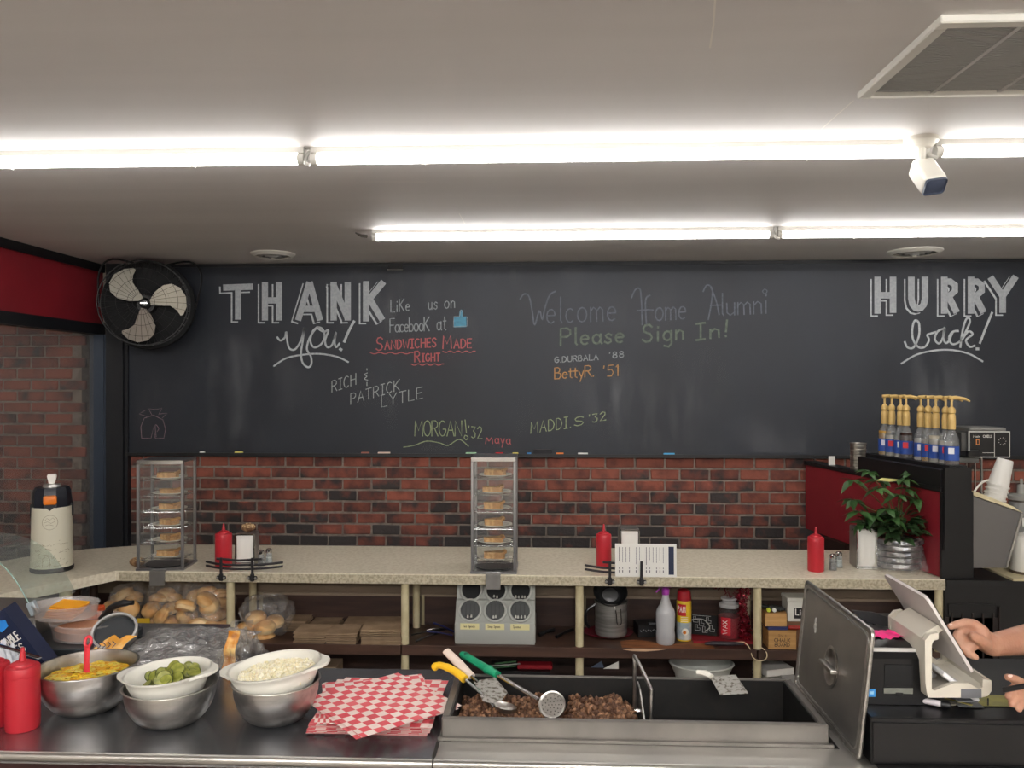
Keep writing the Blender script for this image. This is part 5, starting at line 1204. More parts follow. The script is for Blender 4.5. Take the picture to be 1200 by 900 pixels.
# boxes right of the leg
q = on_sh(913, 758)
t = thing('chalk_box', 'small wooden box printed CHALK BOARD on the shelf', 'box', (q.x+.004, 3.672, SH+.0005))
wood_l = mat('light_box_wood', (190, 148, 92), .6, c2=(170, 128, 76), scale=4, stretch=(1, 8, 14))
bb_ = ob('box_body', M().box(-.062, .062, 0, .10, 0, .082, bev=.0015), wood_l, t, 20); ob('box_lid', M().box(-.064, .064, -.002, .102, .082, .086), mat('lid_wood', (150, 110, 62), .6), t, 0)
m = M(); write_on(m, 'CHALK', (-.036, -.0006, .034), (1, 0, 0), (0, 0, 1), .016, .0024, .07); write_on(m, 'BOARD', (-.034, -.0006, .014), (1, 0, 0), (0, 0, 1), .015, .0024, .066); write_on(m, '3 IN 1'.replace('3 IN 1', 'IN 1'), (-.018, -.0006, .058), (1, 0, 0), (0, 0, 1), .009, .0014, .034)
ob('box_lettering', m, ink, bb_, 0, True)
t = thing('blue_pad', 'thin dark blue pad between the two wooden boxes', 'pad', (q.x-.012, 3.674, SH+.087)); ob('pad_body', M().box(-.048, .04, 0, .09, 0, .014, bev=.001), mat('navy_pad', (44, 50, 96), .5), t)
t = thing('wooden_block', 'plain wooden box stacked above the blue pad and the chalk box', 'box', (q.x-.02, 3.68, SH+.1015)); ob('block_body', M().box(-.05, .046, 0, .09, 0, .056, bev=.0015), wood_l, t, 20); ob('block_lid', M().box(-.05, .046, 0, .09, .0565, .061), mat('lid_wood', (0, 0, 0)), t, 0)
for (dx, dz, c, l) in ((-.028, 0, (28, 30, 28), 'black marker cap on the wooden box beside the fourth leg'), (.0, .002, (34, 36, 34), 'black marker standing in the clutter above the wooden box'), (.018, .0, (30, 30, 32), 'thick black marker on the wooden box')):
    o = single('marker', M().lathe([(0, 0), (.011, 0), (.011, .05), (.007, .052), (.007, .062), (0, .063)], 12, Matrix.Rotation(pi/2+.2, 4, 'Y') @ Matrix.Translation((0, 0, -.03))), mat('marker_%d' % (100*dz+c[0]), c, .4), l, 'marker', (q.x-.02+dx, 3.70+abs(dx), SH+.176+dz+.0), group='markers on the wooden box')
for (dx, c, l) in ((-.035, (190, 196, 60), 'lime green marker tip on the wooden box'), (-.01, (220, 220, 212), 'white marker tip on the wooden box')):
    single('marker_tip', M().lathe([(0, 0), (.009, 0), (.009, .012), (0, .014)], 12, Matrix.Rotation(pi/2, 4, 'X')), mat('tip_%d' % c[0], c, .4), l, 'marker', (q.x-.02+dx, 3.69, SH+.175))
t = thing('liquid_chalk_box', 'white and black box lettered Liquid beside the wooden boxes', 'box', (q.x+.088, 3.71, SH+.0005))
ob('lower_box', M().box(-.056, .06, 0, .1, 0, .115), mat('brown_box', (112, 80, 56), .7), t, 0)
ob('box_body', M().box(-.05, .075, 0, .09, .116, .206, bev=.002), mat('pale_box', (205, 205, 196), .6), t, 0); ob('box_band', M().box(-.02, .075, -.002, 0, .13, .178), mat('ink_black', (22, 22, 24), .5), t, 0); ob('box_lid', M().box(-.053, .075, -.004, .094, .205, .224, bev=.003), mat('white_lid', (200, 198, 188), .5), t)
m = M(); write_on(m, 'Liquid', (-.014, -.0028, .147), (1, 0, 0), (0, 0, 1), .026, .005, .085); ob('box_lettering', m, paper, t, 0, True)
single('red_marker', M().lathe([(0, 0), (.009, 0), (.009, .05), (0, .052)], 12, Matrix.Rotation(pi/2, 4, 'Y')), mat('marker_red', (150, 40, 30), .4), 'red brown marker lying on top of the chalk box', 'marker', (q.x+.034, 3.684, SH+.0965))
# lower shelf things: seen just over the back edge of the foreground counter
def low(u, v, Y): q = P(u, v, Y=Y); return q
q = low(822, 778, 3.80)
t = thing('white_basin', 'wide white plastic basin on the lower shelf below the spray can', 'basin', (q.x, 3.80, LS+.0005))
zr = .425-LS
ob('basin_wall', M().lathe([(0, 0), (.10, 0), (.125, zr*.7), (.145, zr), (.152, zr+.006), (.145, zr+.01), (.135, zr), (.12, zr*.6), (.09, .008), (0, .008)], 36, sy=.8), mat('basin_white', (206, 208, 200), .45), t)
for k, (dx, w_, l) in enumerate(((0, .075, 'white'), (.01, .07, 'upper white'))):
    pass
q = low(908, 785, 3.75)
for k in range(7):
    single('white_plate', M().lathe([(0, 0), (.06, 0), (.09, .012), (.092, .015), (.06, .005), (0, .004)], 28), plate_m, ('lowest', 'second', 'third', 'fourth', 'fifth', 'sixth', 'topmost')[k]+' white plate of the stack on the lower shelf by the fourth leg', 'plate', (q.x, 3.78, LS+.0005+k*.018+.02*0), group='white plates on the lower shelf')
single('paper_stack', M().box(-.07, .07, -.06, .06, 0, .03), paper, 'white papers lying on the stacked plates on the lower shelf', 'paper', (q.x, 3.78, LS+.0005+6*.018+.0155), rz=.3)
q = low(716, 785, 3.72)
single('paper_corner', M().prism([(-.035, 0), (.035, 0), (.035, .035)], -.001, .001, 'y'), paper, 'triangular white paper corner left of the divider handle on the lower shelf', 'paper', (q.x, 3.72, .425))['label'] = 'triangular white paper corner standing up on the lower shelf'
q = low(610, 784, 3.78)
single('cardboard_box', M().box(-.09, .09, -.06, .06, 0, .42-LS), kraft, 'brown cardboard box on the lower shelf below the paper bags', 'box', (low(376, 785, 3.76).x, 3.76, LS+.0005))
single('support_crate', M().box(-.14, .14, -.07, .07, 0, .41-LS), black, 'black crate on the lower shelf under the red ribbon', 'crate', (q.x, 3.78, LS+.0005))
single('red_ribbon', M().box(-.015, .15, -.03, .03, 0, .02, bev=.005), mat('ribbon_red', (140, 22, 34), .5), 'dark red folded cloth on the black crate of the lower shelf', 'cloth', (q.x, 3.76, .411))
for k, (a, b) in enumerate(((-.16, .0), (-.14, .02), (-.12, .0))): single('green_stick', M().tube([(a, 0, 0), (b-.02, .0, .012)], .003, 5), mat('green_stick_%d' % k, ((50, 90, 56), (150, 150, 146), (60, 100, 60))[k], .5), ('lowest', 'middle', 'upper')[k]+' thin stick left of the red cloth on the lower shelf', 'stick', (q.x, 3.73+.015*k, .415+.006*k), group='sticks on the lower shelf')
single('paper_corner', M().prism([(-.03, 0), (.03, 0), (.02, .03)], -.001, .001, 'y'), mat('blue_grey_card', (70, 80, 98), .5), '', 'card', (low(700, 700, 3.72).x, 3.72, .43))['label'] = 'blue grey card corner on the lower shelf near the third leg'
# orange packet and clutter at the left end of the shelf level
q = P(103, 727, Y=3.45)
t = thing('orange_packet', 'orange packet with a blue tab behind the cheese tub', 'packet', (q.x, 3.45, 0.0))
ob('packet_body', M().box(-.047, .047, 0, .06, q.z, q.z+.055, bev=.006), mat('packet_orange', (214, 84, 40), .5), t); ob('blue_tab', M().box(-.012, .016, -.003, 0, q.z+.03, q.z+.058), mat('packet_blue', (60, 130, 190), .5), t, 0)
ob('packet_fold', M().box(-.047, .047, -.004, .0, q.z+.032, q.z+.037), mat('packet_dark', (120, 40, 24), .5), t, 0); ob('packet_bottom', M().box(-.045, .045, 0, .06, 0.0005, q.z), kraft, t, 0)
single('yellow_card', M().box(-.03, .03, 0, .004, 0, .105), mat('yellow_card', (206, 168, 40), .6), 'yellow card standing between the first two bun bags', 'card', on_sh(162, 755)+Vector((0, .005, 0)))
# ---------------------------------------------------------------- foreground food
def on_pc(u, v): q = P(u, v, Z=CT); q.z = CT+.0006; return q
squeeze(on_pc(26.5, 853), .040, .203, 'red squeeze bottle in front of the yellow pepper bowl')['group'] = 'red squeeze bottles in the foreground'
squeeze(on_pc(-9, 850), .040, .203, 'red squeeze bottle cut off by the left edge of the frame')['group'] = 'red squeeze bottles in the foreground'
def bowl(t, R, H, rb, nm='bowl_wall'):
    pr = [(0, 0), (rb, 0)]
    for i in range(1, 9): a = radians(90*i/9); pr.append((rb+(R-rb)*sin(a)**.9, H*.93*(1-cos(a))**.85))
    pr += [(R*.995, H*.97), (R*1.03, H*.985), (R*1.045, H*.99), (R*1.04, H), (R*.995, H)]
    pr += [(R*.98, H*.93)]
    for i in range(8, 0, -1): a = radians(90*i/9); pr.append((rb+(R-rb)*sin(a)**.9-.003, H*.93*(1-cos(a))**.85+.003))
    pr += [(0, .004)]
    ob(nm, M().lathe(pr, 56), steel, t, 60)
p = on_pc(103, 830)
t = thing('steel_bowl', 'steel mixing bowl of yellow peppers with a red spoon', 'bowl', p, 0, 'steel mixing bowls')
B1 = p.copy(); bowl(t, .122, .118, .055)
yel = mat('mustard_pickle', (214, 178, 40), .4, c2=(190, 150, 30), scale=20, bump=.4, bscale=40)
ob('pepper_brine', M().lathe([(0, .088), (.106, .088), (.106, .082), (0, .08)], 40), mat('yellow_brine', (188, 160, 40), .25), t)
pep_m = [mat('pepper_yellow', (222, 186, 46), .35, sss=.1), mat('pepper_pale', (214, 196, 92), .35), mat('pepper_amber', (206, 150, 34), .35)]
for k in range(3):
    m = M()
    for q in range(70):
        a, r = R_(0, 6.28), .098*sqrt(R_(0, 1)); T = Matrix.Translation((r*cos(a), r*sin(a), .0875+R_(0, .004)+.006*(1-r/.1))) @ Euler((R_(-.16, .16), R_(-.16, .16), R_(0, 6))).to_matrix().to_4x4()
        rr_ = R_(.005, .012); m.tube([(rr_*cos(b), rr_*sin(b), 0) for b in [2*pi*i/9 for i in range(9)]], .0036, 5, closed=True, T=T, flat=.5)
    o = ob('pepper_rings', m, pep_m[k], t, 60); o['kind'] = 'stuff'
q = P(104, 772, Y=B1.y+.01)
t = thing('red_spoon', 'red plastic spoon handle sticking up out of the yellow peppers', 'spoon', (q.x, B1.y+.0, CT+.09))
ob('handle', M().tube([(.0, .0, .005), (-.001, .002, .04), (-.001, .006, .075)], [.009, .0075, .008], 10, flat=.45), mat('coral_red', (214, 52, 64), .4), t)
ob('hang_loop', M().tube([(-.001+.0085*cos(a), .009+.004*sin(a), .086+.0125*sin(a)) for a in [2*pi*i/16 for i in range(16)]], .0042, 8, closed=True), mat('coral_red', (0, 0, 0)), t)
white_c = mat('white_colander', (228, 226, 216), .35)
def colander(t, R, H, z0, tilt, az=0.):
    T = Matrix.Translation((0, 0, z0)) @ Matrix.Rotation(az, 4, 'Z') @ Matrix.Rotation(tilt, 4, 'Y')
    pr = [(0, 0), (R*.6, 0), (R*.8, H*.25), (R*.93, H*.7), (R*.965, H*.9), (R*1.01, H*.93), (R*1.02, H), (R*.97, H), (R*.93, H*.93), (R*.88, H*.68), (R*.76, H*.27), (R*.56, .004), (0, .004)]
    ob('basket', M().lathe(pr, 56, T), white_c, t, 60)
    for s in (-1, 1):
        pl = [(R*.80, -R*.62), (R*.98, -R*.42), (R*1.13, -R*.28), (R*1.2, -R*.12), (R*1.2, R*.12), (R*1.13, R*.28), (R*.98, R*.42), (R*.80, R*.62), (R*.97, R*.18), (R*1.0, 0), (R*.97, -R*.18)]
        ob('handle', M().prism([(s*x, y) for x, y in pl][::s], H*.9, H*1.0, 'z', T=T), white_c, t, 30)
    return T
p = on_pc(200, 845)
t = thing('steel_bowl', 'steel mixing bowl under the white colander of pickles', 'bowl', p, 0, 'steel mixing bowls'); bowl(t, .112, .098, .052)
t = thing('white_colander', 'white two-handled colander of green pickle slices', 'colander', (p.x-.003, p.y, CT+.0006), 0, 'white colanders'); C1 = (p.x-.003, p.y)
T1 = colander(t, .106, .07, .060, radians(-3))
pk = mat('pickle_skin', (72, 80, 28), .35); pk2 = mat('pickle_flesh', (118, 124, 48), .3, c2=(150, 152, 74), scale=60)
n = 0
for k in range(38):
    a, r = R_(0, 6.28), .064*sqrt(R_(0, 1)); x, y = r*cos(a), r*sin(a)
    z = .098+.022*max(0, 1-r/.09)+R_(0, .006)+(.012 if x > 0 else 0)
    if k in (0, 1, 2): x, y, z = (.045+.014*k, -.0-.01*k, .122+.005*k)
    s_ = thing('pickle_slice', 'round green pickle slice in the left white colander', 'pickle', Vector((C1[0], C1[1], CT))+Vector((x, y, z)), 0, 'pickle slices in the colander', rot=(R_(.1, 1.3), R_(-.7, .7), R_(-.6, .6)))
    rr_ = R_(.014, .019)
    ob('slice_flesh', M().lathe([(0, -.0018), (rr_*.93, -.0018), (rr_*.93, .0018), (0, .0018)], 18), pk2, s_); ob('slice_skin', M().lathe([(rr_*.93, -.002), (rr_, -.001), (rr_, .001), (rr_*.93, .002)], 18), pk, s_)
p = on_pc(324, 842)
t = thing('steel_bowl', 'steel mixing bowl under the white colander of chopped onion', 'bowl', p, 0, 'steel mixing bowls'); bowl(t, .108, .102, .052)
t = thing('white_colander', 'white two-handled colander heaped with chopped onion', 'colander', (p.x+.003, p.y, CT+.0006), 0, 'white colanders')
T1 = colander(t, .118, .072, .068, radians(-5.5))
on_m = [mat('onion_a', (236, 226, 190), .45, sss=.1), mat('onion_b', (242, 236, 214), .45)]
for k in range(2):
    m = M()
    for q in range(1100):
        a, r = R_(0, 6.28), .098*sqrt(R_(0, 1)); z = .068+.047+R_(-.006, .007)+.012*(1-r/.1)+.08*r*cos(a)*.9
        d = R_(.0025, .0048); m.box(-d, d, -d*.8, d*.8, -d*.6, d*.6, T=Matrix.Translation((r*cos(a), r*sin(a), z)) @ Euler((R_(0, 6), R_(0, 6), R_(0, 6))).to_matrix().to_4x4())
    m.lathe([(0, .117), (.095, .108), (0, .09)], 24) if k == 0 else None
    o = ob('chopped_onion', m, on_m[k], t, 0); o['kind'] = 'stuff'
# checkered paper sheets
def check_mat():
    m = bpy.data.materials.new('red_checked_paper'); m.use_nodes = True; N = m.node_tree.nodes; L = m.node_tree.links; b = N['Principled BSDF']; b.inputs['Roughness'].default_value = .55
    tc = N.new('ShaderNodeTexCoord'); c = N.new('ShaderNodeTexChecker'); c.inputs['Scale'].default_value = 1/.0262
    c.inputs['Color1'].default_value = lin((216, 74, 86)); c.inputs['Color2'].default_value = lin((236, 222, 214))
    mp = N.new('ShaderNodeMapping'); mp.inputs['Location'].default_value = (.0005, .0005, .5); mp.inputs['Scale'].default_value = (1, 1, 0)
    L.new(tc.outputs['Object'], mp.inputs[0]); L.new(mp.outputs[0], c.inputs['Vector'])
    n = N.new('ShaderNodeTexNoise'); n.inputs['Scale'].default_value = 14; n.inputs['Detail'].default_value = 4; L.new(tc.outputs['Object'], n.inputs[0])
    hs = N.new('ShaderNodeMix'); hs.data_type = 'RGBA'; hs.blend_type = 'MIX'
    r = N.new('ShaderNodeMapRange'); r.inputs['From Min'].default_value = .35; r.inputs['From Max'].default_value = .75; r.inputs['To Max'].default_value = .35; L.new(n.outputs[0], r.inputs[0])
    L.new(r.outputs[0], hs.inputs[0]); L.new(c.outputs[0], hs.inputs[6]); hs.inputs[7].default_value = lin((222, 150, 148)); L.new(hs.outputs[2], b.inputs['Base Color']); return m
chk = check_mat()
def sheet(x, y, z, rz, lab, hw=.155, hd=.155, cur=0., grp=True):
    t = M()
    t.grid(lambda i, j: ((i-.5)*2*hw, (j-.5)*2*hd, .0006+cur*((abs(i-.5)*2)**4+(abs(j-.5)*2)**4)), 16, 16)
    solid(t, .0005)
    return single('checked_paper_sheet', t, chk, lab, 'paper sheet', (x, y, z), rz, 'red checked paper sheets' if grp else None, smooth=60)
sc_ = Vector((.0, 0, 0)); a1, a2 = P(363, 865, Z=CT), P(529, 802, Z=CT)
cx, cy = (P(363, 865, Z=CT)+P(513, 865, Z=CT)+P(529, 802, Z=CT)+P(392, 802, Z=CT)).xy/4
for k in range(11): sheet(cx-.008+R_(-.007, .007), cy-.006+R_(-.007, .007), CT+.001+k*.0022, R_(-.05, .05), ORD(k, 11)+'red and white checked sheet of the square stack on the steel counter', hw=.150, hd=.158)
for k in range(3): sheet(cx-.03+.006*k, cy+.0, CT+.026+k*.0024, radians(10+4*k), ('lowest', 'middle', 'highest')[k]+' slightly turned red checked sheet between the square stack and the top sheets', hw=.14, hd=.14)
tc_ = (P(363, 834, Z=.9)+P(452, 793, Z=.9)+P(526, 819, Z=.9)+P(433.5, 877, Z=.88)).xy/4
for k in range(2): sheet(tc_[0]+.006*k, tc_[1]+.004*k, CT+.034+k*.003, radians(40+2.5*k), ('second highest red checked paper sheet, peeking out under the top one', 'topmost red and white checked paper sheet, turned like a diamond')[k], hw=.145, hd=.155, grp=True)
# ---------------------------------------------------------------- loose meat and utensils in the well
m = M()
def heap(x, y):
    d = min((x-(wx0+.03))/.02, 1); gap = 1-.75*math.exp(-((x+.0-.045)/.018)**2)
    ex = max(0., min(1., (.245-x)/.05)); e2 = max(0., min(1, (x-(wx0+.02))/.05))
    yy = (y-wy0)/(wy1-wy0); b = .055+.03*sin(yy*pi)-.0
    return (b*gap*(.55+.45*ex)*(.8+.2*e2)+.008*sin(x*60)*cos(y*50)+.006*sin(x*120+y*90))
t = thing('ground_meat', 'heap of crumbled brown ground meat in the left part of the well', 'meat', (0, 2.1, zb_+.001))
x0_, x1_, y0_, y1_ = wx0+.026, .243, wy0+.022, wy1-.016
m.grid(lambda i, j: (x0_+(x1_-x0_)*i, y0_+(y1_-y0_)*j-2.1, .018+heap(x0_+(x1_-x0_)*i, y0_+(y1_-y0_)*j)), 60, 40)
ob('meat_bed', m, meat_m, t, 60)
for q in range(3):
    m = M()
    for k in range(700):
        x, y = R_(x0_+.006, x1_-.006), R_(y0_+.006, y1_-.006); s_ = R_(.0035, .0085)
        m.sph((x, y-2.1, .02+heap(x, y)+R_(-.002, .004)), (s_*R_(.8, 1.5), s_*R_(.8, 1.3), s_*R_(.6, 1)), 1, T=Euler((R_(0, 3), R_(0, 3), R_(0, 3))).to_matrix().to_4x4(), jit=.15)
    o = ob('meat_crumbs', m, (meat_m, mat('meat_light', (150, 112, 84), .7, c2=(112, 78, 54), scale=50), mat('meat_dark', (84, 56, 40), .75))[q], t, 80); o['kind'] = 'stuff'
# yellow handled spoon
def P3(u, v, Y): return P(u, v, Y=Y)
def mid_thing(name, lab, cat, a, b): return thing(name, lab, cat, (a+b)/2)
A_, B_ = P3(507, 780, 2.2), P3(592, 836, 2.05)
A_.z = P3(507, 780, 2.2).z
t = mid_thing('serving_spoon', 'steel serving spoon with a curved yellow handle resting on the well edge', 'spoon', A_, B_); O = Vector(t.location)
h_ = [P3(508, 783, 2.215), P3(514, 779.5, 2.21), P3(526, 783, 2.19), P3(538, 790, 2.17), P3(545, 796, 2.155)]
ob('yellow_handle', M().tube([q-O for q in smoothpts(h_)], [.009]+[.0105]*3+[.009]*5+[.0105]*5+[.0115]*7, 12), mat('yellow_plastic', (232, 186, 36), .4), t)
s_ = [P3(544, 795, 2.157), P3(562, 811, 2.12), P3(580, 828, 2.085)]
ob('spoon_shaft', M().tube([q-O for q in s_], [.0045, .004, .005], 8), chrome, t)
c_ = P3(592, 830, 2.055)-O
ob('spoon_bowl', M().lathe([(.026, .006), (.022, -.004), (.012, -.010), (0, -.012), (0, -.010), (.011, -.008), (.020, -.003), (.0245, .006)], 24, Matrix.Translation(c_) @ Matrix.Rotation(radians(-38), 4, 'Z') @ Matrix.Diagonal((1.35, .85, 1, 1))), steel, t)
# white handled turner with speckled blade
A_ = P3(523, 763, 2.26); B_ = P3(553, 793, 2.19)
t = thing('slotted_turner', 'steel turner with a white handle lying between the yellow and green utensils', 'turner', (A_+B_)/2); O = Vector(t.location)
ob('white_handle', M().tube([A_-O, (A_+B_)/2-O, B_-O], [.013, .0145, .012], 12, flat=.7), mat('offwhite_handle', (222, 204, 190), .5), t)
sp_m = mat('greasy_steel', (158, 156, 150), .4, .6, c2=(96, 88, 78), scale=90, detail=2, lo=.5, hi=.62)
def quad3(pts, th=.0015):
    m = M(); v = [m.bm.verts.new(q) for q in pts]; m.bm.faces.new(v); solid(m, th); return m
ob('turner_blade', quad3([P3(555, 799, 2.18)-O, P3(580, 794, 2.19)-O, P3(595, 812, 2.13)-O, P3(584, 826, 2.08)-O, P3(566, 822, 2.085)-O]), sp_m, t, 0)
ob('blade_neck', M().tube([P3(551, 791, 2.19)-O, P3(560, 800, 2.175)-O], .005, 8), chrome, t)
# green handled perforated ladle
A_ = P3(541, 766, 2.34); B_ = P3(647, 826, 2.06)
t = thing('perforated_ladle', 'steel ladle with perforated disc and long green handle across the well', 'ladle', (A_+B_)/2); O = Vector(t.location)
lp = lambda s: A_.lerp(B_, s)-O
# keep the tool straight in space from handle end to disc
g0, g1 = P3(541, 766, 2.34), P3(583, 791, 2.205); sh1 = P3(632, 820, 2.075)
ob('green_handle', M().tube([q-O for q in (g0, g0.lerp(g1, .08), g0.lerp(g1, .5), g0.lerp(g1, .72), g0.lerp(g1, .75), g0.lerp(g1, .8), g1)], [.009, .0135, .013, .0135, .0165, .0135, .0125], 12, flat=.75), mat('green_plastic', (14, 142, 100), .4), t)
ob('handle_hole', M().lathe([(0, 0), (.006, 0), (.006, .0006), (0, .0006)], 12, Matrix.Translation(g0.lerp(g1, .13)-O+Vector((0, -.006, .0092))) @ Matrix.Rotation(.5, 4, 'X')), mat('green_shadow', (6, 76, 56), .6), t)
for d in (-.0045, .0045): ob('ladle_shaft', M().tube([g1-O+Vector((d, 0, 0)), sh1-O+Vector((d, 0, 0))], .0035, 8), chrome, t)
Td = Matrix.Translation(B_-O) @ Matrix.Rotation(radians(48), 4, 'X') @ Matrix.Rotation(radians(-6), 4, 'Y')
ld_ = ob('ladle_disc', M().lathe([(0, .0), (.028, .0), (.031, .003), (.0345, .004), (.0355, .001), (.033, -.010), (.02, -.014), (0, -.014)], 32, Td), steel, t)
m = M()
for rr_, n_ in ((.0, 1), (.009, 6), (.0175, 11), (.025, 14)):
    for k in range(n_): a = 2*pi*k/n_; m.lathe([(0, .0006), (.0015, .0006)], 8, Td @ Matrix.Translation((rr_*cos(a), rr_*sin(a), 0)))
ob('disc_holes', m, black_m, ld_, 0)['kind'] = 'stuff'
# spatula on the rear rim
A_ = P3(817, 787, 2.24)
t = thing('spatula', 'white handled steel spatula resting on the rear rim of the well', 'spatula', A_); O = A_
ob('white_handle', M().tube([P3(817, 788, 2.245)-O, P3(826, 789, 2.235)-O, P3(834, 793, 2.215)-O], [.010, .012, .009], 12, flat=.7), mat('white_grip', (228, 224, 214), .4), t)
ob('spatula_blade', quad3([P3(832, 793.5, 2.22)-O, P3(862, 791, 2.225)-O, P3(877, 813, 2.13)-O, P3(844, 815, 2.13)-O]), sp_m, t, 0)
# ---------------------------------------------------------------- left side clutter
# cheese tubs
def oval(t, nm, rx, ry, h, fl, mt, z0=0.):
    ob(nm, M().lathe([(0, .0), (.86, 0), (.9, .02), (.97, .9), (1.0, .93), (1.0, 1.), (.96, 1.), (.93, .9), (.86, .05), (0, .03)], 48, Matrix.Translation((0, 0, z0)) @ Matrix.Diagonal((rx, ry, h, 1))), mt, t, 60)
tub_m = film('frosted_tub', (250, 242, 236), clear=.72, rough=.2, gloss=.25)
p = P(84, 762, Z=CT+.02)
t = thing('dark_tray', 'dark steel tray under the plastic tubs behind the pepper bowl', 'tray', (p.x, p.y+.0, CT+.0006), 0)
ob('tray_body', M().box(-.19, .12, -.02, .22, 0, .03, bev=.004), mat('tray_grey', (70, 76, 80), .35, .6), t)
TZ2 = CT+.032
p = P(116, 757, Z=TZ2); p.y += .1
t = thing('plastic_tub', 'larger frosted plastic tub right of the cheese tub', 'tub', (p.x-.085, p.y, TZ2)); oval(t, 'tub_wall', .13, .1, .055, 0, tub_m)
ob('orange_contents', M().lathe([(0, .004), (.11, .004), (.115, .03), (0, .03)], 32, sy=.7), mat('salmon_food', (214, 160, 128), .6), t)
p2 = P(72, 752, Z=TZ2); p2.y += .09
t = thing('plastic_tub', 'frosted plastic tub holding orange cheese slices', 'tub', (p2.x-.04, p2.y-.0, TZ2+.057)); oval(t, 'tub_wall', .108, .085, .045, 0, tub_m)
ch_m = mat('cheddar', (240, 164, 40), .45, sss=.1)
for k in range(7):
    single('cheese_slice', M().box(-.05, .05, -.035, .035, 0, .0028, bev=.0008), ch_m, ORD(k, 7)+'orange cheese slice of the stack leaning in the frosted tub', 'cheese', (p2.x-.044+.003*k, p2.y-.01+.002*k, TZ2+.0635+.0052*k), rz=.2*sin(k*2.)+.12, group='cheese slices in the tub', rot=(radians(6), radians(3), .15*sin(k*2)))
# steel canister lying open toward us
cc = P(134, 739, Y=2.52)
t = thing('steel_canister', 'steel canister on its side with a dark opening, left of the bagged buns', 'canister', (cc.x, 2.52, cc.z), 0, rot=(radians(-52), 0, radians(14)))
ob('canister_wall', M().lathe([(.067, 0), (.066, .03), (.045, .062), (.0, .064), (0, .02), (.060, .018), (.062, .002)], 44, Matrix.Rotation(-pi/2, 4, 'X')), steel, t, 40)
ob('canister_rim', M().tube([(.065*cos(a), .0, .065*sin(a)) for a in [2*pi*i/44 for i in range(44)]], .0048, 8, closed=True), mat('grey_rim', (190, 190, 188), .35, .5), t)
ob('canister_inside', M().lathe([(0, .012), (.062, .012)], 40, Matrix.Rotation(-pi/2, 4, 'X')), mat('slate_inside', (40, 44, 48), .5), t)
t2 = thing('curved_cover', 'curved black plastic lid leaning behind the steel canister', 'lid', (cc.x-.075, 2.62, CT+.001)); 
ob('lid_shell', M().tube(smoothpts([(-.03, 0, .085), (.0, 0, .115), (.04, 0, .135), (.085, 0, .14)]), [.006]*5+[.011]*8+[.008]*3, 8), black, t2); ob('lid_stand', M().box(-.02, .0, 0, .03, .001, .11), black, t2)
# crumpled bread wrapper lying on the counter
def crumple(u0, u1, va, vb, Y0_, Y1_, H, mt, lab, nm, seed=1., logo=False):
    x0, x1 = PX(u0, (Y0_+Y1_)/2), PX(u1, (Y0_+Y1_)/2)
    t = thing(nm, lab, 'plastic bag', ((x0+x1)/2, (Y0_+Y1_)/2, CT+.001))
    w, d = (x1-x0)/2, (Y1_-Y0_)/2
    def fn(i, j):
        e = (sin(pi*i)**.4)*(sin(pi*j)**.5)
        n_ = .5+.5*sin(i*17*seed+3*sin(j*11))*cos(j*13+2*sin(i*9)); n2_ = sin(i*41+j*23*seed)*.5+.5
        return (-w+2*w*i+.008*sin(j*21), -d+2*d*j+.01*sin(i*19), .001+H*e*(.45+.4*n_+.15*n2_))
    ob('crinkled_film', M().grid(fn, 60, 26), mt, t, 70)
    return t, w, d
cr_m = film('crinkled_bag', (244, 242, 238), clear=.72, rough=.1, bump=1., bscale=26, gloss=1.3)
t, w_, d_ = crumple(148, 280, 745, 785, 2.38, 2.78, .055, cr_m, 'crumpled clear bread wrapper with an orange print behind the bowls', 'bread_wrapper')
def fn(i, j): 
    return (-w_*1.25+.10*i+.02*j, -d_*.7+.012*sin(i*7)+.06*j, .028+.03*j+.012*i+.005*sin(i*12+j*5))
ob('orange_print', M().grid(fn, 12, 6), mat('bag_orange', (226, 160, 60), .35, c2=(240, 214, 150), scale=18, lo=.45, hi=.6), t, 60)
m = M()
for k in range(5): x = -w_*1.2+.016*k; m.ribbon([(x, -d_*.7+.01, .058+.002*k), (x+.01, -d_*.7+.008, .05+.002*k), (x+.002, -d_*.7+.004, .042+.002*k)], .003, (0, -1, .3))
ob('print_mark', m, mat('bag_navy', (40, 44, 84), .5), t, 0, True)
t, w_, d_ = crumple(262, 300, 735, 790, 2.33, 2.55, .12, wrap, 'twisted end of a clear bread wrapper left of the onion colander', 'bread_wrapper', 2.)
ob('orange_stripe', M().grid(lambda i, j: (-w_*.6+.035*i+.02*j, -d_*.6+.01*sin(j*9), .012+.115*j), 3, 10), mat('bag_orange2', (206, 132, 44), .35, c2=(236, 200, 130), scale=24, lo=.45, hi=.6), t, 60)
ob('knot', M().tube(smoothpts([(.0, -.05, .1), (.01, -.05, .125), (-.004, -.04, .145)]), [.01]*4+[.006]*4+[.012]*3, 8), wrap, t)
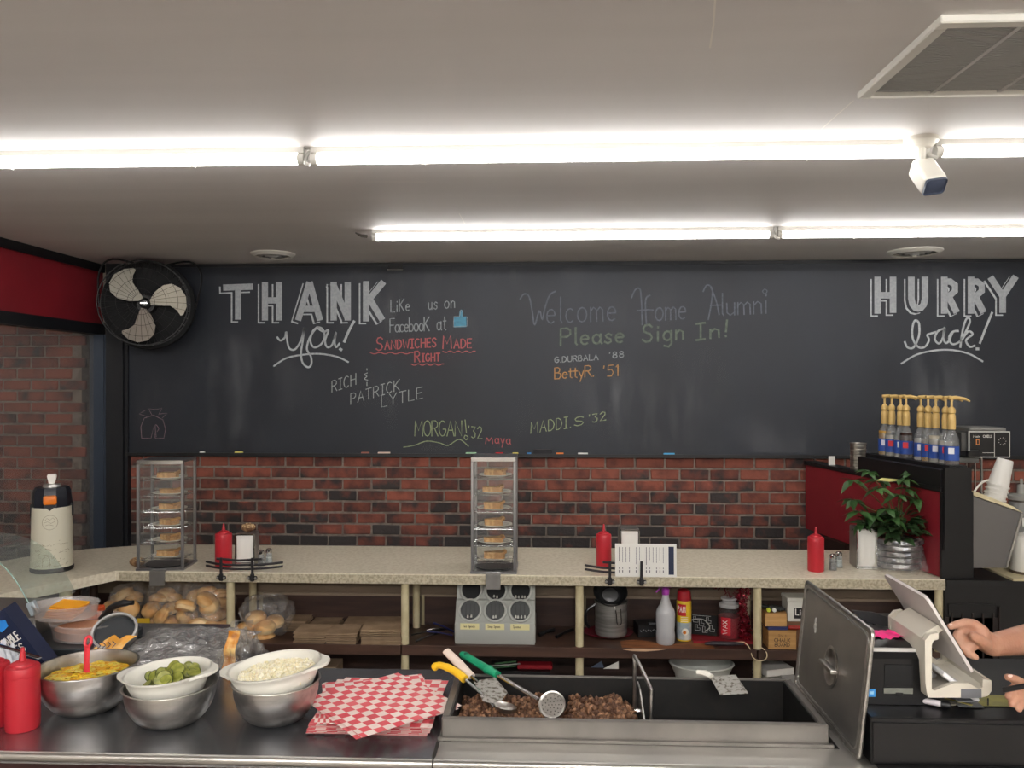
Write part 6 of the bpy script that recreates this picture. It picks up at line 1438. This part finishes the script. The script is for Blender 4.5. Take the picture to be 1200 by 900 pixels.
# display guard at the left edge: curved glass on a steel base
t = thing('glass_display_guard', 'curved glass display guard on a steel cabinet at the left edge', 'display case', (P(0, 700, Y=2.62).x, 2.62, CT+.0006))
gl = film('green_edge_glass', (244, 250, 247), clear=.94, gloss=.5)
O = Vector(t.location)
prof = smoothpts([P(38, 716, Y=2.62), P(30, 700, Y=2.62), P(18, 680, Y=2.62), P(2, 662, Y=2.62), P(-22, 648, Y=2.62), P(-60, 640, Y=2.62)], 5)
m = M(); m.grid(lambda i, j: tuple(prof[min(int(round(i*(len(prof)-1))), len(prof)-1)]-O+Vector((0, .24*j, 0))), len(prof)-1, 1); solid(m, .004); ob('curved_glass', m, gl, t, 60)
ob('glass_edge', M().tube([q-O for q in prof], .0022, 6), mat('glass_green_edge', (130, 160, 150), .3), t)
q = P(38, 712, Y=2.60)-O; ob('corner_clip', M().box(-.014, .014, -.008, .012, -.026, .02, bev=.003, T=Matrix.Translation(q) @ Matrix.Rotation(radians(-24), 4, 'Y')), mat('clip_grey', (160, 170, 176), .4), t)
q = P(48, 716, Y=2.62)-O
ob('steel_cabinet', M().box(-.3, q.x-.02, .0, .24, 0, q.z-.028, bev=.003).box(-.3, q.x, -.006, .24, q.z-.028, q.z-.022), steel_mt, t)
# disposable glove box tilted
q0 = P(20, 800, Y=2.30)
bx = thing('glove_box', 'dark blue tilted box lettered DISPOSABLE GLOVES at the left edge', 'box', (P(61, 797, Y=2.33).x, 2.33, CT+.012), 0, rot=(radians(8), radians(-33), 0))
ob('box_body', M().prism([(0, 0), (0, .235), (-.14, .235), (-.14, .088)], 0, .06, 'y'), mat('navy_box', (24, 32, 60), .5), bx, 20)
ob('blue_badge', M().prism([(-.06, .195), (-.035, .215), (-.015, .205), (-.02, .185), (-.045, .18)], -.0015, 0, 'y'), mat('badge_blue', (40, 130, 210), .5), bx, 0)
ob('white_badge', M().box(-.125, -.065, -.0015, 0, .185, .21), paper, bx, 0)
m = M(); write_on(m, 'DISPOSABLE', (-.125, -.0012, .135), (1, 0, 0), (0, 0, 1), .026, .0045, .113); write_on(m, 'GLOVES', (-.11, -.0012, .098), (1, 0, 0), (0, 0, 1), .026, .0045, .09); ob('box_lettering', m, mat('can_white', (0, 0, 0)), bx, 0, True)
t = thing('plastic_gloves', 'crumpled white plastic gloves spilling over the blue box', 'gloves', (P(22, 770, Y=2.24).x, 2.24, CT+.0006))
m = M().grid(lambda i, j: (-.09+.17*i+.01*sin(j*9), -.03+.06*j+.02*sin(i*5), .004+(.15*(1-i)**.7+.01)*(sin(pi*j)**.5)*(.7+.3*sin(i*19+j*7)*cos(j*15))), 36, 14)
ob('crumpled_film', m, mat('milky_film', (212, 216, 222), .35), t, 70)
a, b = P(-8, 754, Y=2.22), P(47, 771, Y=2.16); 
single('steel_bar', M().tube([Vector((-.001, 0, 0))+(a-(a+b)/2), b-(a+b)/2], .007, 8, flat=.5), chrome, 'thin steel bar edge lying across the white gloves', 'bar', (a+b)/2)
t = thing('black_tray', 'black steel tray behind the red squeeze bottles', 'tray', (P(20, 790, Y=2.28).x-.05, 2.3, CT+.0006))
ob('tray_floor', M().box(-.2, .12, -.1, .0, 0, .03, bev=.004), black, t)
# ---------------------------------------------------------------- cash desk: box riser, printer, tablet stand
x0 = .742; YD = 1.86
rz0 = .98
t = thing('cash_drawer', 'wide black cash drawer under the receipt printer', 'cash drawer', (x0, YD, CT+.0006))
ob('drawer_body', M().box(0, .62, .004, .42, 0, rz0-CT-.002, bev=.003), mat('drawer_black', (20, 20, 22), .32), t); ob('drawer_front', M().box(.004, .616, 0, .004, .004, rz0-CT-.012, bev=.001), black_gl, t, 0)
single('rubber_mat', M().box(0, 1.2, 0, .06, 0, .0015), black_m, 'dark rubber mat on the deck in front of the cash drawer', 'mat', (x0+.01, YF+.0, CT+.0006))
xp, yp = P(1012, 826, Z=rz0).x, P(1050, 826.5, Z=rz0).y+.004
wp = P(1086, 826, Z=rz0).x-xp
t = thing('receipt_printer', 'black receipt printer with a blue sticker beside the steel lid', 'printer', (xp, yp, rz0)); t.rotation_euler = (0, 0, .0)
ob('printer_body', M().prism([(0, 0), (0, .108), (.012, .12), (.05, .132), (.17, .132), (.19, .12), (.19, 0)], 0, wp, 'x'), black_gl, t, 20)
ob('paper_slot', M().box(.012, wp-.012, .014, .022, .120, .128), mat('slot_white', (200, 198, 194), .5), t, 0)
ob('front_recess', M().box(.05, wp-.035, -.0015, 0, .045, .095), black_m, t, 0)
ob('status_plate', M().box(.048, wp-.034, -.003, -.0015, .027, .04), mat('plate_grey', (110, 112, 104), .4), t, 0)
ob('front_knob', M().box(.075, .092, -.006, -.003, .022, .03, bev=.001), black, t)
ob('blue_sticker', M().box(.012, .029, -.001, 0, .018, .036), mat('sticker_blue', (54, 140, 210), .5), t, 0)
ob('sticker_mark', M().box(.016, .025, -.0014, -.001, .024, .031), mat('sticker_pale', (150, 200, 230), .5), t, 0)
q = P(1033, 743, Z=rz0+.134)
t = thing('pink_note', 'crumpled hot pink note lying on the receipt printer', 'note', (q.x, yp+.10, rz0+.133))
m = M().grid(lambda i, j: (-.045+.09*i-.01*j*j, -.025+.05*j+.006*sin(i*30), .002+.004*sin(i*9)*cos(j*5)+.003*j), 14, 6); solid(m, .0006)
ob('note_paper', m, mat('hot_pink', (236, 40, 130), .5), t, 40)
q = P(1043, 738, Y=2.14)
t = thing('black_card_tray', 'open black tray of cables behind the receipt printer', 'tray', (q.x-.02, 2.20, rz0+.001))
hz = .118
ob('tray_body', M().box(-.06, .13, -.05, .09, 0, hz, bev=.004), black_gl, t)
ob('tray_wing', M().prism([(-.075, hz+.045), (-.02, hz+.04), (.11, hz-.0), (.11, hz-.012), (-.03, hz+.012)], -.052, -.046, 'y'), mat('tray_edge', (48, 48, 50), .4), t, 0)
m = M()
for k in range(6): m.tube(smoothpts([(-.03+.022*k, -.03, hz+.001), (-.02+.022*k, .0, hz+.012), (.0+.02*k, .03, hz+.003)]), .004, 6)
ob('cables', m, mat('cable_black', (30, 30, 32), .5), t)
# tablet stand
cream_w = mat('stand_white', (206, 200, 186), .45)
yn = 1.90; yfar = 2.10
S0 = P(1089, 817, Y=yn); t = thing('tablet_stand', 'white tablet register stand on the cash drawer', 'register', (S0.x, yn, rz0+.0008))
def sp(u, v): q = P(u, v, Y=yn); return (q.x-S0.x, q.z-rz0)
def shell(pts_out): return [(x, max(z, .0)) for x, z in [sp(*q) for q in pts_out]]
o_base = shell([(1088, 818), (1150, 818), (1158, 816), (1162, 810), (1162, 798), (1152, 796.5), (1151.5, 806), (1147, 808), (1135, 801), (1118, 801), (1095, 810), (1092, 808), (1092, 756), (1094, 751.5), (1100, 749.5), (1100, 742), (1090, 744), (1084, 751), (1084.5, 800), (1086, 812)])
for ya_, yb_ in ((0, .012), (.188, .2)): ob('stand_side', M().prism([(x, z) for x, z in o_base], ya_, yb_, 'y'), cream_w, t, 30)
b_back = shell([(1084, 751), (1088, 818), (1092, 818), (1092, 756)])
ob('stand_spine', M().prism(b_back, .012, .188, 'y').prism(shell([(1088, 812), (1088, 818), (1150, 818), (1158, 816), (1162, 810), (1162, 798), (1158, 797.5), (1158, 808), (1152, 812)]), .012, .188, 'y'), cream_w, t, 30)
ob('stand_neck', M().prism(shell([(1084, 751), (1090, 744), (1104, 736), (1110, 742), (1100, 749.5), (1094, 752)]), .02, .17, 'y'), cream_w, t, 30)
ob('grey_band', M().prism(shell([(1126, 818.4), (1150, 818.4), (1150, 808), (1126, 808)]), -.0012, .0, 'y').box(sp(1126, 810)[0], sp(1150, 810)[0], .012, .188, sp(1, 809)[1]+.004, sp(1, 809)[1]+.0055), mat('band_grey', (110, 112, 116), .4), t, 0)
o_ = ob('charging_slot', M().box(sp(1157, 1)[0], sp(1158.5, 1)[0], -.001, 0, sp(1, 808)[1], sp(1, 800)[1]), ink, t, 0)
tA, tB, tC = P(1043, 678, Y=2.10), P(1087, 699, Y=yn), P(1143, 790, Y=yn)
t = thing('tablet', 'white backed tablet tilted on the register stand, seen from behind', 'tablet', tB); O = Vector(tB)
dn = (tC-tB); L_ = dn.length; dn.normalize(); dd = Vector((0, 1, 0)); nn = dd.cross(dn).normalized()
if nn.x > 0: nn = -nn     # back side faces the camera side
Tt = Matrix((( *dn, 0), (*dd, 0), (*nn, 0), (0, 0, 0, 1))).transposed()
def rrp(w0, w1, d0, d1, r, n=4):
    out = []
    for cx, cy, a0 in ((w1-r, d0+r, -90), (w1-r, d1-r, 0), (w0+r, d1-r, 90), (w0+r, d0+r, 180)):
        for i in range(n+1): a = radians(a0+90*i/n); out.append((cx+r*cos(a), cy+r*sin(a)))
    return out
Dp = .235
ob('tablet_back', M().prism(rrp(0, L_, 0, Dp, .016), -.001, .006, 'z', T=Tt), mat('tablet_white', (205, 198, 194), .4), t, 30)
ob('tablet_screen', M().prism(rrp(.003, L_-.003, .003, Dp-.003, .014), -.0035, -.0012, 'z', T=Tt), black_gl, t, 30)
for (a, b) in ((L_*.86, .012),): ob('port_hole', M().lathe([(0, .0063), (.0025, .0063)], 10, Tt @ Matrix.Translation((a, b, 0))), ink, t, 0)
q = P(1114, 789, Y=2.0)
t = thing('card_reader', 'small white card reader leaning inside the tablet stand', 'card reader', (S0.x+.062, 2.0, rz0+.022), 0, rot=(0, radians(38), 0))
ob('reader_body', M().box(-.055, .05, -.085, .045, .028, .040, bev=.005, seg=2), mat('reader_white', (226, 226, 228), .35), t); ob('reader_pad', M().box(-.028, .028, -.087, -.07, .0402, .0412).box(-.028, .03, -.07, .022, .0402, .0412), mat('reader_grey', (170, 170, 172), .4), t, 0)
ob('reader_leg', M().box(-.04, -.02, -.01, .01, -.0, .024), MATS['reader_grey'], t, 0)
# marker, coin lid, papers on the drawer
q = P(1096, 824, Z=rz0+.008); 
t = thing('white_marker', 'white marker with a black cap lying in front of the tablet stand', 'marker', (q.x, q.y, rz0+.009), radians(-32))
ob('marker_barrel', M().tube([(-.045, 0, 0), (.012, 0, 0)], .0072, 12), mat('barrel_white', (206, 200, 204), .4), t); ob('marker_cap', M().tube([(.012, 0, 0), (.028, 0, 0), (.033, 0, 0)], [.008, .008, .005], 12), black, t)
q = P(1111, 824, Z=rz0); single('grey_disc', M().lathe([(0, 0), (.018, 0), (.018, .003), (0, .0035)], 24), mat('disc_grey', (120, 116, 104), .5), 'small grey disc beside the white marker', 'disc', (q.x, q.y, rz0+.0008))
q = P(1170, 825, Z=rz0); single('yellow_paper', M().box(-.07, .07, -.028, .04, 0, .001), mat('yellow_green_paper', (170, 166, 98), .7, c2=(150, 150, 100), scale=20), 'yellow green paper under the lower hand on the cash drawer', 'paper', (q.x, q.y+.012, rz0+.0008), rz=-.03)
q = P(1134, 826, Z=rz0); single('grey_card', M().box(-.028, .028, -.02, .03, 0, .0008), mat('grey_card', (112, 114, 116), .5), 'grey card on the drawer below the tablet stand', 'card', (q.x, q.y, rz0+.0022), rz=.0)
q = P(1124, 824, Z=rz0); single('yellow_strip', M().box(-.03, .03, -.004, .004, 0, .0008), mat('strip_yellow', (186, 176, 96), .7), 'narrow yellow paper strip left of the grey card', 'paper', (q.x-.002, q.y+.0, rz0+.0032), rz=-.75)
# ---------------------------------------------------------------- cashier
def capsules(chains, voxel, smooth_it=4, name='body', clip=None):
    m = M()
    for pts, rs in chains:
        pts = [Vector(p_) for p_ in pts]
        for i, (p_, r_) in enumerate(zip(pts, rs)):
            rr_ = r_ if isinstance(r_, tuple) else (r_, r_, r_)
            m.sph(p_, rr_, 2)
            if i:
                q_, s_ = pts[i-1], rs[i-1]
                n_ = max(2, int((p_-q_).length/(.35*min(max(rr_), max(s_) if isinstance(s_, tuple) else s_))))
                s3 = s_ if isinstance(s_, tuple) else (s_,)*3
                for k in range(1, n_):
                    f_ = k/n_; m.sph(q_.lerp(p_, f_), tuple(s3[a]*(1-f_)+rr_[a]*f_ for a in range(3)), 2)
    me = bpy.data.meshes.new(name); m.bm.to_mesh(me); m.bm.free()
    o = bpy.data.objects.new(name, me); COL.objects.link(o)
    r = o.modifiers.new('r', 'REMESH'); r.mode = 'VOXEL'; r.voxel_size = voxel; r.use_smooth_shade = True
    s = o.modifiers.new('s', 'SMOOTH'); s.factor = .5; s.iterations = smooth_it
    dg = bpy.context.evaluated_depsgraph_get(); me2 = bpy.data.meshes.new_from_object(o.evaluated_get(dg))
    bpy.data.objects.remove(o); bpy.data.meshes.remove(me); me2.name = name; me2.shade_smooth()
    return me2
skin = mat('skin', (186, 142, 118), .5, c2=(172, 124, 102), scale=12, detail=5, sss=.15, bump=.15, bscale=160)
PB = Vector((1.72, 2.22, 0))
t = thing('person', 'person mostly out of frame at right in a grey shirt, finger on the tablet', 'person', PB)
V = lambda u, v, Y: P(u, v, Y=Y)
# right arm (far): shoulder, elbow, wrist
rs_, re_ = PB+Vector((-.02, .18, 1.40)), Vector((1.36, 2.16, 1.085)); rw = V(1163, 756, 1.98)
ls_, le_ = PB+Vector((-.02, -.18, 1.40)), Vector((1.50, 1.88, 1.10)); lw = V(1222, 818, 1.86)
body = [
 ([PB+Vector((0, 0, .93)), PB+Vector((0, 0, 1.05)), PB+Vector((-.01, 0, 1.25)), PB+Vector((0, 0, 1.38))], [(.12, .17, .11), (.115, .155, .12), (.125, .18, .12), (.09, .16, .07)]),
 ([PB+Vector((0, 0, 1.40)), PB+Vector((-.02, 0, 1.52))], [.06, .055]),
 ([PB+Vector((-.035, 0, 1.60)), PB+Vector((-.025, 0, 1.66))], [(.085, .07, .10), (.095, .078, .09)]),
 ([rs_, re_, re_.lerp(rw, .35), rw], [.058, .044, .043, .0275]),
 ([ls_, le_, le_.lerp(lw, .35), lw], [.058, .044, .042, .0275]),
 ([PB+Vector((0, .09, .92)), PB+Vector((-.01, .1, .5)), PB+Vector((.02, .1, .09))], [.09, .058, .04]),
 ([PB+Vector((0, -.09, .92)), PB+Vector((-.01, -.1, .5)), PB+Vector((.02, -.1, .09))], [.09, .058, .04]),
 ([PB+Vector((.02, .1, .05)), PB+Vector((-.15, .1, .035))], [.04, .03]), ([PB+Vector((.02, -.1, .05)), PB+Vector((-.15, -.1, .035))], [.04, .03]),
 ([PB+Vector((-.115, 0, 1.60)), PB+Vector((-.14, 0, 1.585))], [.014, .015]),                # nose
 ([PB+Vector((-.02, .078, 1.61)), PB+Vector((-.015, .082, 1.635))], [.012, .016]), ([PB+Vector((-.02, -.078, 1.61)), PB+Vector((-.015, -.082, 1.635))], [.012, .016]),
]
# right hand, index finger on the tablet, others curled under
Yh = 1.955
palm = V(1146, 747, Yh)
body.append(([rw, V(1154, 751, 1.967), palm], [.027, (.027, .022, .027), (.024, .022, .028)]))
body.append(([V(1150, 742, Yh), V(1143, 734, Yh)], [.020, .015]))
idx = [V(1141, 732, Yh), V(1131, 729.5, Yh-.005), V(1121, 732, Yh-.008), V(1112.5, 734.5, Yh-.01)]
body.append((idx, [.0135, .0112, .0098, .0078]))
body.append(([V(1138, 740, Yh+.005), V(1126, 739, Yh), V(1120, 748, Yh-.006), V(1127, 756, Yh-.01)], [.0135, .0118, .0105, .009]))
body.append(([V(1138, 748, Yh-.002), V(1126, 749, Yh-.008), V(1124, 758, Yh-.012), V(1134, 765, Yh-.012)], [.013, .0115, .0102, .009]))
body.append(([V(1142, 756, Yh-.006), V(1133, 759, Yh-.014), V(1134, 766, Yh-.018), V(1143, 770, Yh-.016)], [.012, .0105, .0095, .0085]))
body.append(([V(1155, 755, Yh-.012), V(1148, 750, Yh-.026), V(1140, 745, Yh-.032)], [.0155, .0125, .0105]))
# left hand near the drawer holding a black card/phone
Yl = 1.85
body.append(([lw, V(1207, 812, 1.85)], [.027, (.026, .024, .028)]))
for (a, b, c_, r_) in (((1200, 802), (1190, 796), (1181, 793.5), .0098), ((1198, 812), (1186, 808), (1182, 816), .0105), ((1200, 820), (1188, 818), (1186, 825), .0102), ((1203, 826), (1193, 827), (1194, 831), .009)):
    body.append(([V(*a, Yl-.01), V(*b, Yl-.022), V(*c_, Yl-.028)], [r_*1.15, r_, r_*.85]))
bd = capsules(body, .0036, 2)
bd.transform(Matrix.Translation(-PB)); bd.materials.append(skin)
o = bpy.data.objects.new('body', bd); COL.objects.link(o); o.parent = t
nail = mat('fingernail', (222, 186, 172), .3)
for (u, v, Y, rot, s_) in ((1114, 732, Yh-.018, .2, .8), (1184, 792, Yl-.036, .2, 1.)):
    q = V(u, v, Y)-PB; ob('nail', M().sph(q, (.0058*s_, .002, .0035*s_), 2), nail, t)
shirt = mat('grey_shirt', (112, 112, 110), .85, c2=(98, 98, 97), scale=30, bump=.3, bscale=60)
sl_r, sl_l = rs_.lerp(re_, .94), ls_.lerp(le_, .8)
sm = capsules([([PB+Vector((0, 0, .9)), PB+Vector((0, 0, 1.05)), PB+Vector((-.01, 0, 1.25)), PB+Vector((0, 0, 1.385))], [(.14, .185, .06), (.135, .175, .12), (.145, .195, .12), (.10, .18, .075)]),
   ([rs_, sl_r], [.07, .062]), ([ls_, sl_l], [.07, .06])], .012, 4, 'shirt')
sm.transform(Matrix.Translation(-PB)); sm.materials.append(shirt); o = bpy.data.objects.new('shirt', sm); COL.objects.link(o); o.parent = t
dirv = (re_-rs_).normalized(); Tq = Matrix.Translation(sl_r+dirv*.035-PB) @ dirv.to_track_quat('Z', 'Y').to_matrix().to_4x4()
ob('sleeve_cuff', M().lathe([(.052, -.03), (.058, -.028), (.06, .006), (.056, .01), (.05, .006), (.048, -.02)], 24, Tq), shirt, t, 50)
pm = capsules([([PB+Vector((0, 0, .95)), PB+Vector((0, 0, .88))], [(.14, .185, .06), (.145, .19, .08)]), ([PB+Vector((0, .09, .88)), PB+Vector((-.01, .1, .5)), PB+Vector((.02, .1, .12))], [.105, .08, .065]), ([PB+Vector((0, -.09, .88)), PB+Vector((-.01, -.1, .5)), PB+Vector((.02, -.1, .12))], [.105, .08, .065])], .014, 3, 'trousers')
pm.transform(Matrix.Translation(-PB)); pm.materials.append(mat('dark_trousers', (34, 36, 44), .8)); o = bpy.data.objects.new('trousers', pm); COL.objects.link(o); o.parent = t
hm = capsules([([PB+Vector((.0, 0, 1.64)), PB+Vector((-.01, 0, 1.695))], [(.09, .088, .09), (.1, .082, .07)])], .008, 3, 'hair')
hm.transform(Matrix.Translation(-PB)); hm.materials.append(mat('brown_hair', (66, 46, 34), .6)); o = bpy.data.objects.new('hair', hm); COL.objects.link(o); o.parent = t
for s_ in (-1, 1):
    e = ob('eye', M().sph((-.113, s_*.03, 1.625), (.008, .013, .008), 2), mat('eye_white', (225, 222, 216), .3), t); ob('iris', M().sph((-.1195, s_*.03, 1.625), (.003, .005, .005), 2), ink, e)
ob('mouth', M().sph((-.112, 0, 1.55), (.008, .024, .006), 2), mat('lips', (176, 98, 92), .5), t)
q = V(1188, 803, Yl-.045)
single('black_card', M().box(-.045, .05, -.003, .003, -.006, .006, bev=.002), black_gl, 'thin black stylus held in the lower hand at the right edge', 'stylus', (q.x+.02, q.y, q.z-.002), rot=(0, radians(-12), 0))
